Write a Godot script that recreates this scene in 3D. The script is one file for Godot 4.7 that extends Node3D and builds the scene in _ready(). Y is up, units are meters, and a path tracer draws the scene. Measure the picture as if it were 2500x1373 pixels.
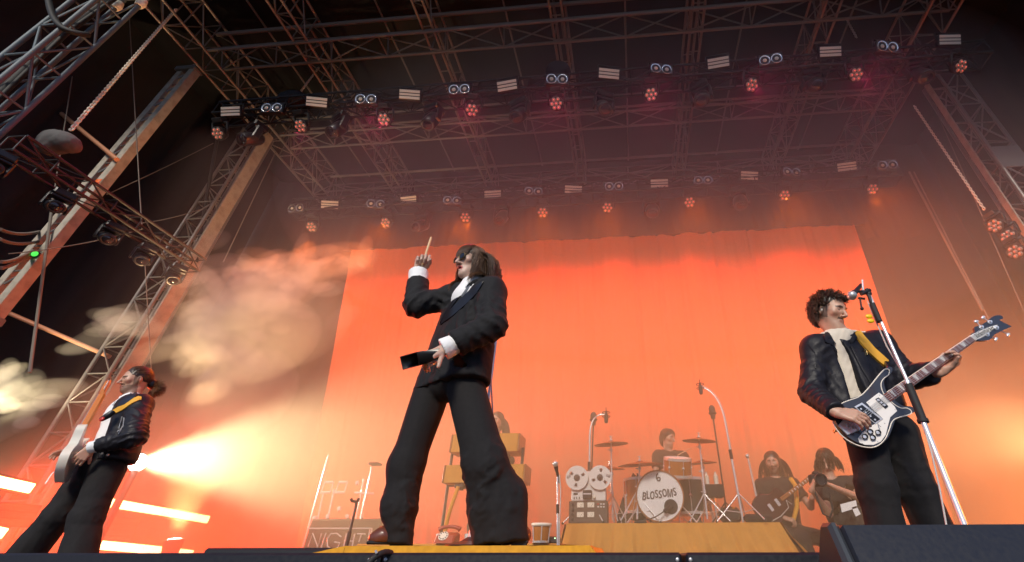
extends Node3D
# An outdoor festival stage seen from the pit: a singer, a bassist and a guitarist in front, a hazy drum riser and an orange backdrop behind, trusses and lamps above.

const EYE := Vector3(0, 0.33, 0)
const YAW := 4.7
const PITCH := 32.3
const FOCAL := 1075.0
const AXIS := Vector2(1450, 686)
var M := {}
var taken := {}
var rng := RandomNumberGenerator.new()

func ray(px: float, py: float) -> Vector3:
	var b := Basis.from_euler(Vector3(deg_to_rad(PITCH), deg_to_rad(YAW), 0))
	return b * Vector3((px - AXIS.x) / FOCAL, (AXIS.y - py) / FOCAL, -1)

# a surveyed point of the photograph on the plane z, at the height y, or on the plane x
func wz(px: float, py: float, z: float) -> Vector3:
	var d := ray(px, py)
	return EYE + d * ((z - EYE.z) / d.z)

func wy(px: float, py: float, y: float) -> Vector3:
	var d := ray(px, py)
	return EYE + d * ((y - EYE.y) / d.y)

func wx(px: float, py: float, x: float) -> Vector3:
	var d := ray(px, py)
	return EYE + d * ((x - EYE.x) / d.x)

# ---------- names and metas ----------
func numbered(called: String) -> String:
	if not taken.has(called):
		taken[called] = 0
		return called
	taken[called] += 1
	return "%s_%03d" % [called, taken[called]]

func tag(o: Node, label := "", category := "", group := "", kind := "") -> Node:
	if label: o.set_meta("label", label)
	if category: o.set_meta("category", category)
	if group: o.set_meta("group", group)
	if kind: o.set_meta("kind", kind)
	return o

func thing(called: String, label: String, category: String, at := Vector3.ZERO, group := "") -> Node3D:
	var o := Node3D.new()
	o.name = numbered(called)
	add_child(o)
	o.position = at
	tag(o, label, category, group)
	return o

func put(called: String, mesh: Mesh, mat: Material, parent: Node = null, at := Transform3D.IDENTITY) -> MeshInstance3D:
	var o := MeshInstance3D.new()
	o.mesh = mesh
	o.material_override = null
	for i in mesh.get_surface_count():
		o.set_surface_override_material(i, mat)
	o.transform = at
	if parent == null or parent == self:
		o.name = numbered(called)
		add_child(o)
	else:
		o.name = called
		parent.add_child(o, true)
	return o

func copy(o: Node3D, label := "", group := "") -> Node3D:
	var c: Node3D = o.duplicate()
	c.name = numbered(str(o.name).rstrip("0123456789").rstrip("_"))
	add_child(c)
	if label: c.set_meta("label", label)
	if group: c.set_meta("group", group)
	return c

# ---------- shapes ----------
func st() -> SurfaceTool:
	var s := SurfaceTool.new()
	s.begin(Mesh.PRIMITIVE_TRIANGLES)
	return s

func quad(s: SurfaceTool, a: Vector3, b: Vector3, c: Vector3, d: Vector3) -> void:
	for p in [a, b, c, a, c, d]: s.add_vertex(p)

func uquad(s: SurfaceTool, a: Vector3, b: Vector3, c: Vector3, d: Vector3) -> void:
	var uv := [Vector2(0, 1), Vector2(0, 0), Vector2(1, 0), Vector2(0, 1), Vector2(1, 0), Vector2(1, 1)]
	var p := [a, b, c, a, c, d]
	for i in 6:
		s.set_uv(uv[i])
		s.add_vertex(p[i])

func done(s: SurfaceTool, smooth := false) -> ArrayMesh:
	if smooth: s.index()
	s.generate_normals()
	return s.commit()

func frame(dir: Vector3, up := Vector3.UP) -> Basis:
	var y := dir.normalized()
	var x := up.cross(y)
	if x.length() < 0.001: x = Vector3.RIGHT.cross(y)
	if x.length() < 0.001: x = Vector3.FORWARD.cross(y)
	x = x.normalized()
	return Basis(x, y, x.cross(y))

# a box given by its transform and size, edges chamfered by c
func box(s: SurfaceTool, t: Transform3D, size: Vector3, c := 0.0) -> void:
	var h := size * 0.5
	c = minf(c, minf(h.x, minf(h.y, h.z)) * 0.9)
	if c <= 0.0:
		var v := []
		for i in 8: v.append(t * Vector3(h.x if i & 1 else -h.x, h.y if i & 2 else -h.y, h.z if i & 4 else -h.z))
		for f in [[0, 2, 3, 1], [4, 5, 7, 6], [0, 1, 5, 4], [2, 6, 7, 3], [0, 4, 6, 2], [1, 3, 7, 5]]:
			quad(s, v[f[0]], v[f[3]], v[f[2]], v[f[1]])
		return
	s.set_smooth_group(-1)
	var face := func(pts: Array, n: Vector3):
		var a: Vector3 = pts[0]; var b: Vector3 = pts[1]; var d: Vector3 = pts[2]
		if (b - a).cross(d - a).dot(n) > 0: pts.reverse()
		for i in range(1, pts.size() - 1):
			for p in [pts[0], pts[i], pts[i + 1]]: s.add_vertex(t * p)
	for ax in 3:
		var u := (ax + 1) % 3
		var w := (ax + 2) % 3
		for sg in [-1.0, 1.0]:
			var pts := []
			for q in [[-1, -1], [1, -1], [1, 1], [-1, 1]]:
				var p := Vector3.ZERO
				p[ax] = sg * h[ax]
				p[u] = q[0] * (h[u] - c)
				p[w] = q[1] * (h[w] - c)
				pts.append(p)
			var n := Vector3.ZERO
			n[ax] = sg
			face.call(pts, n)
			for s2 in [-1.0, 1.0]:
				var e := []
				for q in [[0, -1], [0, 1], [1, 1], [1, -1]]:
					var p := Vector3.ZERO
					p[ax] = sg * (h[ax] - (c if q[0] else 0.0))
					p[u] = s2 * (h[u] - (0.0 if q[0] else c))
					p[w] = q[1] * (h[w] - c)
					e.append(p)
				var n2 := Vector3.ZERO
				n2[ax] = sg
				n2[u] = s2
				face.call(e, n2)
	for i in 8:
		var sg := Vector3(1 if i & 1 else -1, 1 if i & 2 else -1, 1 if i & 4 else -1)
		var tri := []
		for ax in 3:
			var p := sg * (h - Vector3.ONE * c)
			p[ax] = sg[ax] * h[ax]
			tri.append(p)
		face.call(tri, sg)

func box_at(s: SurfaceTool, at: Vector3, size: Vector3, c := 0.0) -> void:
	box(s, Transform3D(Basis.IDENTITY, at), size, c)

func beam(s: SurfaceTool, a: Vector3, b: Vector3, w: float, d: float, up := Vector3.UP, c := 0.0) -> void:
	box(s, Transform3D(frame(b - a, up), (a + b) * 0.5), Vector3(w, a.distance_to(b), d), c)

# a round bar from a to b
func bar(s: SurfaceTool, a: Vector3, b: Vector3, r: float, n := 6, r2 := -1.0, caps := true) -> void:
	if r2 < 0: r2 = r
	var f := frame(b - a)
	s.set_smooth_group(0 if n > 4 else -1)
	for i in n:
		var p := TAU * i / n
		var q := TAU * (i + 1) / n
		var u := f.x * cos(p) + f.z * sin(p)
		var v := f.x * cos(q) + f.z * sin(q)
		s.set_smooth_group(0 if n > 4 else -1)
		quad(s, a + u * r, b + u * r2, b + v * r2, a + v * r)
		if caps:
			s.set_smooth_group(-1)
			for t in [b, b + v * r2, b + u * r2, a, a + u * r, a + v * r]: s.add_vertex(t)

# a tube through points, radius per point or one
func tube(s: SurfaceTool, pts: Array, rad, n := 8, caps := true) -> void:
	var rings := []
	var up := Vector3.UP
	var m := pts.size()
	var f := Basis.IDENTITY
	for i in m:
		var d: Vector3 = pts[mini(i + 1, m - 1)] - pts[maxi(i - 1, 0)]
		if i == 0: f = frame(d)
		else:
			var y := d.normalized()
			var x := (f.x - y * f.x.dot(y)).normalized()
			f = Basis(x, y, x.cross(y))
		var r: float = rad[i] if rad is Array else rad
		var ring := []
		for k in n:
			var a := TAU * k / n
			ring.append(pts[i] + (f.x * cos(a) + f.z * sin(a)) * r)
		rings.append(ring)
	s.set_smooth_group(0)
	for i in m - 1:
		for k in n:
			var k2 := (k + 1) % n
			quad(s, rings[i][k], rings[i + 1][k], rings[i + 1][k2], rings[i][k2])
	if caps:
		s.set_smooth_group(-1)
		for k in n:
			var k2 := (k + 1) % n
			for p in [pts[0], rings[0][k], rings[0][k2], pts[m - 1], rings[m - 1][k2], rings[m - 1][k]]: s.add_vertex(p)

# a turned shape: profile of Vector2(radius, height along t's y); hard: flat-shaded edge at each profile point
func lathe(s: SurfaceTool, t: Transform3D, prof: Array, n := 16, hard := true) -> void:
	for i in prof.size() - 1:
		s.set_smooth_group(100 + i if hard else 0)
		var p: Vector2 = prof[i]
		var q: Vector2 = prof[i + 1]
		for k in n:
			var a := TAU * k / n
			var b := TAU * (k + 1) / n
			var u := Vector3(cos(a), 0, sin(a))
			var v := Vector3(cos(b), 0, sin(b))
			var y := Vector3.UP
			if p.x > 0: for w in [u * p.x + y * p.y, u * q.x + y * q.y, v * p.x + y * p.y]: s.add_vertex(t * w)
			if q.x > 0: for w in [u * q.x + y * q.y, v * q.x + y * q.y, v * p.x + y * p.y]: s.add_vertex(t * w)

# an outline (Vector2 list, counter-clockwise) pushed out along t's z by depth, edges chamfered
func plate(s: SurfaceTool, t: Transform3D, outline: Array, depth: float, cham := 0.0) -> void:
	var poly := PackedVector2Array(outline)
	if Geometry2D.is_polygon_clockwise(poly): poly.reverse()
	var inner := poly
	if cham > 0.0:
		var off := Geometry2D.offset_polygon(poly, -cham, Geometry2D.JOIN_MITER)
		if off.size() == 1 and off[0].size() == poly.size():
			# match start points
			var best := 0
			for i in off[0].size():
				if off[0][i].distance_to(poly[0]) < off[0][best].distance_to(poly[0]): best = i
			inner = PackedVector2Array()
			for i in poly.size(): inner.append(off[0][(best + i) % poly.size()])
			if Geometry2D.is_polygon_clockwise(inner): inner = poly
		else: cham = 0.0
	var tri := Geometry2D.triangulate_polygon(inner)
	s.set_smooth_group(-1)
	for i in range(0, tri.size(), 3):
		var a := inner[tri[i]]; var b := inner[tri[i + 1]]; var c := inner[tri[i + 2]]
		if (b - a).cross(c - a) > 0:
			var x := b; b = c; c = x
		for p in [a, b, c]: s.add_vertex(t * Vector3(p.x, p.y, depth))
		for p in [a, c, b]: s.add_vertex(t * Vector3(p.x, p.y, 0))
	var m := poly.size()
	for i in m:
		var j := (i + 1) % m
		var e := func(p: Vector2, z: float) -> Vector3: return t * Vector3(p.x, p.y, z)
		var levels := [[inner, 0.0], [poly, cham], [poly, depth - cham], [inner, depth]] if cham > 0 else [[poly, 0.0], [poly, depth]]
		for k in levels.size() - 1:
			s.set_smooth_group(200 + k if m > 14 else -1)
			var lo: PackedVector2Array = levels[k][0]
			var hi: PackedVector2Array = levels[k + 1][0]
			quad(s, e.call(lo[j], levels[k][1]), e.call(lo[i], levels[k][1]), e.call(hi[i], levels[k + 1][1]), e.call(hi[j], levels[k + 1][1]))

func ball(s: SurfaceTool, at: Vector3, r: Vector3, n := 12, m := 8, b := Basis.IDENTITY) -> void:
	var pr := []
	for i in m + 1:
		var a := -PI / 2 + PI * i / m
		pr.append(Vector2(0.0 if i == 0 or i == m else cos(a), sin(a)))
	lathe(s, Transform3D(b * Basis.from_scale(r), at), pr, n, false)

func bez(a: Vector3, b: Vector3, c: Vector3, d: Vector3, n := 10) -> Array:
	var o := []
	for i in n + 1: o.append(a.bezier_interpolate(b, c, d, float(i) / n))
	return o

# ---------- materials ----------
func lin(r: float, g: float, b: float) -> Color:
	return Color(r, g, b).linear_to_srgb()

func mat(r: float, g: float, b: float, rough := 0.6, metal := 0.0) -> StandardMaterial3D:
	var m := StandardMaterial3D.new()
	m.albedo_color = lin(r, g, b)
	m.roughness = rough
	m.metallic = metal
	return m

func noise_tex(size: int, freq: float, seed_: int, oct := 4, ramp: Array = [], normal := 0.0) -> NoiseTexture2D:
	var n := FastNoiseLite.new()
	n.seed = seed_
	n.frequency = freq
	n.fractal_octaves = oct
	var t := NoiseTexture2D.new()
	t.width = size
	t.height = size
	t.seamless = true
	t.noise = n
	if ramp:
		var g := Gradient.new()
		g.colors = PackedColorArray(ramp)
		var o := PackedFloat32Array()
		for i in ramp.size(): o.append(float(i) / (ramp.size() - 1))
		g.offsets = o
		t.color_ramp = g
	if normal > 0:
		t.as_normal_map = true
		t.bump_strength = normal
	return t

func tri(m: StandardMaterial3D, scale: float) -> StandardMaterial3D:
	m.uv1_triplanar = true
	m.uv1_scale = Vector3.ONE * scale
	return m

func glow(r: float, g: float, b: float, e: float) -> StandardMaterial3D:
	var m := mat(0.05, 0.05, 0.05, 0.5)
	m.emission_enabled = true
	m.emission = lin(r, g, b)
	m.emission_energy_multiplier = e
	return m

# ---------- trusses ----------
var unit_bar: ArrayMesh
var unit_thin: ArrayMesh

func rod(called: String, parent: Node, a: Vector3, b: Vector3, r: float, m: Material, thin := false) -> MeshInstance3D:
	var d := b - a
	var f := frame(d)
	return put(called, unit_thin if thin else unit_bar, m, parent, Transform3D(Basis(f.x * r, f.y * d.length(), f.z * r), a))

# a lattice girder from a to b, w wide across (side) and h high, with one chord per corner; faces: which faces carry diagonals
func girder(root: Node3D, a: Vector3, b: Vector3, side: Vector3, upv: Vector3, w: float, h: float, bay: float, rc: float, rb: float, m: Material, style := "box") -> void:
	var l := a.distance_to(b)
	var n := maxi(1, roundi(l / bay))
	var c := []
	for q in ([[-0.5, -0.5], [0.5, -0.5], [0.5, 0.5], [-0.5, 0.5]] if style != "tri" else [[-0.5, -0.5], [0.5, -0.5], [0.0, 0.5]]):
		c.append(side * w * q[0] + upv * h * q[1])
	for o in c: rod("chord", root, a + o, b + o, rc, m)
	var k: int = c.size()
	for i in n + 1:
		var p := a.lerp(b, float(i) / n)
		for j in k:
			var o: Vector3 = c[j]
			var o2: Vector3 = c[(j + 1) % k]
			if style == "ladder" and j % 2 == 1 and i % 2 == 1: continue
			rod("brace", root, p + o, p + o2, rb, m, true)
			if i < n:
				var p2 := a.lerp(b, float(i + 1) / n)
				if style == "ladder" and j % 2 == 0: continue
				if i % 2 == j % 2: rod("brace", root, p + o, p2 + o2, rb, m, true)
				else: rod("brace", root, p2 + o, p + o2, rb, m, true)

func cable(called: String, label: String, pts: Array, r: float, m: Material, n := 5, group := "") -> MeshInstance3D:
	var s := st()
	tube(s, pts, r, n)
	var o := put(called, done(s), m)
	tag(o, label, "cable" if called.contains("cable") else "rope", group)
	return o

func sag(a: Vector3, b: Vector3, drop: float, n := 14) -> Array:
	var o := []
	for i in n + 1:
		var t := float(i) / n
		o.append(a.lerp(b, t) + Vector3.DOWN * drop * 4 * t * (1 - t))
	return o

# a chain of links from a to b
func chain(label: String, a: Vector3, b: Vector3, r: float, m: Material, link := 0.09) -> void:
	var s := st()
	var n := int(a.distance_to(b) / (link * 0.72))
	var f := frame(b - a, Vector3(0.3, 0, 1))
	for i in n:
		var p := a.lerp(b, (i + 0.5) / n)
		var u := f.x if i % 2 == 0 else f.z
		var ring := []
		for k in 9:
			var t := TAU * k / 8
			ring.append(p + f.y * sin(t) * link * 0.5 + u * cos(t) * link * 0.3)
		tube(s, ring, r, 4, false)
	var o := put("hoist_chain", done(s), m)
	tag(o, label, "chain", "hoist chains")

# ---------- lamps ----------
func facing(at: Vector3, dir: Vector3, roll := 0.0) -> Transform3D:
	var z := dir.normalized()
	var x := Vector3.UP.cross(z).normalized()
	var b := Basis(x, z.cross(x), z)
	return Transform3D(b * Basis(Vector3(0, 0, 1), roll), at)

func make_strobe() -> Node3D:
	var t := thing("strobe_light", "", "strobe light")
	var s := st(); box_at(s, Vector3(0, 0, -0.06), Vector3(0.5, 0.26, 0.12), 0.015); put("housing", done(s), M.black_metal, t)
	for y in [-0.078, 0.0, 0.078]:
		s = st(); box_at(s, Vector3(0, y, 0.006), Vector3(0.47, 0.062 if y else 0.05, 0.012), 0.004)
		put("lens", done(s), M.cream, t)
	s = st(); beam(s, Vector3(-0.26, 0, -0.06), Vector3(-0.26, 0.2, -0.1), 0.02, 0.04); beam(s, Vector3(0.26, 0, -0.06), Vector3(0.26, 0.2, -0.1), 0.02, 0.04); beam(s, Vector3(-0.27, 0.2, -0.1), Vector3(0.27, 0.2, -0.1), 0.03, 0.03)
	put("yoke", done(s), M.black_metal, t)
	return t

func make_blinder() -> Node3D:
	var t := thing("blinder_light", "", "blinder light")
	var s := st(); box_at(s, Vector3(0, 0, -0.07), Vector3(0.54, 0.27, 0.14), 0.02); put("housing", done(s), M.black_metal, t)
	for x in [-0.128, 0.128]:
		var at := Transform3D(Basis(Vector3.RIGHT, PI / 2), Vector3(x, 0, 0.004))
		s = st(); lathe(s, at, [Vector2(0.0, -0.05), Vector2(0.05, -0.045), Vector2(0.095, -0.01), Vector2(0.118, 0.012), Vector2(0.122, 0.0)], 18, false)
		var r := put("reflector", done(s), M.chrome_pale, t)
		s = st(); lathe(s, at, [Vector2(0.036, -0.04), Vector2(0.046, 0.0), Vector2(0.03, 0.012), Vector2(0, 0.016)], 12, false); put("bulb", done(s), M.cream, r)
	s = st(); beam(s, Vector3(-0.28, 0, -0.06), Vector3(-0.28, 0.2, -0.1), 0.02, 0.04); beam(s, Vector3(0.28, 0, -0.06), Vector3(0.28, 0.2, -0.1), 0.02, 0.04); beam(s, Vector3(-0.29, 0.2, -0.1), Vector3(0.29, 0.2, -0.1), 0.03, 0.03)
	put("yoke", done(s), M.black_metal, t)
	return t

func make_wash() -> Node3D:
	var t := thing("wash_light", "", "wash light")
	var at := Transform3D(Basis(Vector3.RIGHT, PI / 2), Vector3.ZERO)
	var s := st(); lathe(s, at, [Vector2(0, -0.2), Vector2(0.1, -0.2), Vector2(0.13, -0.15), Vector2(0.165, -0.05), Vector2(0.165, 0.0), Vector2(0.15, 0.006), Vector2(0, 0.0)], 18); put("housing", done(s), M.black_metal, t)
	for k in 7:
		var a := TAU * k / 6
		var c := Vector3(cos(a), sin(a), 0) * (0.098 if k < 6 else 0.0)
		s = st(); lathe(s, at.translated(c), [Vector2(0.047, 0.0), Vector2(0.046, 0.014), Vector2(0.03, 0.024), Vector2(0, 0.028)], 10, false); var l := put("lens", done(s), M.wash_lens, t)
		s = st(); ball(s, c + Vector3(0, 0, 0.03), Vector3(0.014, 0.014, 0.006), 8, 4); put("lamp_bulb", done(s), M.red_lamp, l)
	s = st()
	for x in [-0.19, 0.19]: beam(s, Vector3(x, -0.02, -0.06), Vector3(x, 0.24, -0.16), 0.025, 0.06)
	beam(s, Vector3(-0.2, 0.25, -0.16), Vector3(0.2, 0.25, -0.16), 0.05, 0.05)
	box_at(s, Vector3(0, 0.31, -0.16), Vector3(0.24, 0.1, 0.2), 0.01)
	put("yoke", done(s), M.black_metal, t)
	return t

func make_head_light() -> Node3D:
	var t := thing("moving_head_light", "", "moving head light")
	# local: origin at the clamp, base under it, the head hangs below
	var s := st(); box_at(s, Vector3(0, -0.1, 0), Vector3(0.42, 0.18, 0.32), 0.03); put("base", done(s), M.black_gloss, t)
	s = st()
	for x in [-0.22, 0.22]: box_at(s, Vector3(x, -0.36, 0), Vector3(0.06, 0.4, 0.16), 0.025)
	box_at(s, Vector3(0, -0.22, 0), Vector3(0.42, 0.07, 0.2), 0.02)
	put("yoke", done(s), M.black_gloss, t)
	var h := Node3D.new(); h.name = "lamp_head"; t.add_child(h)
	h.transform = Transform3D(Basis(Vector3.RIGHT, 0.75), Vector3(0, -0.47, 0))
	s = st(); lathe(s, Transform3D(Basis.from_scale(Vector3(1.05, 1, 0.9)), Vector3.ZERO), [Vector2(0, 0.27), Vector2(0.12, 0.26), Vector2(0.17, 0.18), Vector2(0.18, 0.0), Vector2(0.17, -0.22), Vector2(0.155, -0.24), Vector2(0.12, -0.225), Vector2(0, -0.22)], 14, false)
	put("housing", done(s), M.black_gloss, h)
	s = st(); lathe(s, Transform3D(Basis.from_scale(Vector3(1.05, 1, 0.9)), Vector3.ZERO), [Vector2(0.12, -0.226), Vector2(0.1, -0.245), Vector2(0, -0.26)], 16, false)
	put("lens", done(s), M.dark_glass, h)
	return t

func lamp(called: String, p: Vector3, dir: Vector3, e: float, c: Color, ang: float, size := 0.14) -> SpotLight3D:
	var l := SpotLight3D.new()
	l.name = called
	l.light_energy = e
	l.light_color = c
	l.light_size = size
	l.spot_angle = ang
	l.spot_range = 40
	l.spot_attenuation = 2.0
	l.spot_angle_attenuation = 1.0 if ang > 40 else 0.6
	l.shadow_enabled = true
	add_child(l, true)
	l.transform = Transform3D(facing(p, -dir).basis, p)
	return l

func fog(called: String, shape: int, at: Vector3, size: Vector3, density: float, col: Color, turn := Vector3.ZERO) -> FogVolume:
	var f := FogVolume.new()
	f.shape = shape
	f.size = size
	f.position = at
	f.rotation = turn
	var m := FogMaterial.new()
	m.density = density
	m.albedo = col
	f.material = m
	f.name = numbered(called)
	add_child(f)
	tag(f, "", "", "", "stuff")
	return f

# cloth hung in folds between two upper corners, down to two lower corners; fold(u, v) pushes it along n
func cloth(s: SurfaceTool, ul: Vector3, ur: Vector3, ll: Vector3, lr: Vector3, nu: int, nv: int, fold: Callable, thick := 0.0) -> void:
	s.set_smooth_group(0)
	var n := (ur - ul).cross(ll - ul).normalized() * -1.0
	var g := []
	for j in nv + 1:
		var row := []
		for i in nu + 1:
			var u := float(i) / nu
			var v := float(j) / nv
			row.append(ul.lerp(ur, u).lerp(ll.lerp(lr, u), v) + n * float(fold.call(u, v)))
		g.append(row)
	for j in nv:
		for i in nu:
			quad(s, g[j][i], g[j][i + 1], g[j + 1][i + 1], g[j + 1][i])
			if thick > 0: quad(s, g[j][i + 1] - n * thick, g[j][i] - n * thick, g[j + 1][i] - n * thick, g[j + 1][i + 1] - n * thick)

func materials() -> void:
	M.alu = tri(mat(0.25, 0.235, 0.23, 0.45, 0.3), 1.7)
	M.alu.roughness_texture = noise_tex(256, 0.03, 5, 4, [Color(0.55, 0.55, 0.55), Color(1, 1, 1)])
	M.alu.albedo_texture = noise_tex(256, 0.02, 8, 5, [Color(0.62, 0.6, 0.58), Color(0.9, 0.9, 0.9), Color(1, 1, 1)])
	M.alu_dull = mat(0.17, 0.16, 0.16, 0.6, 0.15)
	M.alu_daylit = mat(0.10, 0.125, 0.14, 0.6, 0.2)  # aluminium with bluish daylight put into its colour
	M.plate = tri(mat(0.42, 0.38, 0.33, 0.7, 0.1), 0.9)
	M.plate.albedo_texture = noise_tex(256, 0.015, 18, 5, [Color(0.82, 0.8, 0.78), Color(0.95, 0.94, 0.92), Color(1, 1, 1)])
	M.black_metal = mat(0.007, 0.007, 0.009, 0.55)
	M.black_gloss = mat(0.012, 0.012, 0.015, 0.28)
	M.drape = tri(mat(0.012, 0.011, 0.015, 0.95), 0.6)
	M.tarp = tri(mat(0.008, 0.008, 0.014, 0.8), 0.35)
	M.tarp.albedo_texture = noise_tex(256, 0.01, 21, 4, [Color(0.4, 0.4, 0.45), Color(1, 1, 1)])
	M.cream = mat(0.74, 0.69, 0.58, 0.5)
	M.chrome_pale = mat(0.85, 0.85, 0.83, 0.25, 0.8)
	M.chrome = mat(0.75, 0.75, 0.76, 0.28, 0.55)
	M.steel = mat(0.5, 0.5, 0.5, 0.35, 0.6)
	M.wash_lens = mat(0.34, 0.28, 0.24, 0.15)
	M.red_lamp = glow(1.0, 0.12, 0.06, 1.3)
	M.dark_glass = mat(0.01, 0.008, 0.012, 0.06)
	M.rope = mat(0.16, 0.14, 0.12, 0.9)
	M.black_rubber = mat(0.012, 0.012, 0.012, 0.7)
	M.orange_paint = mat(0.75, 0.13, 0.02, 0.5)
	M.brace_orange = mat(0.50, 0.22, 0.12, 0.55, 0.1)
	M.lamp_white = glow(1.0, 0.82, 0.55, 14.0)
	M.lamp_spot = glow(1.0, 0.95, 0.85, 40.0)
	M.lamp_strip = glow(1.0, 0.62, 0.25, 9.0)

func build_setting() -> void:
	var s := st()
	box_at(s, Vector3(-1.6, -0.9, -7.05), Vector3(26.5, 1.8, 10.9))
	var fl := tri(mat(0.022, 0.022, 0.024, 0.55), 0.5)
	fl.albedo_texture = noise_tex(256, 0.02, 31, 5, [Color(0.5, 0.5, 0.5), Color(1, 1, 1)])
	tag(put("stage_floor", done(s), fl), "", "", "", "structure")
	s = st()
	box_at(s, Vector3(0, -1.95, 20), Vector3(300, 0.3, 300))
	var gr := tri(mat(0.05, 0.045, 0.035, 0.95), 0.3)
	gr.albedo_texture = noise_tex(512, 0.02, 33, 6, [Color(0.45, 0.4, 0.35), Color(0.8, 0.85, 0.6), Color(1, 1, 1)])
	tag(put("ground", done(s), gr), "", "", "", "structure")
	# the black cloths round the stage and the tarpaulin over it
	var fn := FastNoiseLite.new(); fn.seed = 4; fn.frequency = 1.0
	var pleat := func(k: float, amp: float) -> Callable: return func(u: float, v: float) -> float: return amp * (sin(u * k + 1.3 * sin(u * k * 0.23)) + 0.6 * fn.get_noise_2d(u * k * 0.7, v * 2.0)) * (0.35 + 0.65 * v)
	s = st(); cloth(s, Vector3(-14.5, 14, -12.3), Vector3(11.5, 14, -12.3), Vector3(-14.5, 0, -12.3), Vector3(11.5, 0, -12.3), 160, 3, pleat.call(160.0, 0.09), 0.02)
	tag(put("back_drape", done(s), M.drape), "black pleated masking drape hung behind the orange backdrop", "drape")
	s = st(); cloth(s, Vector3(-14.2, 14, -1.8), Vector3(-14.2, 14, -12.2), Vector3(-14.2, 0, -1.8), Vector3(-14.2, 0, -12.2), 70, 3, pleat.call(70.0, 0.09), 0.02)
	tag(put("side_drape", done(s), M.drape), "black side masking drape behind the lattice tower with the strip lights", "drape")
	s = st(); cloth(s, Vector3(11.2, 14, -12.2), Vector3(11.2, 14, -1.8), Vector3(11.2, 0, -12.2), Vector3(11.2, 0, -1.8), 70, 3, pleat.call(70.0, 0.09), 0.02)
	tag(put("side_drape", done(s), M.drape), "black side masking drape behind the bassist's headstock", "drape")
	s = st(); cloth(s, Vector3(-14.5, 13.8, -12.5), Vector3(11.5, 13.8, -12.5), Vector3(-14.5, 13.8, 1.2), Vector3(11.5, 13.8, 1.2), 60, 24, func(u, v): return -0.12 * absf(sin(u * 24.0)) + 0.05 * fn.get_noise_2d(u * 20, v * 10), 0.03)  # front overhang is out of view, lengthened to keep sun off the rig
	tag(put("roof_canopy", done(s), M.tarp), "dark tarpaulin roof over the stage trusses, its unseen front overhang lengthened to shade them", "roof")
	# a black border across the top of the backdrop
	s = st(); cloth(s, Vector3(-10.8, 10.9, -10.75), Vector3(8.6, 10.9, -10.75), Vector3(-10.8, 8.2, -10.75), Vector3(8.6, 8.2, -10.75), 220, 4, pleat.call(210.0, 0.06), 0.015)
	tag(put("border_drape", done(s), M.drape), "short black border cloth gathered above the orange backdrop", "drape")
	# the orange backdrop
	var bl := wz(735, 1330, -10.3); var br := wz(2335, 1300, -10.3)
	var tl := wz(858, 612, -10.3); var tr := wz(2086, 549, -10.3)
	bl.y = 0.02; br.y = 0.02
	var fold := func(u: float, v: float) -> float:
		var a := 0.5 + 0.5 * sin(u * 9.0 + 1.0)
		var f := 0.014 * sin(u * 96.0 + 1.5 * sin(u * 17.0)) * (0.4 + 0.6 * a)
		f += 0.06 * fn.get_noise_2d(u * 34.0 + 0.4 * v, v * 0.5) + 0.06 * fn.get_noise_2d(u * 9.0, v * 1.5 + 20.0)
		var w := u + 0.012 * v
		for q in [0.36, 0.58, 0.625, 0.66, 0.735, 0.80]:
			var e: float = (w - q) / 0.0026
			f -= 0.055 * exp(-e * e) * (1.0 - 0.6 * v)
		return f
	s = st(); cloth(s, tl, tr, bl, br, 420, 24, fold, 0.01)
	var bm := tri(mat(0.78, 0.135, 0.022, 0.85), 1.4)
	bm.albedo_texture = noise_tex(512, 0.012, 41, 5, [Color(0.93, 0.92, 0.91), Color(1, 1, 1)])
	bm.backlight_enabled = true
	bm.backlight = Color(0.2, 0.05, 0.02)
	tag(put("backdrop_curtain", done(s), bm), "tall plain orange cloth hanging across the back of the stage", "curtain")
	s = st(); bar(s, tl + Vector3(-0.3, 0.02, -0.03), tr + Vector3(0.3, 0.02, -0.03), 0.03, 8)
	tag(put("curtain_pipe", done(s), M.black_metal), "black pipe along the top of the orange backdrop", "pipe")

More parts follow.
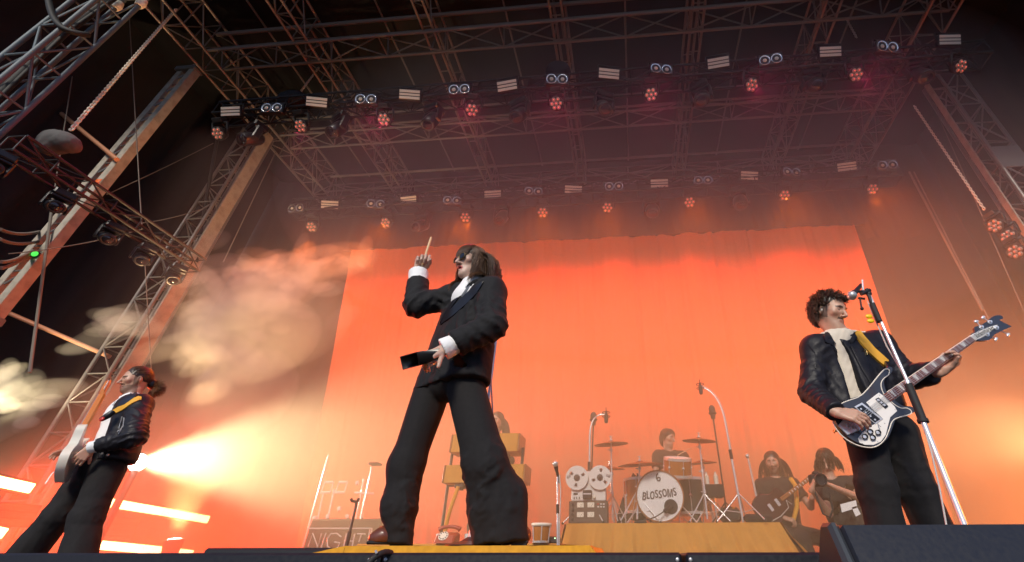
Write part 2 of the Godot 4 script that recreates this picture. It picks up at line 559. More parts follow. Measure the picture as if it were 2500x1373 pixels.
func build_rigging() -> void:
	var s := st(); bar(s, Vector3.ZERO, Vector3(0, 1, 0), 1.0, 8); unit_bar = done(s)
	s = st(); bar(s, Vector3.ZERO, Vector3(0, 1, 0), 1.0, 5); unit_thin = done(s)
	var X := Vector3.RIGHT; var Y := Vector3.UP; var Z := Vector3.BACK
	# rafters running from the front of the roof to the back
	var rows := [[-11.1, 0.55, 1.1, "first rafter truss from the front tower, wide and cross braced", "box"], [-8.2, 0.36, 0.95, "second rafter truss from the front tower, with the hoist chain", "box"],
		[-4.75, 0.26, 0.9, "rafter truss above the raised drumstick, ladder braced", "ladder"], [-1.4, 0.30, 0.9, "rafter truss over the middle of the stage, above the cloth wrapped motor", "ladder"], [2.12, 0.3, 0.9, "rafter truss just past the middle, above the drum riser", "ladder"],
		[5.4, 0.36, 0.95, "rafter truss above the bassist with a loose hanging chain", "box"], [8.1, 0.7, 1.1, "last rafter truss, widest, joined to the tower beyond the bassist", "box"]]
	for q in rows:
		var t := thing("rafter_truss", q[3], "truss", Vector3(q[0], 12.3, -6.6), "roof rafter trusses")
		girder(t, Vector3(0, 0, 4.0), Vector3(0, 0, -5.2), X, Y, q[1], q[2], 0.62, 0.036, 0.016, M.alu, q[4])
	# girders across the roof
	for q in [[-6.05, "cross girder nearest the audience under the tarpaulin", 0.04], [-8.85, "middle cross girder seen through the front lamp truss", 0.035], [-11.4, "rearmost cross girder above the black border cloth", 0.03]]:
		var t := thing("cross_truss", q[1], "truss", Vector3(-1.6, 12.1, q[0]), "roof cross trusses")
		girder(t, Vector3(-9.3, 0, 0), Vector3(9.9, 0, 0), Vector3.BACK, Y, 0.55, 0.6, 1.6, q[2], 0.02, M.alu_dull, "tri")
		rod("flat_chord", t, Vector3(-9.3, 0.45, 0.3), Vector3(9.9, 0.45, 0.3), q[2] * 1.4, M.alu_dull)
	# purlins under the tarpaulin
	var k := 0
	for x in [-10.0, -6.5, -2.99, 0.35, 3.68, 6.7]:
		var p := rod("roof_purlin", null, Vector3(x, 13.3, -2.0), Vector3(x, 13.3, -11.9), 0.028, M.alu_dull)
		tag(p, ["thin roof purlin between the first two rafters", "thin roof purlin left of the raised drumstick's rafter", "thin roof purlin between the drumstick's rafter and the middle rafter", "thin roof purlin over the middle of the backdrop", "thin roof purlin past the middle, over the drummer", "thin roof purlin beside the loose hanging chain"][k].replace("left of", "before"), "purlin", "roof purlins")
		k += 1
	# towers
	var t := thing("lattice_tower", "tall lattice tower with a flat plate side behind the guitarist", "tower", Vector3(-11.55, 0, -8.56), "lattice towers")
	girder(t, Vector3(0, 0, 0), Vector3(0, 11.9, 0), X, Z, 0.55, 0.55, 0.62, 0.04, 0.017, M.alu, "box")
	s = st(); box_at(s, Vector3(0.36, 5.95, 0.0), Vector3(0.05, 11.9, 0.34), 0.008); put("side_plate", done(s), M.plate, t)
	t = thing("lattice_tower", "tall lattice tower beyond the bassist's headstock with gusset plates", "tower", Vector3(9.25, 0, -8.35), "lattice towers")
	girder(t, Vector3(0, 0, 0), Vector3(0, 11.9, 0), X, Z, 0.6, 0.6, 0.75, 0.04, 0.018, M.alu, "box")
	s = st(); box_at(s, Vector3(-0.335, 5.95, -0.1), Vector3(0.04, 11.9, 0.16), 0.008); put("side_plate", done(s), M.plate, t)
	for y in [8.4, 5.2]:
		s = st(); box_at(s, Vector3(0, y, 0.33), Vector3(0.66, 0.7, 0.02), 0.004); put("gusset_plate", done(s), M.alu_dull, t)
	# the flat sided column
	t = thing("ladder_column", "pale flat sided column with ladder lattice and an orange sticker", "column", Vector3(-11.75, 0, -6.25))
	for x in [-0.2, 0.2]:
		s = st(); box_at(s, Vector3(x, 5.95, 0), Vector3(0.16 if x > 0 else 0.15, 11.9, 0.12 if x < 0 else 0.2), 0.01); put("flange", done(s), M.plate, t)
	for i in 20:
		rod("brace", t, Vector3(-0.13, i * 0.6, 0.02), Vector3(0.13, i * 0.6 + 0.3, 0.02), 0.022, M.alu, true)
		rod("brace", t, Vector3(-0.13, i * 0.6 + 0.3, 0.02), Vector3(0.13, i * 0.6 + 0.3, 0.02), 0.018, M.alu, true)
	s = st(); box_at(s, Vector3(0.2, 7.4, 0.103), Vector3(0.14, 0.16, 0.006)); put("sticker", done(s), M.orange_paint, t)
	for y in [11.75, 4.0]:
		s = st(); box_at(s, Vector3(0, y, 0), Vector3(0.62, 0.16, 0.26), 0.02); put("collar", done(s), M.alu_dull, t)
	# the tower nearest the audience
	var c0 := Vector3(-9.99, 0, -3.63)
	t = thing("front_tower", "box truss tower nearest the audience, bluish daylight in its colour, with black cables", "tower", c0)
	girder(t, Vector3(0, -1.8, 0), Vector3(0, 10.3, 0), X, Z, 0.54, 0.45, 0.95, 0.042, 0.02, M.alu_daylit, "box")
	for q in [[-0.27, -0.22], [0.27, -0.22]]:
		s = st(); lathe(s, Transform3D(Basis.IDENTITY, Vector3(q[0], 9.95, q[1])), [Vector2(0, 0), Vector2(0.07, 0), Vector2(0.085, 0.1), Vector2(0.06, 0.22), Vector2(0, 0.26)], 10); put("chord_coupler", done(s), M.cream, t)
	for i in 3:
		cable("tower_cable", ["thick black cable bundle running down inside the front tower", "thinner black cable beside the bundle in the front tower", "black cable looped across the front tower"][i], [c0 + Vector3(-0.1 + i * 0.1, 10.4, -0.05), c0 + Vector3(-0.06 + i * 0.05, 8.5, 0.05), c0 + Vector3(-0.02 + i * 0.08, 6.5, 0.0), c0 + Vector3(0.06, 4.4, 0.02), c0 + Vector3(0.02 + i * 0.05, -1.8, 0)] if i < 2 else bez(wz(118, 0, -3.3), wz(125, 60, -3.3), wz(150, 80, -3.35), wz(215, 85, -3.6)), [0.07, 0.035, 0.05][i], M.black_rubber)
	# brace between tower and column, its orange lighting put into the colour
	s = st(); bar(s, wz(-60, 105, -6.3), wz(285, 390, -6.05), 0.05, 8)
	tag(put("brace_tube", done(s), M.brace_orange), "orange tube bracing the pale flat sided column", "tube")
	s = st(); bar(s, wz(10, 760, -7.4), wz(268, 872, -8.5), 0.045, 8)
	tag(put("brace_tube", done(s), M.brace_orange), "brown tube sloping down from the pale column to the lattice tower", "tube")
	s = st(); bar(s, wz(425, 40, -6.3), wz(540, 240, -8.4), 0.03, 8); tag(put("brace_tube", done(s), M.brace_orange), "thin reddish tube under the first rafter truss", "tube")
	# ropes
	var ropes := [[[315, 40, -5.2], [346, 560, -6.4], "thin steel rope dropping to the middle of the side lamp truss", 0.011, 0.0], [[205, 0, -5.5], [130, 480, -6.0], "thin rope crossing behind the front tower", 0.012, 0.0],
		[[130, 480, -6.0], [72, 910, -6.3], "flat brown strap hanging past the foot of the pale column", 0.024, 0.0], [[346, 545, -7.0], [520, 500, -8.4], "thin rope from the side lamp truss to the lattice tower", 0.01, 0.1], [[20, 620, -5.6], [346, 560, -7.0], "thin rope from the green lamp to the side lamp truss", 0.01, 0.1],
		[[260, 475, -6.4], [520, 350, -8.2], "faint rope rising from the pale column to the lamp truss end", 0.01, 0.05], [[353, 640, -7.2], [372, 960, -7.8], "thin rope hanging from a moving head towards the guitarist's hair", 0.009, 0.0], [[672, 372, -8.6], [545, 640, -8.9], "long steel rope beside the lattice tower, sinking into the smoke", 0.014, 0.0],
		[[530, 340, -8.0], [478, 640, -8.6], "thick black cable hanging from the end of the front lamp truss", 0.045, 0.05], [[2245, 175, -8.6], [2500, 760, -8.4], "faint rope running down beyond the bassist", 0.012, 0.0], [[2220, 420, -9.6], [2400, 760, -9.4], "orange lit cable run sloping down past the backdrop's edge", 0.03, 0.0], [[2232, 420, -9.7], [2420, 790, -9.5], "second orange lit cable run sloping down past the backdrop's edge, thinner", 0.018, 0.0]]
	for q in ropes:
		cable("guy_rope", q[2], sag(wz(q[0][0], q[0][1], q[0][2]), wz(q[1][0], q[1][1], q[1][2]), q[4]), q[3], M.rope if q[3] < 0.04 else M.black_rubber)
	k = 0
	for q in [[[0, 560, -5.0], [95, 566, -6.2]], [[0, 584, -5.0], [92, 590, -6.2]], [[0, 640, -5.0], [80, 612, -6.2]], [[0, 655, -5.0], [78, 618, -6.2]]]:
		cable("cable_run", ["topmost of the drooping cables by the green lamp", "second of the drooping cables above the green lamp", "thick cable reaching the green lamp from below", "lowest of the cables reaching the green lamp"][k], sag(wz(q[0][0], q[0][1], q[0][2]), wz(q[1][0], q[1][1], q[1][2]), 0.08), 0.03, M.rope, 5, "cables by the green lamp")
		k += 1
	var gm := glow(0.1, 1.0, 0.12, 0.8)
	var gp := wz(84, 620, -6.1)
	t = thing("green_lamp", "small round green lamp among drooping cables by the pale column", "lamp", gp)
	s = st(); ball(s, Vector3.ZERO, Vector3(0.055, 0.055, 0.04)); put("lens", done(s), gm, t)
	s = st(); bar(s, Vector3(0, 0, -0.02), Vector3(-0.02, 0.02, -0.12), 0.06, 10); put("housing", done(s), M.black_metal, t)
	# side lamp truss, hoist bag and chains
	var sa := wx(45, 362, -9.2); var sb := wx(468, 668, -9.2)
	sb.y = sa.y
	t = thing("side_lamp_truss", "slim black truss with five moving heads, hung beside the stage", "truss", sa)
	girder(t, Vector3(0, 0, 0.1), sb - sa, X, Y, 0.3, 0.3, 0.5, 0.026, 0.012, M.black_metal, "box")
	var bag := wz(150, 345, -4.3)
	s = st()
	var f := Field.new(bag - Vector3(0.5, 0.5, 0.4), bag + Vector3(0.5, 0.5, 0.4), 0.03)
	f.ell(bag, Vector3(0.30, 0.17, 0.2), Basis(Vector3(0, 0, 1), -0.25), 0.0)
	f.ell(bag + Vector3(-0.12, -0.1, 0.02), Vector3(0.17, 0.2, 0.17), Basis(Vector3(0, 0, 1), 0.3), 0.1)
	f.ell(bag + Vector3(0.18, -0.09, 0.0), Vector3(0.14, 0.12, 0.15), Basis.IDENTITY, 0.1)
	var bagm := f.mesh(func(p): return 0.012 * fn2.get_noise_3d(p.x * 9, p.y * 9, p.z * 9))
	tag(put("hoist_bag", bagm, tri(mat(0.09, 0.085, 0.085, 0.9), 3.0)), "dark grey sack cover over the chain hoist of the side truss", "bag")
	chain("bright galvanised chain running from the grey sack up to the rafter", wz(172, 318, -4.35), wz(430, 22, -5.0), 0.014, M.cream, 0.09)
	chain("loose dark chain hanging off the second rafter", wz(778, 165, -6.9), wz(735, 222, -7.0), 0.012, M.steel, 0.08)
	chain("long pale chain slanting down beyond the bassist's microphone", wz(2232, 258, -8.0), wz(2404, 512, -8.0), 0.011, M.cream, 0.08)
	chain("short chain hanging under the rafter above the bassist", wz(2068, 48, -6.8), wz(2092, 92, -6.8), 0.012, M.steel, 0.08)
	# lamp trusses across the stage
	t = thing("lamp_truss", "long black lamp truss nearest the audience, carrying pale strobes", "truss", Vector3(-1.6, 9.93, -6.4), "black lamp trusses")
	girder(t, Vector3(-8.4, -0.05, 0), Vector3(9.9, 0.05, 0), Vector3.BACK, Y, 0.42, 0.42, 0.62, 0.03, 0.013, M.black_metal, "box")
	t = thing("lamp_truss", "long black lamp truss farther back, half lost in red haze", "truss", Vector3(-1.6, 9.05, -9.1), "black lamp trusses")
	girder(t, Vector3(-8.0, 0, 0), Vector3(9.0, 0, 0), Vector3.BACK, Y, 0.42, 0.42, 0.62, 0.03, 0.013, M.black_metal, "box")
	# cable looms looped along the lamp trusses
	var rc := RandomNumberGenerator.new(); rc.seed = 17
	for q in [[-9.7, 7.6, 10.1, -6.15, 9, "front"], [-8.9, 6.9, 9.2, -8.85, 7, "rear"]]:
		for i in q[4]:
			var x0 := lerpf(q[0], q[1], float(i) / q[4]); var x1 := lerpf(q[0], q[1], (i + rc.randf_range(0.6, 1.1)) / q[4])
			cable("loom_cable", "black cable looped under the %s lamp truss, %s loop from the guitarist's side" % [q[5], ["first", "second", "third", "fourth", "fifth", "sixth", "seventh", "eighth", "ninth"][i]], sag(Vector3(x0, q[2] - 0.05, q[3]), Vector3(x1, q[2] - 0.05, q[3]), rc.randf_range(0.12, 0.5), 10), 0.016, M.black_rubber, 4, "cables looped along the lamp trusses")
	# lamps
	var strobe := make_strobe(); var blinder := make_blinder(); var wash := make_wash(); var mover := make_head_light()
	var used := {}
	var nth := ["first", "second", "third", "fourth", "fifth", "sixth", "seventh", "eighth", "ninth"]
	var hang := func(proto: Node3D, what: String, px: Array, z: float, dir: Vector3, row: String, lift := Vector3.ZERO):
		for i in px.size():
			var o: Node3D = proto
			if used.has(proto): o = copy(proto)
			used[proto] = true
			var p := wz(px[i][0], px[i][1], z) + lift
			o.transform = facing(p, dir + Vector3(rng.randf_range(-0.16, 0.16), rng.randf_range(-0.14, 0.10), 0)) if what != "moving head" else Transform3D(Basis(Vector3.UP, rng.randf_range(-0.5, 0.5)), p)
			tag(o, "%s %s of the %s counted from the guitarist" % [nth[i], {"strobe": "pale strobe", "blinder": "twin chrome blinder", "wash": "seven lens wash lamp", "moving head": "dark moving head lamp"}[what], row], str(o.get_meta("category")), what + "s on the " + row)
			if what == "moving head":
				var h: Node3D = o.get_node("lamp_head")
				h.rotation = Vector3(rng.randf_range(-0.9, -0.3), 0, 0)
	var front := "front lamp truss"
	var back := "rear lamp truss"
	hang.call(strobe, "strobe", [[562, 272], [773, 249], [1000, 231], [1238, 209], [1487, 180], [1754, 153], [2028, 126], [2320, 97]], -6.05, Vector3(0.05, -0.55, 0.85), front)
	hang.call(blinder, "blinder", [[663, 263], [893, 242], [1121, 218], [1360, 193], [1615, 168], [1882, 145], [2168, 114]], -6.05, Vector3(0.05, -0.35, 0.95), front)
	hang.call(wash, "wash", [[531, 326], [733, 308], [937, 292], [1152, 269], [1358, 253], [1590, 231], [1836, 208], [2091, 182], [2347, 162]], -6.25, Vector3(0.05, -0.75, 0.66), front)
	hang.call(mover, "moving head", [[632, 308], [838, 285], [1062, 265], [1272, 250], [1474, 232], [1707, 210], [1975, 178], [2230, 155]], -6.4, Vector3.ZERO, front)
	hang.call(strobe, "strobe", [[805, 500], [997, 489], [1203, 475], [1400, 463], [1610, 448], [1830, 429], [2068, 407]], -8.85, Vector3(0.05, -0.45, 0.9), back)
	hang.call(blinder, "blinder", [[722, 508], [917, 498], [1104, 489], [1303, 467], [1499, 455], [1717, 440], [1934, 420], [2168, 403]], -8.85, Vector3(0.05, -0.3, 0.95), back)
	hang.call(wash, "wash", [[760, 554], [941, 544], [1136, 531], [1325, 519], [1483, 507], [1684, 494], [1916, 477], [2131, 462]], -9.0, Vector3(0.05, -0.72, 0.69), back)
	hang.call(mover, "moving head", [[1035, 520], [1230, 500], [1590, 482], [1800, 462]], -9.15, Vector3.ZERO, back)
	for i in 5:
		var o := copy(mover)
		var p := sa.lerp(sb, [0.0, 0.26, 0.52, 0.72, 0.93][i]) + Vector3(-0.02, -0.22, 0.05)
		o.transform = Transform3D(Basis(Vector3.UP, 1.2).scaled(Vector3.ONE * 0.66), p + Vector3(0, 0.05, 0))
		tag(o, "%s glossy moving head under the side lamp truss, counted from the audience" % nth[i], "moving head light", "moving heads under the side lamp truss")
		(o.get_node("lamp_head") as Node3D).rotation = Vector3(-1.25 + 0.1 * i, 0, 0)
	for q in [[2430, 552, -8.2], [2462, 578, -8.2], [2480, 615, -8.2]]:
		var o := copy(wash)
		o.transform = facing(wz(q[0], q[1], q[2]), Vector3(-0.9, -0.2, 0.3))
		tag(o, {2430: "topmost lamp of the cluster beyond the bassist's headstock", 2462: "middle lamp of the cluster beyond the bassist's headstock", 2480: "lowest lamp of the cluster beyond the bassist's headstock"}[q[0]], "wash light", "lamps beyond the bassist")
	# the wrapped chain motor on the front truss
	var mp := wz(1362, 172, -6.3)
	var fb := Field.new(mp - Vector3.ONE * 0.42, mp + Vector3.ONE * 0.42, 0.03)
	fb.ell(mp, Vector3(0.3, 0.26, 0.2), Basis.IDENTITY, 0.0); fb.ell(mp + Vector3(0.05, -0.16, 0), Vector3(0.28, 0.2, 0.2), Basis.IDENTITY, 0.1)
	tag(put("chain_motor_cover", fb.mesh(func(p): return 0.01 * fn2.get_noise_3d(p.x * 9, p.y * 9, p.z * 9)), M.tarp), "dark cloth cover over the chain motor on the middle of the front lamp truss", "cover")
	mp = wz(715, 240, -6.5)
	fb = Field.new(mp - Vector3.ONE * 0.5, mp + Vector3.ONE * 0.5, 0.035)
	fb.ell(mp, Vector3(0.36, 0.2, 0.2), Basis.IDENTITY, 0.0); fb.ell(mp + Vector3(-0.15, -0.12, 0), Vector3(0.2, 0.2, 0.2), Basis.IDENTITY, 0.1)
	tag(put("chain_motor_cover", fb.mesh(func(p): return 0.01 * fn2.get_noise_3d(p.x * 9, p.y * 9, p.z * 9)), M.tarp), "dark cloth cover over the chain motor below the loose chain", "cover")

var fn2 := FastNoiseLite.new()

# ---------- soft bodies: a distance field on a grid, meshed with surface nets ----------
class Field:
	var lo: Vector3
	var n: Vector3i
	var c: float
	var d := PackedFloat32Array()
	func _init(a: Vector3, b: Vector3, cell: float):
		lo = a
		c = cell
		n = Vector3i(((b - a) / cell).ceil()) + Vector3i.ONE
		d.resize(n.x * n.y * n.z)
		d.fill(9.0)
	func span(a: Vector3, b: Vector3) -> Array:
		var i := Vector3i(((a - lo) / c).floor()).clamp(Vector3i.ZERO, n - Vector3i.ONE)
		var j := Vector3i(((b - lo) / c).ceil()).clamp(Vector3i.ZERO, n - Vector3i.ONE)
		return [i, j]
	# a tapered capsule from a to b, squashed to flat along ax, joined smoothly over k
	func cone(a: Vector3, b: Vector3, ra: float, rb: float, k := 0.02, flat := 1.0, ax := Vector3.ZERO) -> void:
		var m := maxf(ra, rb) + k + 2.0 * c
		var s := span(a.min(b) - Vector3.ONE * m, a.max(b) + Vector3.ONE * m)
		var i0: Vector3i = s[0]
		var i1: Vector3i = s[1]
		ax = ax.normalized()
		var g := 1.0 / flat - 1.0
		var u := b - a
		u += ax * u.dot(ax) * g
		var l2 := maxf(u.dot(u), 1e-9)
		var dr := rb - ra
		var sc := 1.0 if flat >= 1.0 else (0.5 + 0.5 * flat)
		for z in range(i0.z, i1.z + 1):
			for y in range(i0.y, i1.y + 1):
				var q := lo + Vector3(i0.x, y, z) * c - a
				var at := (z * n.y + y) * n.x + i0.x
				for x in range(i0.x, i1.x + 1):
					var p := q
					if g != 0.0: p += ax * (p.dot(ax) * g)
					var t := clampf(p.dot(u) / l2, 0.0, 1.0)
					var v := ((p - u * t).length() - ra - dr * t) * sc
					var o := d[at]
					var h := k - absf(o - v)
					v = minf(o, v)
					if h > 0.0: v -= h * h * 0.25 / k
					d[at] = v
					at += 1
					q.x += c
	func ell(at_: Vector3, r: Vector3, b := Basis.IDENTITY, k := 0.02) -> void:
		var m := maxf(r.x, maxf(r.y, r.z)) + k + 2.0 * c
		var s := span(at_ - Vector3.ONE * m, at_ + Vector3.ONE * m)
		var i0: Vector3i = s[0]
		var i1: Vector3i = s[1]
		var bi := b.inverse()
		var mr := minf(r.x, minf(r.y, r.z))
		for z in range(i0.z, i1.z + 1):
			for y in range(i0.y, i1.y + 1):
				var q := lo + Vector3(i0.x, y, z) * c - at_
				var at := (z * n.y + y) * n.x + i0.x
				for x in range(i0.x, i1.x + 1):
					var p := (bi * q) / r
					var l := p.length()
					var g := (p / r).length()
					var v := l * (l - 1.0) / g if g > 1e-6 else -mr
					var o := d[at]
					var h := k - absf(o - v)
					v = minf(o, v)
					if h > 0.0: v -= h * h * 0.25 / k
					d[at] = v
					at += 1
					q.x += c
	# takes an ellipsoid away
	func dig(at_: Vector3, r: Vector3, b := Basis.IDENTITY, k := 0.01) -> void:
		var m := maxf(r.x, maxf(r.y, r.z)) + k + 2.0 * c
		var s := span(at_ - Vector3.ONE * m, at_ + Vector3.ONE * m)
		var i0: Vector3i = s[0]
		var i1: Vector3i = s[1]
		var bi := b.inverse()
		for z in range(i0.z, i1.z + 1):
			for y in range(i0.y, i1.y + 1):
				var q := lo + Vector3(i0.x, y, z) * c - at_
				var at := (z * n.y + y) * n.x + i0.x
				for x in range(i0.x, i1.x + 1):
					var p := (bi * q) / r
					var l := p.length()
					var g := (p / r).length()
					var v := -(l * (l - 1.0) / g) if g > 1e-6 else 1.0
					var o := d[at]
					var h := k - absf(o - v)
					v = maxf(o, v)
					if h > 0.0: v += h * h * 0.25 / k
					d[at] = v
					at += 1
					q.x += c
	# keeps only what lies behind the plane through p0 with normal nn, within radius r of p0
	func cut(p0: Vector3, nn: Vector3, r := 9.0) -> void:
		var s := span(p0 - Vector3.ONE * r, p0 + Vector3.ONE * r)
		var i0: Vector3i = s[0]
		var i1: Vector3i = s[1]
		nn = nn.normalized()
		for z in range(i0.z, i1.z + 1):
			for y in range(i0.y, i1.y + 1):
				var at := (z * n.y + y) * n.x + i0.x
				for x in range(i0.x, i1.x + 1):
					var p := lo + Vector3(x, y, z) * c - p0
					if p.length_squared() < r * r:
						var v := p.dot(nn)
						if v > d[at]: d[at] = v
					at += 1
	func at(p: Vector3) -> float:
		var q := (p - lo) / c
		var i := Vector3i(q.floor())
		if i.x < 0 or i.y < 0 or i.z < 0 or i.x >= n.x - 1 or i.y >= n.y - 1 or i.z >= n.z - 1: return 9.0
		var t := q - Vector3(i)
		var k := (i.z * n.y + i.y) * n.x + i.x
		var sy := n.x
		var sz := n.x * n.y
		var a := lerpf(lerpf(d[k], d[k + 1], t.x), lerpf(d[k + sy], d[k + sy + 1], t.x), t.y)
		var b := lerpf(lerpf(d[k + sz], d[k + sz + 1], t.x), lerpf(d[k + sz + sy], d[k + sz + sy + 1], t.x), t.y)
		return lerpf(a, b, t.z)
	# where a line from o along dir first meets the surface
	func hit(o: Vector3, dir: Vector3) -> Vector3:
		dir = dir.normalized()
		var mid := lo + Vector3(n) * c * 0.5
		var t0 := (mid - o).dot(dir)
		var half := (Vector3(n) * c).length() * 0.5
		var t := t0 - half
		var prev := t
		while t < t0 + half:
			var v := at(o + dir * t)
			if v < 0.0:
				var lo_t := prev
				var hi_t := t
				for i in 6:
					var m := (lo_t + hi_t) * 0.5
					if at(o + dir * m) < 0.0: hi_t = m
					else: lo_t = m
				return o + dir * hi_t
			prev = t
			t += clampf(v * 0.7, c * 0.4, 0.05) if v < 8.0 else 0.02
		return Vector3.INF
	func grad(p: Vector3) -> Vector3:
		var e := c
		return Vector3(at(p + Vector3(e, 0, 0)) - at(p - Vector3(e, 0, 0)), at(p + Vector3(0, e, 0)) - at(p - Vector3(0, e, 0)), at(p + Vector3(0, 0, e)) - at(p - Vector3(0, 0, e))).normalized()
	# bump(p) pushes the surface out; tint(p) colours it. Adds to out = [verts, normals, colors, indices] if given.
	func mesh(bump = null, tint = null, out: Array = []) -> ArrayMesh:
		var vs := PackedVector3Array()
		var ids := PackedInt32Array()
		ids.resize(d.size())
		ids.fill(-1)
		var sx := 1
		var sy := n.x
		var sz := n.x * n.y
		var off := [0, sx, sy, sx + sy, sz, sz + sx, sz + sy, sz + sx + sy]
		var pos := [Vector3(0, 0, 0), Vector3(1, 0, 0), Vector3(0, 1, 0), Vector3(1, 1, 0), Vector3(0, 0, 1), Vector3(1, 0, 1), Vector3(0, 1, 1), Vector3(1, 1, 1)]
		var edges := [[0, 1], [2, 3], [4, 5], [6, 7], [0, 2], [1, 3], [4, 6], [5, 7], [0, 4], [1, 5], [2, 6], [3, 7]]
		var cells := PackedInt32Array()
		var reach := 1.8 * c
		for z in n.z - 1:
			for y in n.y - 1:
				var at := (z * n.y + y) * n.x - 1
				for x in n.x - 1:
					at += 1
					var v0 := d[at]
					if v0 > reach or v0 < -reach: continue
					var neg := v0 < 0.0
					if (d[at + 1] < 0.0) == neg and (d[at + sy] < 0.0) == neg and (d[at + sy + 1] < 0.0) == neg and (d[at + sz] < 0.0) == neg and (d[at + sz + 1] < 0.0) == neg and (d[at + sz + sy] < 0.0) == neg and (d[at + sz + sy + 1] < 0.0) == neg: continue
					var sum := Vector3.ZERO
					var cnt := 0
					for e in edges:
						var a: float = d[at + off[e[0]]]
						var b: float = d[at + off[e[1]]]
						if (a < 0.0) != (b < 0.0):
							var t := a / (a - b)
							sum += (pos[e[0]] as Vector3).lerp(pos[e[1]], t)
							cnt += 1
					ids[at] = vs.size()
					cells.append(at)
					vs.append(lo + (Vector3(x, y, z) + sum / cnt) * c)
		var ix := PackedInt32Array()
		var steps := [[1, sy, sz], [sy, sz, sx], [sz, sx, sy]]
		for at in cells:
			for s in steps:
				var e: int = s[0]
				var f: int = s[1]
				var g: int = s[2]
				if at + e >= d.size() or at - f - g < 0: continue
				var a := d[at]
				var b := d[at + e]
				if (a < 0.0) == (b < 0.0): continue
				var i0 := ids[at]; var i1 := ids[at - f]; var i2 := ids[at - f - g]; var i3 := ids[at - g]
				if i0 < 0 or i1 < 0 or i2 < 0 or i3 < 0: continue
				if a < 0.0: ix.append_array(PackedInt32Array([i0, i2, i1, i0, i3, i2]))
				else: ix.append_array(PackedInt32Array([i0, i1, i2, i0, i2, i3]))
		var ns := normals(vs, ix)
		if bump != null:
			for i in vs.size(): vs[i] += ns[i] * float(bump.call(vs[i]))
			ns = normals(vs, ix)
		var cs := PackedColorArray()
		cs.resize(vs.size())
		cs.fill(Color.WHITE)
		if tint != null:
			for i in vs.size(): cs[i] = tint.call(vs[i])
		if out.size() == 4:
			var base: int = out[0].size()
			out[0].append_array(vs)
			out[1].append_array(ns)
			out[2].append_array(cs)
			for i in ix.size(): ix[i] += base
			out[3].append_array(ix)
			return null
		return Field.commit([vs, ns, cs, ix])
	func normals(vs: PackedVector3Array, ix: PackedInt32Array) -> PackedVector3Array:
		var ns := PackedVector3Array()
		ns.resize(vs.size())
		for i in range(0, ix.size(), 3):
			var a := vs[ix[i]]
			var m := (vs[ix[i + 2]] - a).cross(vs[ix[i + 1]] - a)
			ns[ix[i]] += m
			ns[ix[i + 1]] += m
			ns[ix[i + 2]] += m
		for i in ns.size(): ns[i] = ns[i].normalized()
		return ns
	static func commit(out: Array) -> ArrayMesh:
		var arr := []
		arr.resize(Mesh.ARRAY_MAX)
		arr[Mesh.ARRAY_VERTEX] = out[0]
		arr[Mesh.ARRAY_NORMAL] = out[1]
		arr[Mesh.ARRAY_COLOR] = out[2]
		arr[Mesh.ARRAY_INDEX] = out[3]
		var m := ArrayMesh.new()
		m.add_surface_from_arrays(Mesh.PRIMITIVE_TRIANGLES, arr)
		return m

# ---------- people ----------
func facing_basis(f: Vector3, roll := 0.0) -> Basis:
	var z := f.normalized()
	var x := Vector3.UP.cross(z).normalized()
	return Basis(x, z.cross(x), z) * Basis(Vector3(0, 0, 1), roll)

# fingers: five [curl at knuckle, middle, tip] bends, thumb first; b: x to the thumb, y along the fingers, z out of the palm
func hand(out: Array, w: Vector3, b: Basis, bends: Array, tint: Color, cell := 0.0036, spread := 0.06, size := 1.0) -> void:
	var f := Field.new(w - Vector3.ONE * 0.215 * size, w + Vector3.ONE * 0.215 * size, cell)
	var P := func(v: Vector3) -> Vector3: return w + b * (v * size)
	f.cone(P.call(Vector3(0, -0.012, 0)), P.call(Vector3(0, 0.012, 0)), 0.026 * size, 0.026 * size, 0.02)
	var kx := [0.030, 0.010, -0.010, -0.029]
	var ky := [0.088, 0.092, 0.088, 0.078]
	var ll := [[0.040, 0.025, 0.020], [0.044, 0.028, 0.021], [0.041, 0.026, 0.020], [0.033, 0.020, 0.018]]
	for i in 4:
		f.cone(P.call(Vector3(kx[i] * 0.6, 0.008, 0)), P.call(Vector3(kx[i], ky[i], 0)), 0.016 * size, 0.0115 * size, 0.012 * size, 1.0)
		var p := Vector3(kx[i], ky[i], 0)
		var ang := 0.0
		var dirx := (1.5 - i) * spread
		for k in 3:
			ang += bends[i + 1][k]
			var q: Vector3 = p + Vector3(sin(dirx) * cos(ang), cos(dirx) * cos(ang), sin(ang)) * ll[i][k]
			f.cone(P.call(p), P.call(q), (0.0098 - 0.0009 * k) * size, (0.0092 - 0.0011 * k) * size, 0.004 * size)
			p = q
	f.cone(P.call(Vector3(0.012, 0.02, 0.010)), P.call(Vector3(0.036, 0.048, 0.016)), 0.017 * size, 0.0125 * size, 0.014 * size)
	var t := Vector3(0.036, 0.048, 0.016)
	var a: float = bends[0][0]
	for k in 2:
		var q := t + Vector3(cos(a) * 0.62, 0.78 * cos(a * 0.5), sin(a)).normalized() * (0.036 if k == 0 else 0.028)
		f.cone(P.call(t), P.call(q), (0.0118 - 0.001 * k) * size, (0.0108 - 0.002 * k) * size, 0.005 * size)
		t = q
		a += bends[0][1]
	f.mesh(null, func(p): return tint, out)

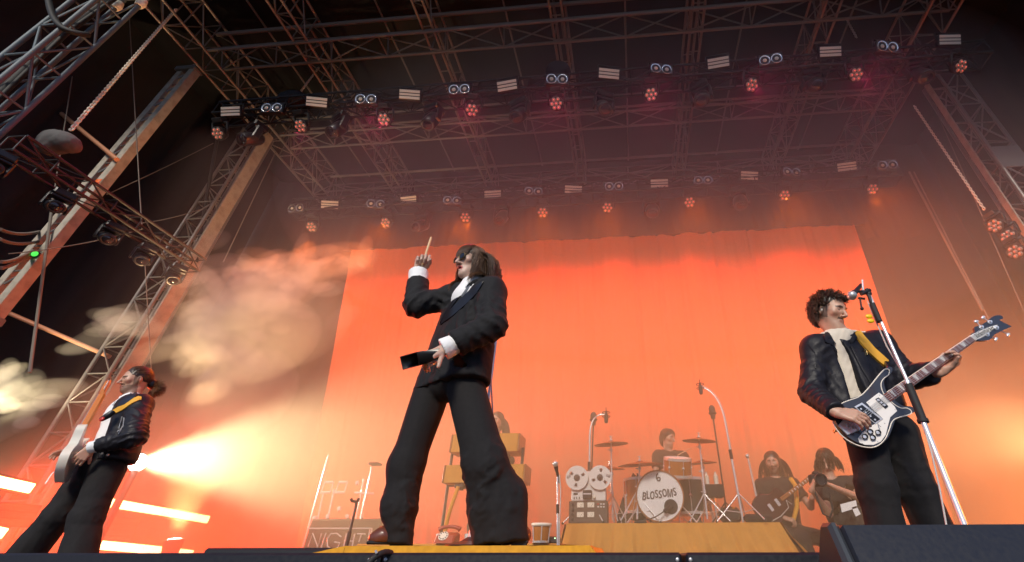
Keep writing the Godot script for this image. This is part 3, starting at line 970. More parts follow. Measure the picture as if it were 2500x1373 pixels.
# head: c is the point between the ears; look: options open, lips, brow, beard(p)->0..1, nose length
func head(out: Array, c: Vector3, b: Basis, skin: Color, o: Dictionary, size := 1.0, cell := 0.0046) -> void:
	var f := Field.new(c - Vector3.ONE * 0.185 * size, c + Vector3.ONE * 0.16 * size, cell)
	var P := func(x: float, y: float, z: float) -> Vector3: return c + b * (Vector3(x, y, z) * size)
	f.ell(P.call(0, 0.035, -0.012), Vector3(0.075, 0.088, 0.098) * size, b, 0.0)
	f.cone(P.call(0, -0.002, 0.03), P.call(0, -0.075, 0.047), 0.064 * size, 0.040 * size, 0.03)
	for s in [-1.0, 1.0]:
		f.cone(P.call(s * 0.054, -0.032, 0.0), P.call(s * 0.015, -0.098, 0.060), 0.019 * size, 0.017 * size, 0.03)
		f.ell(P.call(s * 0.043, -0.014, 0.062), Vector3(0.022, 0.018, 0.018) * size, b, 0.025)
	f.ell(P.call(0, -0.102, 0.068), Vector3(0.021, 0.016, 0.017) * size, b, 0.02)
	f.cone(P.call(-0.030, 0.027, 0.078), P.call(0.030, 0.027, 0.078), 0.011 * size, 0.011 * size, 0.016)
	for s in [-1.0, 1.0]: f.dig(P.call(s * 0.031, 0.007, 0.099), Vector3(0.020, 0.012, 0.017) * size, b, 0.012)
	var nl: float = o.get("nose", 1.0)
	f.cone(P.call(0, 0.018, 0.088), P.call(0, -0.028, 0.088 + 0.022 * nl), 0.0075 * size, 0.0115 * size, 0.010)
	for s in [-1.0, 1.0]: f.ell(P.call(s * 0.0115, -0.034, 0.097), Vector3(0.0085, 0.0075, 0.011) * size, b, 0.006)
	for s in [-1.0, 1.0]:
		f.cone(P.call(s * 0.019, -0.061, 0.082), P.call(s * 0.003, -0.058, 0.092), 0.0045 * size, 0.0062 * size, 0.006)
		f.cone(P.call(s * 0.017, -0.063, 0.082), P.call(0, -0.071 - 0.006 * o.get("open", 0.0), 0.089), 0.0045 * size, 0.0072 * size, 0.006)
	if o.get("open", 0.0) > 0: f.dig(P.call(0, -0.066, 0.094), Vector3(0.013, 0.0075 * o.open, 0.022) * size, b, 0.004)
	for s in [-1.0, 1.0]:
		f.ell(P.call(s * 0.077, -0.004, -0.010), Vector3(0.0085, 0.032, 0.020) * size, b * Basis(Vector3.UP, s * 0.35) * Basis(Vector3.RIGHT, -0.2), 0.008)
		f.dig(P.call(s * 0.087, -0.002, -0.004), Vector3(0.006, 0.017, 0.010) * size, b, 0.004)
	f.cone(P.call(0, -0.05, -0.026), o.get("neck", P.call(0, -0.17, -0.045)), 0.054 * size, 0.060 * size, 0.03)
	var bi := b.inverse()
	var lips: Color = o.get("lips", skin * Color(0.85, 0.6, 0.6))
	var hairc: Color = o.get("hair", Color(0.02, 0.013, 0.009))
	var beard = o.get("beard")
	f.mesh(null, func(p: Vector3) -> Color:
		var q := (bi * (p - c)) / size
		var k := skin
		var r := fn2.get_noise_3d(q.x * 40, q.y * 40, q.z * 40)
		k = k * (1.0 + 0.10 * r)
		if q.z > 0.03: k = k.lerp(skin * Color(1.05, 0.78, 0.72), 0.5 * clampf(1.0 - Vector2(absf(q.x) - 0.04, q.y + 0.022).length() / 0.03, 0, 1))
		if q.z > 0.072 and absf(q.x) < 0.024 - absf(q.y + 0.065) * 0.6 and absf(q.y + 0.064) < 0.014: k = lips
		if o.get("open", 0.0) > 0 and q.z > 0.06 and Vector2(q.x / 0.013, (q.y + 0.066) / (0.007 * o.open)).length() < 1.0 and q.z < 0.09: k = Color(0.05, 0.012, 0.012)
		var by: float = q.y - 0.026 + 0.16 * maxf(0, absf(q.x) - 0.028)
		if q.z > 0.055 and absf(q.x) > 0.010 and absf(q.x) < 0.052 and absf(by) < 0.0058: k = k.lerp(hairc, 0.85)
		if beard != null: k = k.lerp(hairc, clampf(float(beard.call(q)), 0, 1) * (0.85 + 0.15 * r))
		k.a = 1.0
		return k, out)

func eyes(t: Node3D, c: Vector3, b: Basis, size := 1.0, open := true) -> void:
	for s in [-1.0, 1.0]:
		var p := c + b * (Vector3(s * 0.031, 0.006, 0.073) * size)
		var st_ := st(); ball(st_, p, Vector3.ONE * 0.0125 * size, 10, 8, b)
		var e := put("eye", done(st_), M.eye if open else M.lid, t)
		if open:
			st_ = st(); ball(st_, p + b * (Vector3(0, 0.0005, 0.0095) * size), Vector3(0.0062, 0.0062, 0.004) * size, 8, 6, b); put("iris", done(st_), M.iris, e)
		st_ = st(); ball(st_, p + b * (Vector3(0, 0.0042, 0.0015) * size), Vector3(0.0138, 0.0095, 0.0128) * size, 10, 6, b); put("eyelid", done(st_), M.lid, e)

# the unclothed body: joints j (neck, chest, pelvis, sh, el, wr, hp, kn, an as [right, left])
func body(j: Dictionary, out: Array, skin: Color, cell := 0.017) -> void:
	var lo := Vector3.INF
	var hi := -Vector3.INF
	for k in j:
		for p in (j[k] if j[k] is Array else [j[k]]):
			lo = lo.min(p); hi = hi.max(p)
	var f := Field.new(lo - Vector3.ONE * 0.2, hi + Vector3.ONE * 0.2, cell)
	f.cone(j.pelvis, j.chest, 0.072, 0.074, 0.05)
	f.cone(j.chest, j.neck, 0.07, 0.052, 0.05)
	for s in 2:
		f.cone(j.chest.lerp(j.neck, 0.7), j.sh[s], 0.06, 0.05, 0.05)
		f.cone(j.sh[s], j.el[s], 0.046, 0.038, 0.03)
		f.cone(j.el[s], j.wr[s], 0.039, 0.027, 0.02)
		if j.has("kn"):
			f.cone(j.pelvis, j.hp[s], 0.07, 0.066, 0.04)
			f.cone(j.hp[s], j.kn[s], 0.06, 0.046, 0.03)
			f.cone(j.kn[s], j.an[s], 0.05, 0.034, 0.03)
	f.mesh(null, func(p): return skin, out)

# a ribbon laid on a surface: pixel points along it with a half width in pixels, raised by lift
func ribbon(s: SurfaceTool, f: Field, px: Array, lift: float, thick: float, across := 3, flip := false) -> void:
	var rows := []
	var n := px.size()
	# finer steps along the line
	var pts := []
	for i in n - 1:
		for k in 6: pts.append([lerpf(px[i][0], px[i + 1][0], k / 6.0), lerpf(px[i][1], px[i + 1][1], k / 6.0), lerpf(px[i][2], px[i + 1][2], k / 6.0)])
	pts.append(px[n - 1])
	for i in pts.size():
		var a: Array = pts[maxi(i - 1, 0)]
		var b: Array = pts[mini(i + 1, pts.size() - 1)]
		var d := Vector2(b[0] - a[0], b[1] - a[1]).normalized()
		var nn := Vector2(-d.y, d.x)
		var row := []
		for k in across + 1:
			var o: float = (float(k) / across * 2 - 1) * pts[i][2]
			var p := f.hit(EYE, ray(pts[i][0] + nn.x * o, pts[i][1] + nn.y * o))
			row.append(p)
		rows.append(row)
	# fill points that missed from their neighbours
	for r in rows:
		for k in r.size():
			if r[k] == Vector3.INF:
				for m in r:
					if m != Vector3.INF: r[k] = m
	var good := []
	for r in rows:
		if not r.has(Vector3.INF): good.append(r)
	rows = good
	if rows.size() < 2: return
	# raise every point along the average normal, then lay the top and the side walls
	var up := []
	var m := rows.size()
	for i in m:
		var row := []
		for k in across + 1:
			var du: Vector3 = rows[mini(i + 1, m - 1)][k] - rows[maxi(i - 1, 0)][k]
			var dv: Vector3 = rows[i][mini(k + 1, across)] - rows[i][maxi(k - 1, 0)]
			var nn := du.cross(dv).normalized()
			if nn.dot(EYE - rows[i][k]) < 0: nn = -nn
			row.append(rows[i][k] + nn * lift)
			rows[i][k] = rows[i][k] - nn * thick
		up.append(row)
	var lay := func(a: Vector3, b: Vector3, c: Vector3, d: Vector3, see: Vector3):
		if (b - a).cross(d - a).dot(see) > 0: quad(s, a, d, c, b)
		else: quad(s, a, b, c, d)
	s.set_smooth_group(0)
	for i in m - 1:
		for k in across:
			lay.call(up[i][k], up[i + 1][k], up[i + 1][k + 1], up[i][k + 1], EYE - up[i][k])
	s.set_smooth_group(-1)
	for i in m - 1:
		for k in [0, across]:
			var o: Vector3 = up[i][k] - up[i][across - k]
			lay.call(up[i][k], up[i + 1][k], rows[i + 1][k], rows[i][k], o)
	for i in [0, m - 1]:
		var o: Vector3 = up[i][0] - up[m - 1 - i][0]
		for k in across: lay.call(up[i][k], up[i][k + 1], rows[i][k + 1], rows[i][k], o)

# strands of hair over a head. root(i) -> [unit direction in head axes, or null]; lie: how strongly they fall; see singers below
func strands(t: Node3D, called: String, c: Vector3, b: Basis, o: Dictionary) -> MeshInstance3D:
	var s := st()
	var r := RandomNumberGenerator.new()
	r.seed = o.get("seed", 1)
	var size: float = o.get("size", 1.0)
	var R: Vector3 = Vector3(0.083, 0.094, 0.104) * size
	var mid := c + b * (Vector3(0, 0.035, -0.012) * size)
	var bi := b.inverse()
	var keep = o.keep
	var comb = o.comb
	var n: int = o.n
	var seg: int = o.get("seg", 9)
	var cling: float = o.get("cling", 9.0)
	var made := 0
	var guard := 0
	while made < n and guard < n * 20:
		guard += 1
		var d := Vector3(r.randfn(), r.randfn(), r.randfn()).normalized()
		if not keep.call(d): continue
		made += 1
		var layer: float = 1.0 + o.get("puff", 0.08) * r.randf()
		var p := mid + b * (d * R)
		var dir: Vector3 = b * (comb.call(d) as Vector3).normalized()
		var length: float = o.length * r.randf_range(0.75, 1.1) * (o.len.call(d) if o.has("len") else 1.0)
		var step := length / seg
		var phase := r.randf() * TAU
		var wave: float = o.get("wave", 0.0) * r.randf_range(0.5, 1.4)
		var wl: float = o.get("wavelength", 0.05)
		var side := dir.cross(b * d).normalized()
		var pts := []
		var rad := []
		var base: float = o.get("width", 0.0028) * r.randf_range(0.7, 1.3)
		for k in seg + 1:
			var u := float(k) / seg
			var a := phase + u * length / wl * TAU
			pts.append(p + (side * sin(a) + (b * d) * cos(a) * o.get("curl", 0.3)) * wave * minf(1.0, u * 2.5))
			rad.append(base * (1.0 - 0.75 * u * u) + 0.0003)
			p += dir * step
			dir = dir.lerp(o.get("down", Vector3.DOWN), o.get("lie", 0.2)).normalized()
			var q: Vector3 = (bi * (p - mid)) / (R * layer)
			var l: float = q.length()
			if l < 1.0 or (q.y > cling and l > 1.0):
				p = mid + b * ((q / maxf(l, 0.01)) * R * layer)
				var nn: Vector3 = b * (q / R).normalized()
				dir = (dir - nn * (dir.dot(nn) if q.y > cling else minf(0.0, dir.dot(nn)))).normalized()
			if o.has("avoid"):
				for cap in o.avoid:
					var v: Vector3 = Geometry3D.get_closest_point_to_segment(p, cap[0], cap[1])
					var e := p - v
					if e.length() < cap[2]: p = v + e.normalized() * float(cap[2])
		var g := r.randf_range(0.6, 1.5)
		var col: Color = o.color
		s.set_color(Color(col.r * g, col.g * g, col.b * g))
		tube(s, pts, rad, 3, false)
	return put(called, done(s), M.hair, t)

func hair_cap(t: Node3D, c: Vector3, b: Basis, size: float, col: Color, shapes: Array) -> MeshInstance3D:
	var f := Field.new(c - Vector3.ONE * 0.24 * size, c + Vector3.ONE * 0.22 * size, 0.007)
	for q in shapes:
		if q[0] == "dig": f.dig(c + b * (q[1] * size), q[2] * size, b, 0.01)
		else: f.ell(c + b * (q[1] * size), q[2] * size, b, 0.02)
	var m := f.mesh(func(p): return 0.004 * fn2.get_noise_3d(p.x * 60, p.y * 30, p.z * 60), func(p): return col)
	return put("hair", m, M.hair, t)

# cloth wrinkles: list of [centre, direction across the creases, spacing, height, reach]
func wrinkles(list: Array, amp := 0.004, stretch := Vector3(9, 4, 9)) -> Callable:
	return func(p: Vector3) -> float:
		var v := amp * (fn2.get_noise_3d(p.x * stretch.x, p.y * stretch.y, p.z * stretch.z) + 0.5 * fn2.get_noise_3d(p.x * stretch.x * 2.3 + 7, p.y * stretch.y * 2.3, p.z * stretch.z * 2.3))
		for q in list:
			var d: Vector3 = p - q[0]
			var l := d.length() / float(q[4])
			if l < 1.6:
				var w := fn2.get_noise_3d(p.x * 11, p.y * 11, p.z * 11)
				v += float(q[3]) * exp(-l * l * 2.0) * (1.0 - absf(sin((d.dot(q[1]) / float(q[2]) + w * 0.5) * PI)) * 1.6)
		return v

func shoe(t: Node3D, heel: Vector3, toe: Vector3, m: Material, h := 0.1) -> void:
	var f := Field.new(heel.min(toe) - Vector3.ONE * 0.14, heel.max(toe) + Vector3.ONE * 0.14, 0.008)
	var d := (toe - heel).normalized()
	f.cone(heel + Vector3(0, h * 0.5, 0), heel + d * 0.08 + Vector3(0, h * 0.45, 0), 0.042, 0.044, 0.03)
	f.cone(heel + d * 0.08 + Vector3(0, 0.045, 0), toe + Vector3(0, 0.035, 0) - d * 0.04, 0.046, 0.036, 0.03, 0.8, Vector3.UP)
	f.cut(heel + Vector3(0, 0.018, 0), Vector3.DOWN)
	var o := put("shoe", f.mesh(), m, t)
	var s := st()
	beam(s, heel - d * 0.03 + Vector3(0, 0.016, 0), toe + Vector3(0, 0.016, 0), 0.075, 0.014, Vector3.UP, 0.005)
	box(s, Transform3D(frame(Vector3.UP, d), heel + Vector3(0, 0.0, 0) + d * 0.01), Vector3(0.07, 0.03, 0.07), 0.005)
	put("sole", done(s), M.black_rubber, o)

func people_materials() -> void:
	M.skin = mat(1, 1, 1, 0.48)
	M.skin.vertex_color_use_as_albedo = true
	M.skin.subsurf_scatter_enabled = true
	M.skin.subsurf_scatter_strength = 0.12
	M.hair = mat(1, 1, 1, 0.38)
	M.hair.vertex_color_use_as_albedo = true
	M.eye = mat(0.72, 0.68, 0.64, 0.15)
	M.iris = mat(0.03, 0.018, 0.01, 0.1)
	M.lid = mat(0.42, 0.24, 0.18, 0.5)
	M.suit = tri(mat(0.0052, 0.0048, 0.0068, 0.85), 5.0)
	M.suit.albedo_texture = noise_tex(256, 0.03, 61, 4, [Color(0.6, 0.58, 0.62), Color(1, 1, 1)])
	M.suit.normal_enabled = true
	M.suit.normal_texture = noise_tex(256, 0.25, 62, 3, [], 2.0)
	M.suit.normal_scale = 0.35
	M.suit.rim_enabled = true
	M.suit.rim = 0.06
	M.trousers = tri(mat(0.007, 0.005, 0.0055, 0.88), 4.0)
	M.trousers.albedo_texture = M.suit.albedo_texture
	M.trousers.normal_enabled = true
	M.trousers.normal_texture = M.suit.normal_texture
	M.trousers.normal_scale = 0.3
	M.satin = mat(0.009, 0.009, 0.011, 0.38)
	M.shirt = tri(mat(0.78, 0.78, 0.78, 0.75), 6.0)
	M.stripes = mat(0.10, 0.11, 0.13, 0.7)
	M.leather = tri(mat(0.012, 0.011, 0.015, 0.58), 5.0)
	M.leather.roughness_texture = noise_tex(256, 0.03, 66, 4, [Color(0.75, 0.75, 0.75), Color(1, 1, 1)])
	M.leather.metallic_specular = 0.36
	M.leather.normal_enabled = true
	M.leather.normal_texture = noise_tex(256, 0.08, 67, 4, [], 3.0)
	M.leather.normal_scale = 0.22
	M.sweater = tri(mat(0.62, 0.55, 0.45, 0.9), 5.0)
	M.strap_yellow = tri(mat(0.72, 0.36, 0.03, 0.7), 6.0)
	M.brown_shoe = mat(0.12, 0.035, 0.018, 0.3)
	M.black_shoe = mat(0.012, 0.012, 0.013, 0.3)
	M.tee = tri(mat(0.018, 0.016, 0.016, 0.9), 5.0)
	M.gold = mat(0.55, 0.38, 0.15, 0.3, 1.0)
	M.red_plastic = mat(0.5, 0.03, 0.02, 0.35)
	M.wood_stick = mat(0.72, 0.52, 0.30, 0.5)

func cuff(t: Node3D, a: Vector3, b: Vector3, r: float, m: Material, r2 := -1.0) -> void:
	var f := Field.new(a.min(b) - Vector3.ONE * (r + 0.03), a.max(b) + Vector3.ONE * (r + 0.03), 0.006)
	f.cone(a, b, r, r if r2 < 0 else r2, 0.0)
	var d := (b - a).normalized()
	f.cut(b, d)
	f.cut(a, -d)
	put("shirt_cuff", f.mesh(func(p): return 0.002 * fn2.get_noise_3d(p.x * 40, p.y * 40, p.z * 40)), m, t)

func build_singer() -> void:
	var t := thing("person", "person in an oversized black suit with flared trousers and sunglasses, holding up a drumstick", "person", Vector3.ZERO)
	var skin := Color(0.50, 0.33, 0.26)
	var sh := [wz(1112, 724, -2.40), wz(1200, 712, -2.20)]
	var el := [wz(1017, 745, -2.30), wz(1200, 797, -2.10)]
	var wr := [wz(1022, 667, -2.36), wz(1084, 853, -2.04)]
	var hp := [wz(1058, 948, -2.36), wz(1138, 948, -2.26)]
	var kn := [wz(993, 1136, -2.34), wz(1186, 1136, -2.22)]
	var an := [wz(975, 1312, -2.34), wz(1232, 1314, -2.28)]
	var neck := wz(1158, 690, -2.31)
	var chest := wz(1140, 760, -2.32)
	var pelvis := wz(1100, 925, -2.31)
	var hb := facing_basis(Vector3(-0.56, -0.12, 0.83), 0.05)
	var hc := wz(1151, 645, -2.31)
	var out := [PackedVector3Array(), PackedVector3Array(), PackedColorArray(), PackedInt32Array()]
	body({"sh": sh, "el": el, "wr": wr, "hp": hp, "kn": kn, "an": an, "neck": neck, "chest": chest, "pelvis": pelvis}, out, skin)
	head(out, hc, hb, skin, {"open": 1.0, "lips": Color(0.40, 0.06, 0.06), "neck": neck + Vector3(0, -0.03, 0), "nose": 1.15}, 1.0)
	# right hand: a fist round the stick, back of the hand to the left
	var stick_a := wz(1032, 645, -2.335)
	var stick_b := wz(1053, 579, -2.30)
	var hy: Vector3 = (wz(1033, 628, -2.33) - wr[0]).normalized()
	var hz: Vector3 = (Vector3(0.55, 0.0, 0.8) - hy * hy.dot(Vector3(0.55, 0.0, 0.8))).normalized()
	hand(out, wr[0], Basis(hy.cross(hz), hy, hz), [[1.25, 0.6], [1.0, 1.3, 0.7], [1.25, 1.45, 0.8], [1.35, 1.5, 0.8], [1.4, 1.5, 0.8]], skin, 0.0036, 0.06, 1.12)
	# left hand: round the cowbell
	var cb := wz(1056, 868, -2.02)
	var cm := wz(1000, 882, -1.90)
	hy = (wz(1058, 864, -2.0) - wr[1]).normalized()
	hz = (Vector3(-0.2, -0.75, -0.45) - hy * hy.dot(Vector3(-0.2, -0.75, -0.45))).normalized()
	hand(out, wr[1] , Basis(hy.cross(hz), hy, hz), [[0.3, 0.2], [0.5, 0.9, 0.5], [0.6, 0.9, 0.5], [0.7, 0.9, 0.5], [0.8, 0.9, 0.5]], skin)
	put("body", Field.commit(out), M.skin, t)
	# sunglasses
	var g := Node3D.new(); g.name = "sunglasses"; t.add_child(g)
	for s in [-1.0, 1.0]:
		var a := st(); ball(a, hc + hb * Vector3(s * 0.034, 0.006, 0.100), Vector3(0.026, 0.021, 0.004), 14, 6, hb * Basis(Vector3.UP, s * 0.12)); put("lens", done(a), M.dark_glass, g)
		a = st()
		var ring := []
		for k in 17: ring.append(hc + hb * (Vector3(s * 0.034, 0.006, 0.100) + Basis(Vector3.UP, s * 0.12) * Vector3(cos(TAU * k / 16) * 0.0265, sin(TAU * k / 16) * 0.0215, 0)))
		tube(a, ring, 0.0014, 5, false)
		tube(a, [hc + hb * Vector3(s * 0.058, 0.012, 0.096), hc + hb * Vector3(s * 0.074, 0.012, 0.05), hc + hb * Vector3(s * 0.080, 0.008, -0.01)], 0.0016, 5)
		if s > 0: tube(a, [hc + hb * Vector3(-0.009, 0.012, 0.104), hc + hb * Vector3(0.009, 0.012, 0.104)], 0.0015, 5)
		put("frame", done(a), M.gold, g)
	# hair: long, wavy, with a fringe
	var hcol := Color(0.070, 0.033, 0.015)
	var h := hair_cap(t, hc, hb, 1.0, hcol * 0.7, [["add", Vector3(0, 0.042, -0.018), Vector3(0.088, 0.094, 0.105)], ["add", Vector3(0, -0.04, -0.07), Vector3(0.075, 0.10, 0.055)], ["dig", Vector3(0, -0.055, 0.10), Vector3(0.066, 0.11, 0.105)], ["dig", Vector3(0, -0.17, 0.02), Vector3(0.05, 0.08, 0.05)]])
	var av := [[sh[0], neck + Vector3(0, -0.03, 0), 0.085], [sh[1], neck + Vector3(0, -0.03, 0), 0.09], [neck + Vector3(0, -0.05, 0), hc, 0.062]]
	strands(h, "locks", hc, hb, {"n": 2500, "seed": 5, "length": 0.37, "seg": 20, "wave": 0.017, "wavelength": 0.12, "lie": 0.20, "cling": 0.15, "puff": 0.07, "width": 0.0017, "color": hcol, "avoid": av,
		"keep": func(d: Vector3) -> bool: return d.y > -0.35 and not (d.z > 0.25 and d.y < 0.75) and not (d.z > 0.05 and d.y < 0.1),
		"comb": func(d: Vector3) -> Vector3: return Vector3(d.x * 1.5 + (0.6 if d.x > 0 else -0.6), 0.0, -0.7),
		"len": func(d: Vector3) -> float: return 0.80 + 0.22 * d.y})
	strands(h, "fringe", hc, hb, {"n": 620, "seed": 6, "length": 0.140, "seg": 10, "wave": 0.003, "wavelength": 0.12, "lie": 0.10, "cling": -0.5, "puff": 0.12, "width": 0.0017, "color": hcol,
		"keep": func(d: Vector3) -> bool: return d.z > 0.12 and d.y > 0.55 and absf(d.x) < 0.75,
		"comb": func(d: Vector3) -> Vector3: return Vector3(d.x * 0.7, -0.15, 1.0)})
	strands(h, "side_locks", hc, hb, {"n": 760, "seed": 8, "length": 0.29, "seg": 16, "wave": 0.013, "wavelength": 0.11, "lie": 0.22, "cling": 0.0, "puff": 0.14, "width": 0.0016, "color": hcol * 1.4, "avoid": av,
		"keep": func(d: Vector3) -> bool: return absf(d.x) > 0.62 and d.y > 0.15 and d.z > -0.2 and d.z < 0.55,
		"comb": func(d: Vector3) -> Vector3: return Vector3(d.x * 0.6, -0.6, 0.0)})
	# shirt with collar, tie
	var f := Field.new(wz(1090, 780, -2.1).min(wz(1240, 660, -2.5)) - Vector3.ONE * 0.12, wz(1240, 660, -2.1).max(wz(1090, 780, -2.5)) + Vector3.ONE * 0.12, 0.010)
	f.cone(chest + Vector3(0, 0.06, 0), chest + Vector3(0.0, -0.10, 0.0), 0.100, 0.09, 0.05)
	f.cone(neck + Vector3(0, 0.012, 0), neck + Vector3(-0.01, -0.12, 0.01), 0.068, 0.096, 0.04)
	f.cut(neck + Vector3(0, 0.022, 0), Vector3(-0.25, 1.0, 0.1))
	put("shirt", f.mesh(), M.shirt, t)
	var s := st(); ribbon(s, f, [[1150, 691, 3.6], [1144, 699, 2.2], [1138, 708, 2.6], [1128, 724, 3.4]], 0.006, 0.004); put("tie", done(s), M.stripes, t)
	s = st(); ribbon(s, f, [[1168, 683, 2.0], [1160, 691, 6.0], [1153, 703, 3.0]], 0.011, 0.002); ribbon(s, f, [[1141, 684, 1.5], [1141, 693, 3.5], [1136, 703, 1.5]], 0.011, 0.002); put("collar", done(s), M.shirt, t)
	cuff(t, wr[0].lerp(el[0], 0.36), wr[0].lerp(el[0], 0.0), 0.058, M.shirt, 0.064)
	cuff(t, wr[1].lerp(el[1], 0.32), wr[1].lerp(el[1], -0.02), 0.050, M.shirt, 0.058)
	# jacket
	var jm := wz(1110, 830, -2.3)
	f = Field.new(Vector3(wz(985, 750, -2.3).x - 0.03, wz(1090, 960, -2.3).y - 0.05, -2.62), Vector3(wz(1240, 700, -2.2).x + 0.05, wz(1020, 650, -2.3).y + 0.05, -1.95), 0.0105)
	var hemR := wz(1046, 1010, -2.36)
	var hemL := wz(1130, 1010, -2.24)
	f.cone(wz(1130, 735, -2.39), hemR, 0.100, 0.122, 0.08)
	f.cone(wz(1178, 730, -2.25), hemL, 0.100, 0.122, 0.10)
	f.cone(wz(1155, 735, -2.32), hemR.lerp(hemL, 0.5), 0.115, 0.12, 0.06)
	f.cone(sh[0], neck + Vector3(0.0, -0.045, -0.02), 0.078, 0.06, 0.05)
	f.cone(sh[1], neck + Vector3(0.02, -0.035, -0.02), 0.080, 0.06, 0.05)
	f.cut(wz(1090, 951, -2.3), Vector3(0.03, -1, 0.12))
	f.cone(sh[0], el[0], 0.080, 0.073, 0.05)
	f.cone(el[0], wr[0].lerp(el[0], 0.16), 0.073, 0.070, 0.03)
	f.cone(sh[1], el[1], 0.086, 0.078, 0.05)
	f.cone(el[1], wr[1].lerp(el[1], 0.12), 0.078, 0.068, 0.03)
	f.cut(wr[0].lerp(el[0], 0.30), wr[0] - el[0], 0.16)
	f.cut(wr[1].lerp(el[1], 0.22), wr[1] - el[1] + Vector3(0, -0.06, 0), 0.13)
	var vy := (wz(1163, 682, -2.22) - wz(1116, 729, -2.22)).normalized()
	var vz := (Vector3(-0.5, 0.0, 0.85) - vy * vy.dot(Vector3(-0.5, 0.0, 0.85))).normalized()
	f.dig(wz(1148, 699, -2.19), Vector3(0.026, 0.080, 0.060), Basis(vy.cross(vz), vy, vz), 0.01)
	f.dig(neck + Vector3(-0.015, 0.06, 0.01), Vector3(0.066, 0.075, 0.062), Basis.IDENTITY, 0.01)
	var wl := [[el[0], (wr[0] - sh[0]).normalized(), 0.05, 0.012, 0.15], [el[1], Vector3(0.5, 0.8, 0).normalized(), 0.055, 0.012, 0.16], [wr[1].lerp(el[1], 0.45), (wr[1] - el[1]).normalized(), 0.055, 0.009, 0.12], [wz(1090, 735, -2.3), Vector3(0.3, 1, 0).normalized(), 0.05, 0.010, 0.12],
		[wz(1175, 770, -2.15), Vector3(1, 0.2, 0).normalized(), 0.07, 0.016, 0.17], [wz(1105, 870, -2.2), Vector3(0.9, 0.45, 0).normalized(), 0.08, 0.014, 0.22], [wz(1060, 930, -2.2), Vector3(1, 0, 0.2).normalized(), 0.09, 0.008, 0.16], [wz(1140, 930, -2.2), Vector3(1, 0, 0.2).normalized(), 0.10, 0.008, 0.18]]
	var jk := put("jacket", f.mesh(wrinkles(wl, 0.006, Vector3(6, 3, 6))), M.suit, t)
	s = st(); ribbon(s, f, [[1180, 688, 2.0], [1158, 712, 9.0], [1132, 738, 9.5], [1100, 768, 7.5], [1076, 793, 1.5]], 0.007, 0.004, 4); put("lapel", done(s), M.satin, jk)
	s = st(); ribbon(s, f, [[1119, 727, 1.5], [1108, 738, 4.0], [1090, 765, 3.5], [1074, 790, 1.0]], 0.006, 0.003); put("lapel", done(s), M.satin, jk)
	s = st(); ribbon(s, f, [[1140, 724, 1.1], [1172, 716, 1.1]], 0.006, 0.002); put("breast_pocket", done(s), M.satin, jk)
	for q in [[1103, 864], [1110, 861], [1117, 858]]:
		var p := f.hit(EYE, ray(q[0], q[1]))
		if p != Vector3.INF:
			s = st(); ball(s, p, Vector3.ONE * 0.008, 8, 6); put("button", done(s), M.satin, jk)
	# trousers
	f = Field.new(Vector3(wz(925, 1250, -2.34).x - 0.06, 0.30, -2.62), Vector3(wz(1290, 1250, -2.2).x + 0.06, wz(1100, 925, -2.3).y, -2.0), 0.0105)
	f.cone(pelvis, wz(1097, 932, -2.31), 0.125, 0.112, 0.03)
	f.cone(hp[0], kn[0], 0.100, 0.082, 0.02)
	f.cone(kn[0], wz(976, 1235, -2.33), 0.082, 0.076, 0.05)
	f.cone(wz(976, 1235, -2.33), wz(978, 1345, -2.33), 0.076, 0.054, 0.05)
	f.cone(hp[1], kn[1], 0.100, 0.100, 0.02, 0.85, Vector3(0, 0, 1))
	f.cone(kn[1], wz(1212, 1225, -2.26), 0.100, 0.130, 0.05, 0.72, Vector3(0, 0, 1))
	f.cone(wz(1212, 1225, -2.26), wz(1226, 1355, -2.26), 0.130, 0.122, 0.05, 0.72, Vector3(0, 0, 1))
	f.cut(wz(976, 1330, -2.3), Vector3(-0.1, -1, 0.05), 0.3)
	f.cut(wz(1226, 1325, -2.2), Vector3(0.09, -1, 0.05), 0.3)
	wl = [[wz(1020, 1190, -2.3), Vector3(0.6, 1, 0).normalized(), 0.11, 0.009, 0.13], [wz(985, 1285, -2.3), Vector3(0.5, 1, 0).normalized(), 0.09, 0.008, 0.1], [wz(1180, 1200, -2.15), Vector3(1, -0.15, 0).normalized(), 0.17, 0.014, 0.26], [wz(1225, 1290, -2.2), Vector3(1, 0.3, 0).normalized(), 0.15, 0.007, 0.18], [wz(985, 1230, -2.25), Vector3(1, 0.1, 0).normalized(), 0.13, 0.010, 0.18]]
	put("trousers", f.mesh(wrinkles(wl, 0.0045, Vector3(4, 0.8, 4))), M.trousers, t)
	var top := wz(980, 1336, -2.34).y
	shoe(t, Vector3(an[0].x + 0.0, top, an[0].z - 0.02), Vector3(an[0].x - 0.13, top, an[0].z + 0.05), M.brown_shoe, 0.085)
	shoe(t, Vector3(an[1].x + 0.08, top, an[1].z), Vector3(an[1].x - 0.12, top, an[1].z + 0.04), M.brown_shoe, 0.085)
	# drumstick and cowbell are held, so they are things of their own
	s = st()
	var d := (stick_b - stick_a).normalized()
	tube(s, [stick_a - d * 0.10, stick_a, stick_b - d * 0.012, stick_b], [0.0075, 0.0078, 0.0078, 0.005], 10)
	var dm := put("drumstick", done(s), M.wood_stick)
	tag(dm, "pale wooden drumstick held upright in the raised fist", "drumstick")
	s = st()
	for q in [0.03, 0.038]: tube(s, [stick_a + d * q, stick_a + d * (q + 0.004)], 0.0083, 10)
	put("printed_band", done(s), M.black_rubber, dm)
	cowbell(cb, cm)

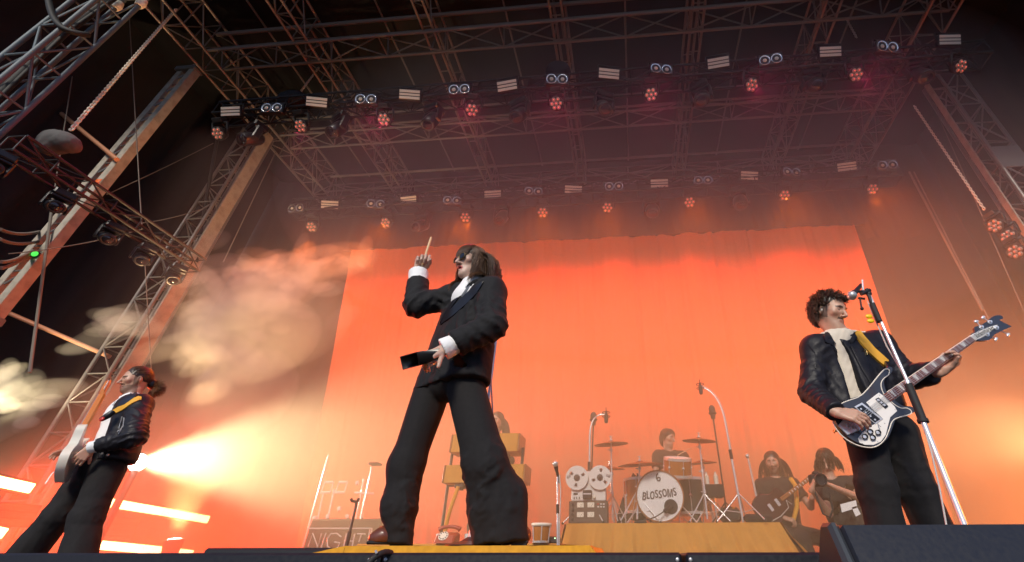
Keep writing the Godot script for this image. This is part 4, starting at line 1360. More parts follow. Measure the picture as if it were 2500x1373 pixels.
func cowbell(a: Vector3, m: Vector3) -> void:
	var t := thing("cowbell", "black cowbell with its square mouth open, held at the hip", "cowbell", m)
	var y := (m - a).normalized()
	var x := (Vector3(1, 0.12, 0.25) - y * y.dot(Vector3(1, 0.12, 0.25))).normalized()
	var b := Basis(x, y, x.cross(y))
	var s := st()
	var o := []
	var i := []
	for q in [[-1, -1], [1, -1], [1, 1], [-1, 1]]:
		o.append(b * Vector3(q[0] * 0.056, 0, q[1] * 0.033)); i.append(b * Vector3(q[0] * 0.052, 0, q[1] * 0.029))
	var l := a.distance_to(m) + 0.03
	for k in 4:
		var n := (k + 1) % 4
		var back := -y * l
		quad(s, o[k], o[n], o[n] * 0.72 + back, o[k] * 0.72 + back)
		quad(s, i[n], i[k], i[k] * 0.72 + back * 0.98, i[n] * 0.72 + back * 0.98)
		quad(s, o[n], o[k], i[k], i[n])
	quad(s, o[3] * 0.72 - y * l, o[2] * 0.72 - y * l, o[1] * 0.72 - y * l, o[0] * 0.72 - y * l)
	var cm := mat(0.01, 0.01, 0.011, 0.3)
	put("bell", done(s), cm, t)
	s = st()
	beam(s, -y * (l * 0.9) + b.z * 0.04, -y * (l * 0.6) + b.z * 0.045, 0.02, 0.014)
	put("mounting_lug", done(s), M.chrome, t)

func person_out() -> Array:
	return [PackedVector3Array(), PackedVector3Array(), PackedColorArray(), PackedInt32Array()]

# flat parts of an instrument: outline in crop pixels (scale k, offset o) on the plane z, pushed towards the camera by depth
func flat_part(called: String, pts: Array, k: float, o: Vector2, z: float, depth: float, m: Material, parent: Node, cham := 0.0, lift := 0.0) -> MeshInstance3D:
	var out := []
	for p in pts:
		var q := wz(p[0] / k + o.x, p[1] / k + o.y, z)
		out.append(Vector2(q.x, q.y))
	var s := st()
	plate(s, Transform3D(Basis.IDENTITY, Vector3(0, 0, z + lift)), out, depth, cham)
	return put(called, done(s), m, parent)

func round_outline(pts: Array, n := 4) -> Array:
	var c := Curve2D.new()
	var out := []
	var m := pts.size()
	for i in m:
		var p0 := Vector2(pts[(i + m - 1) % m][0], pts[(i + m - 1) % m][1])
		var p1 := Vector2(pts[i][0], pts[i][1])
		var p2 := Vector2(pts[(i + 1) % m][0], pts[(i + 1) % m][1])
		var p3 := Vector2(pts[(i + 2) % m][0], pts[(i + 2) % m][1])
		for j in n:
			var q := p1.cubic_interpolate(p2, p0, p3, float(j) / n)
			out.append([q.x, q.y])
	return out

func text_mesh(t: String, height: float, depth: float, bold := true, serif := false) -> TextMesh:
	var f := SystemFont.new()
	f.font_names = PackedStringArray(["Droid Serif" if serif else "Droid Sans"])
	f.font_weight = 700 if bold else 400
	var m := TextMesh.new()
	m.text = t
	m.font = f
	m.font_size = 32
	m.pixel_size = height / 32.0 * 1.35
	m.depth = depth
	m.curve_step = 2.0
	return m

func build_bass(t: Node3D, z: float) -> void:
	var k := 2.747
	var o := Vector2(1900, 660)
	var P := func(x: float, y: float, dz := 0.0) -> Vector3: return wz(x / k + o.x, y / k + o.y, z + dz)
	var wood := mat(0.20, 0.045, 0.025, 0.4)
	var navy := mat(0.012, 0.013, 0.024, 0.12)
	navy.clearcoat_enabled = true
	var cream := mat(0.78, 0.70, 0.60, 0.4)
	var guard := mat(0.80, 0.76, 0.72, 0.3)
	var inlay := mat(0.80, 0.76, 0.70, 0.25)
	var body_o := round_outline([[368, 1012], [384, 930], [440, 888], [540, 851], [595, 805], [640, 750], [684, 696], [716, 666], [744, 670], [741, 702], [706, 730], [690, 768], [706, 826], [757, 884], [818, 924], [862, 926], [892, 944], [884, 968], [800, 992], [766, 1016], [744, 1072], [719, 1130], [678, 1172], [628, 1190], [566, 1184], [508, 1164], [446, 1126], [398, 1076]])
	var bd := flat_part("body", body_o, k, o, z - 0.036, 0.036, navy, t, 0.005)
	# cream binding round the edge of the face
	var s := st()
	var ring := []
	for p in body_o: ring.append(P.call(p[0], p[1], -0.002))
	ring.append(ring[0])
	tube(s, ring, 0.0035, 5, false)
	put("binding", done(s), cream, bd)
	flat_part("pickguard", [[675, 822], [590, 888], [640, 940], [704, 998], [660, 1028], [618, 1048], [560, 1096], [536, 1128], [545, 1158], [580, 1173], [640, 1174], [690, 1151], [722, 1106], [738, 1040], [752, 988], [798, 946], [782, 916], [746, 880], [715, 850]], k, o, z, 0.003, guard, t, 0.001)
	# pickups, bridge, knobs
	var pk := flat_part("pickup", [[508, 918], [560, 890], [702, 1000], [652, 1036]], k, o, z, 0.006, M.chrome, t, 0.001)
	flat_part("pickup_cover", [[528, 922], [562, 904], [684, 1000], [650, 1022]], k, o, z + 0.006, 0.004, M.black_gloss, pk, 0.001)
	for i in 4:
		s = st(); var q: Vector3 = P.call(lerpf(556, 650, i / 3.0), lerpf(932, 1004, i / 3.0), 0.010); lathe(s, Transform3D(Basis(Vector3.RIGHT, PI / 2), q), [Vector2(0.005, 0), Vector2(0.005, 0.003), Vector2(0, 0.0035)], 8); put("pole_piece", done(s), M.chrome, pk)
	pk = flat_part("pickup", [[652, 866], [672, 856], [738, 914], [718, 930]], k, o, z + 0.003, 0.006, M.black_gloss, t, 0.001)
	for i in 3:
		var f: float = i / 3.0
		flat_part("pole_piece", [[660 + 58 * f, 870 + 48 * f], [672 + 58 * f, 863 + 48 * f], [686 + 58 * f, 875 + 48 * f], [674 + 58 * f, 882 + 48 * f]], k, o, z + 0.009, 0.002, M.chrome, pk)
	var br := flat_part("bridge", [[398, 1046], [432, 1006], [560, 1044], [546, 1076], [462, 1108]], k, o, z, 0.010, M.chrome, t, 0.002)
	for i in 4:
		flat_part("saddle", [[452 + i * 22, 1030 + i * 6], [466 + i * 22, 1030 + i * 6], [478 + i * 22, 1052 + i * 6], [464 + i * 22, 1056 + i * 6]], k, o, z + 0.010, 0.005, M.steel, br, 0.001)
	for q in [[617, 1085], [669, 1090], [581, 1118], [634, 1124]]:
		s = st(); lathe(s, Transform3D(Basis(Vector3.RIGHT, PI / 2), P.call(q[0], q[1], 0.003)), [Vector2(0.014, 0), Vector2(0.0125, 0.012), Vector2(0.0095, 0.014)], 16); var kn := put("knob", done(s), M.black_gloss, t)
		s = st(); lathe(s, Transform3D(Basis(Vector3.RIGHT, PI / 2), P.call(q[0], q[1], 0.017)), [Vector2(0.0095, 0), Vector2(0.008, 0.002), Vector2(0, 0.0025)], 14); put("knob_cap", done(s), M.chrome, kn)
	s = st(); bar(s, P.call(668, 1028, 0.003), P.call(688, 1050, 0.03), 0.0025, 6); put("toggle", done(s), M.chrome, t)
	for q in [[682, 838], [608, 888], [786, 936], [716, 1028], [566, 1162], [668, 1150]]:
		s = st(); ball(s, P.call(q[0], q[1], 0.003), Vector3(0.003, 0.003, 0.0015), 6, 4); put("screw", done(s), M.steel, t)
	# neck
	var nk := flat_part("neck", [[700, 836], [752, 890], [1326, 476], [1282, 442]], k, o, z - 0.018, 0.018, cream, t, 0.004)
	flat_part("fretboard", [[704, 838], [750, 885], [1320, 474], [1284, 446]], k, o, z, 0.006, wood, nk, 0.001)
	var frets := [0.0, 0.055, 0.108, 0.157, 0.206, 0.25, 0.293, 0.333, 0.37, 0.405, 0.439, 0.47, 0.53, 0.585, 0.637, 0.685, 0.732, 0.775, 0.815, 0.853, 0.889, 0.92, 0.95]
	for f in frets:
		var x := lerpf(704, 1284, 1.0 - (1.0 - f) * 1.0 if false else f); var y := lerpf(838, 446, f)
		var x2 := lerpf(750, 1320, f); var y2 := lerpf(885, 474, f)
		s = st(); bar(s, P.call(x, y, 0.0062), P.call(x2, y2, 0.0062), 0.0014, 5); put("fret", done(s), M.chrome, nk)
	for f in [0.082, 0.18, 0.27, 0.35, 0.455, 0.56, 0.66, 0.754, 0.90]:
		var g: float = 0.012 + 0.010 * f
		flat_part("inlay", [[lerpf(704, 1284, f - g) + 3, lerpf(838, 446, f - g) + 3], [lerpf(704, 1284, f + g) + 3, lerpf(838, 446, f + g) + 3], [lerpf(750, 1320, f + g * 0.4) - 4, lerpf(885, 474, f + g * 0.4) - 4], [lerpf(750, 1320, f - g * 0.4) - 4, lerpf(885, 474, f - g * 0.4) - 4]], k, o, z + 0.006, 0.0008, inlay, nk)
	for i in 4:
		var u := (i + 0.5) / 4.0
		s = st(); tube(s, [P.call(lerpf(462, 500, u), lerpf(1024, 1072, u), 0.018), P.call(lerpf(706, 748, u), lerpf(842, 880, u), 0.011), P.call(lerpf(1286, 1318, u), lerpf(448, 472, u), 0.009), P.call(lerpf(1363, 1401, u) + 30 * (i % 2), lerpf(384, 433, u) - 20 * (i % 2), 0.006)], 0.0012, 5); put("string", done(s), M.steel, t)
	# headstock
	var hs := flat_part("headstock", round_outline([[1282, 442], [1308, 420], [1306, 391], [1350, 376], [1386, 354], [1420, 326], [1450, 311], [1482, 311], [1498, 322], [1494, 336], [1476, 342], [1502, 358], [1548, 380], [1552, 389], [1502, 410], [1442, 440], [1406, 475], [1330, 478]], 3), k, o, z - 0.016, 0.014, navy, t, 0.003)
	flat_part("nameplate", round_outline([[1294, 440], [1330, 419], [1400, 388], [1468, 369], [1460, 381], [1402, 431], [1330, 467]], 3), k, o, z - 0.002, 0.002, guard, hs)
	var a: Vector3 = P.call(1326, 446, 0.0); var b: Vector3 = P.call(1446, 384, 0.0)
	var tm := text_mesh("Rickenbacker", 0.019, 0.001, false, true)
	var dirx := (b - a).normalized()
	var w := tm.get_aabb().size.x
	var sc := a.distance_to(b) / maxf(w, 0.001)
	put("lettering", tm, M.black_rubber, hs, Transform3D(Basis(dirx * sc, Vector3.BACK.cross(dirx) * 1.15, Vector3.BACK), (a + b) * 0.5 + Vector3(0, 0, 0.0012)))
	for q in [[1420, 349], [1363, 384], [1464, 388], [1401, 433]]:
		s = st(); lathe(s, Transform3D(Basis(Vector3.RIGHT, PI / 2), P.call(q[0], q[1], -0.002)), [Vector2(0.012, 0), Vector2(0.012, 0.003), Vector2(0.006, 0.004), Vector2(0.006, 0.014), Vector2(0, 0.0145)], 12); put("tuning_post", done(s), M.chrome, hs)
	for q in [[1420, 349, 1386, 324], [1363, 384, 1338, 352], [1464, 388, 1534, 428], [1401, 433, 1452, 458]]:
		s = st(); bar(s, P.call(q[0], q[1], -0.022), P.call(q[2], q[3], -0.022), 0.003, 6)
		var c: Vector3 = P.call(q[2], q[3], -0.022); var d: Vector3 = (c - (P.call(q[0], q[1], -0.022) as Vector3)).normalized()
		ball(s, c + d * 0.008, Vector3(0.009, 0.016, 0.006), 10, 6, frame(d.cross(Vector3.BACK), Vector3.BACK)); put("tuning_key", done(s), M.chrome, hs)
	s = st(); lathe(s, Transform3D(frame(P.call(360, 1050) - P.call(400, 1040)), P.call(392, 1078, -0.018)), [Vector2(0.006, 0), Vector2(0.005, 0.012), Vector2(0.010, 0.014), Vector2(0, 0.02)], 10); put("strap_button", done(s), M.gold, t)
	# lead plugged into the lower edge
	s = st(); tube(s, bez(P.call(440, 1128, -0.018), P.call(480, 1180, -0.03), P.call(560, 1210, -0.03), P.call(640, 1188, -0.05), 12), 0.0045, 6); put("lead", done(s), M.black_rubber, t)

func build_bassist() -> void:
	var t := thing("person", "person with dark curly hair and moustache, black leather jacket over cream ribbed sweater", "person", Vector3.ZERO)
	var skin := Color(0.50, 0.29, 0.20)
	var sh := [wz(1990, 852, -2.62), wz(2145, 840, -2.74)]
	var el := [wz(1982, 958, -2.60), wz(2212, 922, -2.68)]
	var wr := [wz(2040, 1006, -2.41), wz(2297, 908, -2.50)]
	var hp := [wz(2112, 1062, -2.66), wz(2192, 1058, -2.70)]
	var kn := [wz(2140, 1190, -2.60), wz(2232, 1185, -2.66)]
	var an := [Vector3(hp[0].x - 0.10, 0.08, -2.60), Vector3(hp[1].x + 0.02, 0.08, -2.66)]
	var neck := wz(2048, 812, -2.67)
	var chest := wz(2078, 880, -2.68)
	var pelvis := wz(2138, 1030, -2.68)
	var hb := facing_basis(Vector3(0.55, -0.36, 0.76), -0.02)
	var hc := wz(2026, 763, -2.665)
	var out := person_out()
	body({"sh": sh, "el": el, "wr": wr, "hp": hp, "kn": kn, "an": an, "neck": neck, "chest": chest, "pelvis": pelvis}, out, skin)
	head(out, hc, hb, skin, {"neck": neck + Vector3(0, -0.02, 0), "nose": 1.15, "hair": Color(0.022, 0.012, 0.008), "beard": func(q: Vector3) -> float:
		var m := 0.0
		if q.z > 0.070 and absf(q.y + 0.049) < 0.0075 and absf(q.x) < 0.030: m = 1.0
		if absf(q.x) > 0.058 and q.z > -0.005 and q.z < 0.03 and q.y > -0.05 and q.y < 0.03: m = 0.9
		if q.y < -0.045: m = maxf(m, 0.22)
		return m}, 1.0)
	var hy: Vector3 = (wz(2108, 1020, -2.37) - wr[0]).normalized()
	var hz: Vector3 = (Vector3(-0.15, -0.35, -0.9) - hy * hy.dot(Vector3(-0.15, -0.35, -0.9))).normalized()
	hand(out, wr[0], Basis(hy.cross(hz), hy, hz), [[0.2, 0.3], [0.35, 0.45, 0.3], [0.4, 0.5, 0.3], [0.42, 0.5, 0.35], [0.42, 0.55, 0.4]], skin, 0.0036, 0.07, 1.02)
	hy = (wz(2336, 872, -2.47) - wr[1]).normalized()
	hz = (Vector3(-0.62, 0.30, 0.62) - hy * hy.dot(Vector3(-0.62, 0.30, 0.62))).normalized()
	hand(out, wr[1], Basis(hy.cross(hz), hy, hz), [[0.9, 0.3], [0.85, 1.0, 0.5], [0.9, 1.05, 0.5], [0.95, 1.1, 0.6], [1.0, 1.15, 0.6]], skin, 0.0036, 0.09, 1.02)
	put("body", Field.commit(out), M.skin, t)
	eyes(t, hc, hb, 1.0, false)
	var s := st(); ball(s, hc + hb * Vector3(-0.083, -0.006, 0.0), Vector3(0.006, 0.009, 0.009), 8, 6, hb); put("earpiece", done(s), M.cream, t)
	var hcol := Color(0.045, 0.022, 0.012)
	var h := hair_cap(t, hc, hb, 1.0, hcol * 0.6, [["add", Vector3(0, 0.048, -0.022), Vector3(0.085, 0.090, 0.098)], ["add", Vector3(0, -0.03, -0.075), Vector3(0.065, 0.07, 0.045)], ["dig", Vector3(0, -0.03, 0.11), Vector3(0.08, 0.105, 0.085)], ["dig", Vector3(0.08, -0.02, 0.0), Vector3(0.03, 0.03, 0.03)], ["dig", Vector3(-0.08, -0.02, 0.0), Vector3(0.03, 0.03, 0.03)]])
	strands(h, "curls", hc, hb, {"n": 700, "seed": 15, "length": 0.040, "seg": 12, "wave": 0.009, "wavelength": 0.040, "curl": 1.0, "lie": 0.10, "puff": 0.06, "width": 0.0032, "color": hcol * 1.3,
		"keep": func(d: Vector3) -> bool: return not (d.z > 0.45 and d.y < 0.45) and not (absf(d.x) > 0.7 and d.y < -0.05 and d.z > -0.2) and d.y > -0.5,
		"comb": func(d: Vector3) -> Vector3: return Vector3(d.x * 0.8, d.y * 0.5 + 0.2, d.z * 0.6 + 0.2)})
	strands(h, "nape_curls", hc, hb, {"n": 420, "seed": 16, "length": 0.075, "seg": 14, "wave": 0.008, "wavelength": 0.04, "curl": 1.0, "lie": 0.2, "puff": 0.12, "width": 0.0024, "color": hcol * 1.2,
		"keep": func(d: Vector3) -> bool: return d.z < -0.1 and d.y < 0.45 and d.y > -0.75,
		"comb": func(d: Vector3) -> Vector3: return Vector3(d.x, -0.6, d.z * 0.7)})
	# sweater
	var f := Field.new(wz(1960, 1020, -2.4).min(wz(2250, 790, -2.9)) - Vector3.ONE * 0.1, wz(2250, 790, -2.4).max(wz(1960, 1020, -2.9)) + Vector3.ONE * 0.1, 0.010)
	f.cone(wz(2040, 870, -2.68), wz(2085, 1010, -2.70), 0.084, 0.09, 0.06)
	f.cone(wz(2110, 868, -2.72), wz(2160, 1010, -2.74), 0.084, 0.09, 0.08)
	f.cone(neck + Vector3(0, 0.0, 0), chest + Vector3(0, 0, -0.02), 0.074, 0.088, 0.06)
	f.cone(sh[0].lerp(neck, 0.45), sh[1].lerp(neck, 0.45), 0.055, 0.055, 0.06)
	f.cut(neck + Vector3(0, 0.010, 0), Vector3(0.05, 1, 0.25), 0.2)
	put("sweater", f.mesh(func(p: Vector3) -> float: return 0.003 * absf(sin((p.x + p.y * 0.22) * 230.0)) + 0.006 * fn2.get_noise_3d(p.x * 7, p.y * 10, p.z * 7)), M.sweater, t)
	# jacket
	f = Field.new(Vector3(wz(1945, 950, -2.6).x - 0.08, wz(2100, 1010, -2.6).y - 0.22, -2.98), Vector3(wz(2320, 900, -2.5).x + 0.08, wz(2050, 790, -2.67).y + 0.05, -2.30), 0.0105)
	f.cone(wz(2020, 872, -2.67), wz(2068, 1015, -2.66), 0.112, 0.112, 0.07)
	f.cone(wz(2118, 868, -2.71), wz(2165, 1015, -2.70), 0.112, 0.116, 0.09)
	f.cone(wz(2074, 872, -2.69), wz(2118, 1015, -2.68), 0.112, 0.112, 0.07)
	f.cone(sh[0], neck + Vector3(0.0, -0.055, -0.03), 0.080, 0.07, 0.06)
	f.cone(sh[1], neck + Vector3(0.03, -0.055, -0.03), 0.082, 0.07, 0.06)
	f.cut(wz(2110, 990, -2.6), Vector3(-0.05, -1, 0), 0.6)
	f.cone(sh[0], el[0], 0.076, 0.070, 0.05)
	f.cone(el[0], wr[0].lerp(el[0], -0.12), 0.070, 0.052, 0.03)
	f.cone(sh[1], el[1], 0.078, 0.072, 0.05)
	f.cone(el[1], wr[1].lerp(el[1], 0.05), 0.078, 0.062, 0.03)
	f.cut(wr[0].lerp(el[0], -0.02), wr[0] - el[0], 0.13)
	f.cut(wr[1].lerp(el[1], 0.18), wr[1] - el[1], 0.13)
	# the open front, narrow at the collar and wider at the waist
	var fa := wz(2050, 826, -2.55); var fb := wz(2112, 975, -2.53)
	var vy := (fb - fa).normalized()
	var vz := (Vector3(0.1, -0.1, 1) - vy * vy.dot(Vector3(0.1, -0.1, 1))).normalized()
	var vb := Basis(vy.cross(vz), vy, vz)
	f.dig(fa.lerp(fb, 0.10), Vector3(0.020, 0.11, 0.13), vb, 0.012)
	f.dig(fa.lerp(fb, 0.5), Vector3(0.047, 0.22, 0.12), vb, 0.012)
	f.dig(fa.lerp(fb, 0.95), Vector3(0.056, 0.16, 0.12), vb, 0.012)
	f.dig(neck + Vector3(0.005, 0.04, 0.01), Vector3(0.060, 0.075, 0.060), Basis.IDENTITY, 0.01)
	var wl := [[el[0], Vector3(0.5, -0.8, 0.3).normalized(), 0.045, 0.0060, 0.16], [wr[0].lerp(el[0], 0.45), (wr[0] - el[0]).normalized(), 0.04, 0.0066, 0.12], [sh[0].lerp(el[0], 0.5), Vector3(0.4, 1, 0).normalized(), 0.07, 0.0054, 0.15], [el[1], (wr[1] - sh[1]).normalized(), 0.045, 0.0084, 0.16], [sh[1].lerp(el[1], 0.4), Vector3(0.7, -0.6, 0).normalized(), 0.05, 0.0060, 0.12],
		[wz(2020, 930, -2.55), Vector3(1, 0.4, 0).normalized(), 0.06, 0.0060, 0.14], [wz(2160, 930, -2.6), Vector3(0.9, 0.5, 0).normalized(), 0.07, 0.0060, 0.14], [wz(2015, 850, -2.55), Vector3(0.6, -0.8, 0).normalized(), 0.05, 0.0042, 0.1]]
	var jk := put("jacket", f.mesh(wrinkles(wl, 0.003, Vector3(4, 2.5, 4))), M.leather, t)
	s = st(); ribbon(s, f, [[2028, 800, 3.0], [2016, 815, 8.0], [2022, 832, 9.0], [2036, 842, 4.0]], 0.010, 0.006); ribbon(s, f, [[2066, 800, 2.0], [2080, 812, 8.0], [2084, 826, 8.0], [2078, 838, 3.0]], 0.010, 0.006); put("collar", done(s), M.leather, jk)
	s = st(); ribbon(s, f, [[2036, 848, 2.6], [2062, 905, 2.6], [2094, 966, 2.6]], 0.006, 0.003); ribbon(s, f, [[2077, 846, 2.4], [2104, 900, 2.4], [2136, 952, 2.4]], 0.006, 0.003); put("front_placket", done(s), M.leather, jk)
	s = st(); ribbon(s, f, [[2104, 858, 1.4], [2122, 853, 1.4], [2150, 850, 1.2]], 0.004, 0.002); put("pocket_zip", done(s), M.black_gloss, jk)
	s = st(); ribbon(s, f, [[2110, 856, 1.8], [2119, 856, 1.8]], 0.008, 0.001); ribbon(s, f, [[2113, 857, 1.0], [2116, 868, 1.4]], 0.009, 0.001); put("zip_pull", done(s), M.gold, jk)
	s = st(); ribbon(s, f, [[1974, 842, 0.8], [1990, 862, 0.8], [1992, 900, 0.8]], 0.003, 0.002); put("shoulder_seam", done(s), M.leather, jk)
	s = st(); ribbon(s, f, [[2092, 812, 8.0], [2104, 830, 9.0], [2128, 858, 9.0], [2150, 878, 9.0], [2164, 890, 8.0]], 0.012, 0.003, 3)
	var sp := put("guitar_strap", done(s), M.strap_yellow)
	tag(sp, "yellow guitar strap over the bassist's shoulder", "guitar strap")
	s = st(); tube(s, [f.hit(EYE, ray(2162, 888)) + Vector3(0, 0, 0.012), wz(2168, 900, -2.50), wz(2166, 908, -2.46)], 0.012, 6); put("leather_end", done(s), M.satin, sp)
	# trousers
	f = Field.new(Vector3(minf(an[0].x, hp[0].x) - 0.2, 0.05, -2.95), Vector3(hp[1].x + 0.22, wz(2140, 970, -2.6).y, -2.42), 0.0115)
	f.cone(pelvis + Vector3(0, 0.06, 0), wz(2152, 1062, -2.68), 0.125, 0.125, 0.05)
	f.cone(hp[0], kn[0], 0.105, 0.088, 0.04)
	f.cone(kn[0], an[0], 0.088, 0.085, 0.05)
	f.cone(hp[1], kn[1], 0.108, 0.090, 0.03)
	f.cone(kn[1], an[1], 0.090, 0.088, 0.05)
	f.cut(Vector3(0, 0.06, 0), Vector3.DOWN, 9.0)
	wl = [[kn[0], Vector3(0.3, 1, 0).normalized(), 0.08, 0.009, 0.14], [kn[1], Vector3(0.3, 1, 0).normalized(), 0.08, 0.009, 0.14], [wz(2215, 1150, -2.6), Vector3(1, 0.2, 0).normalized(), 0.09, 0.008, 0.2]]
	put("trousers", f.mesh(wrinkles(wl, 0.006, Vector3(7, 2.5, 7))), M.trousers, t)
	for i in 2: shoe(t, Vector3(an[i].x, 0.004, an[i].z - 0.05), Vector3(an[i].x + 0.05, 0.004, an[i].z + 0.22), M.black_shoe)
	s = st()
	var rp: Vector3 = wr[0] + (wz(2108, 1020, -2.37) - wr[0]).normalized() * 0.10
	var b := thing("bass_guitar", "dark navy bass guitar with cream edging and white scratchplate, held by the bassist", "bass guitar", Vector3.ZERO)
	build_bass(b, -2.455)

func build_guitarist() -> void:
	var t := thing("person", "bearded person with tied back hair in a leather jacket, leaning back beside strip lights", "person", Vector3.ZERO)
	var skin := Color(0.50, 0.28, 0.19)
	var sh := [wz(300, 1000, -3.78), wz(340, 990, -3.56)]
	var el := [wz(270, 1080, -3.72), wz(326, 1068, -3.42)]
	var wr := [wz(188, 1104, -3.52), wz(222, 1093, -3.36)]
	var hp := [wz(222, 1150, -3.68), wz(262, 1148, -3.58)]
	var neck := wz(318, 972, -3.66)
	var chest := wz(300, 1020, -3.67)
	var pelvis := wz(250, 1130, -3.64)
	var kn := [wz(140, 1262, -3.62), wz(213, 1262, -3.54)]
	var an := [wz(45, 1375, -3.62), wz(180, 1395, -3.54)]
	var hb := facing_basis(Vector3(-0.46, -0.24, 0.86), 0.04)
	var hc := wz(331, 929, -3.65)
	var out := person_out()
	body({"sh": sh, "el": el, "wr": wr, "hp": hp, "kn": kn, "an": an, "neck": neck, "chest": chest, "pelvis": pelvis}, out, skin)
	var hcol := Color(0.045, 0.022, 0.012)
	head(out, hc, hb, skin, {"neck": neck + Vector3(0, -0.02, 0), "nose": 1.3, "hair": hcol, "lips": Color(0.35, 0.13, 0.10), "beard": func(q: Vector3) -> float:
		var m := 0.0
		if q.z > 0.065 and absf(q.y + 0.049) < 0.009 and absf(q.x) < 0.034: m = 0.9
		if q.y < -0.06 - 0.3 * maxf(0.0, 0.05 - q.z) + 0.35 * maxf(0.0, absf(q.x) - 0.03) and q.z > -0.01 and not (absf(q.y + 0.066) < 0.012 and absf(q.x) < 0.02 and q.z > 0.07): m = maxf(m, 0.72)
		if absf(q.x) > 0.056 and q.z > -0.005 and q.z < 0.03 and q.y > -0.07 and q.y < 0.03: m = maxf(m, 0.75)
		return m}, 1.0)
	var hy: Vector3 = (wz(196, 1118, -3.34) - wr[1]).normalized()
	var hz: Vector3 = (Vector3(-0.7, -0.2, -0.5) - hy * hy.dot(Vector3(-0.7, -0.2, -0.5))).normalized()
	hand(out, wr[1], Basis(hy.cross(hz), hy, hz), [[0.4, 0.3], [0.6, 0.8, 0.5], [0.7, 0.8, 0.5], [0.7, 0.9, 0.5], [0.8, 0.9, 0.5]], skin, 0.004, 0.06, 1.0)
	hy = (wz(154, 1104, -3.44) - wr[0]).normalized()
	hz = (Vector3(0.2, -0.8, 0.3) - hy * hy.dot(Vector3(0.2, -0.8, 0.3))).normalized()
	hand(out, wr[0], Basis(hy.cross(hz), hy, hz), [[0.2, 0.2], [0.2, 0.3, 0.2], [0.3, 0.4, 0.2], [0.4, 0.5, 0.3], [0.5, 0.6, 0.3]], skin, 0.004, 0.08, 1.0)
	put("body", Field.commit(out), M.skin, t)
	eyes(t, hc, hb, 1.0, true)
	var h := hair_cap(t, hc, hb, 1.0, hcol, [["add", Vector3(0, 0.040, -0.020), Vector3(0.083, 0.092, 0.103)], ["dig", Vector3(0, -0.02, 0.115), Vector3(0.085, 0.11, 0.09)], ["dig", Vector3(0.08, -0.03, 0.0), Vector3(0.035, 0.045, 0.035)], ["dig", Vector3(-0.08, -0.03, 0.0), Vector3(0.035, 0.045, 0.035)], ["add", Vector3(0, -0.035, -0.125), Vector3(0.035, 0.045, 0.04)]])
	strands(h, "swept_hair", hc, hb, {"n": 420, "seed": 25, "length": 0.17, "seg": 10, "wave": 0.002, "wavelength": 0.1, "lie": 0.10, "down": (hb * Vector3(0, -0.4, -1)).normalized(), "cling": -9.0, "puff": 0.05, "width": 0.0024, "color": hcol * 1.5,
		"keep": func(d: Vector3) -> bool: return d.y > 0.05 and not (d.z > 0.62),
		"comb": func(d: Vector3) -> Vector3: return Vector3(-d.x * 0.3, 0.1, -1.0)})
	strands(h, "tied_tuft", hc + hb * Vector3(0, -0.085, -0.125), hb, {"n": 520, "seed": 26, "length": 0.060, "seg": 9, "size": 0.42, "wave": 0.007, "wavelength": 0.05, "curl": 0.8, "lie": 0.06, "puff": 0.3, "width": 0.0014, "color": Color(0.16, 0.07, 0.025),  # golden rim light put into the lighter hair colour of the tuft
		"keep": func(d: Vector3) -> bool: return d.z < 0.3,
		"comb": func(d: Vector3) -> Vector3: return Vector3(d.x, d.y - 0.1, d.z - 0.4)})
	# pale shirt
	var f := Field.new(wz(225, 1100, -3.3).min(wz(360, 950, -3.9)) - Vector3.ONE * 0.1, wz(360, 950, -3.3).max(wz(225, 1100, -3.9)) + Vector3.ONE * 0.1, 0.011)
	f.cone(chest + Vector3(0, 0.04, 0), pelvis + Vector3(0, 0.1, 0), 0.125, 0.115, 0.05)
	f.cone(neck + Vector3(0, 0.012, 0), chest, 0.066, 0.12, 0.05)
	f.cut(neck + Vector3(0, 0.03, 0), Vector3(-0.3, 1.0, 0.1), 0.2)
	put("shirt", f.mesh(wrinkles([], 0.005)), M.shirt, t)
	var s := st(); ribbon(s, f, [[308, 966, 2.0], [296, 974, 5.0], [282, 984, 6.0], [278, 990, 2.0]], 0.010, 0.004); put("collar", done(s), M.shirt, t)
	cuff(t, wr[1].lerp(el[1], 0.22), wr[1].lerp(el[1], -0.02), 0.045, M.shirt, 0.048)
	# jacket
	f = Field.new(Vector3(wz(190, 1110, -3.4).x - 0.12, wz(250, 1140, -3.5).y - 0.08, -3.98), Vector3(wz(365, 1010, -3.5).x + 0.30, wz(320, 955, -3.6).y + 0.05, -3.18), 0.0115)
	f.cone(wz(312, 1000, -3.68), wz(250, 1118, -3.70), 0.125, 0.125, 0.07)
	f.cone(wz(325, 1000, -3.60), wz(290, 1118, -3.58), 0.120, 0.125, 0.09)
	f.cone(sh[0], neck + Vector3(0.03, -0.05, -0.02), 0.08, 0.07, 0.06)
	f.cone(sh[1], neck + Vector3(0.03, -0.05, 0.02), 0.085, 0.07, 0.06)
	f.cut(wz(262, 1132, -3.6), Vector3(0.02, -1, 0.1), 0.6)
	f.cone(sh[0], el[0], 0.08, 0.075, 0.05)
	f.cone(el[0], wr[0].lerp(el[0], 0.1), 0.075, 0.055, 0.03)
	f.cone(sh[1], el[1], 0.087, 0.083, 0.05)
	f.cone(el[1], wr[1].lerp(el[1], 0.05), 0.080, 0.058, 0.03)
	f.cut(wr[1].lerp(el[1], 0.18), wr[1] - el[1], 0.13)
	f.cut(wr[0].lerp(el[0], 0.18), wr[0] - el[0], 0.12)
	var fa := wz(296, 985, -3.60); var fb := wz(226, 1096, -3.62)
	var vy := (fb - fa).normalized()
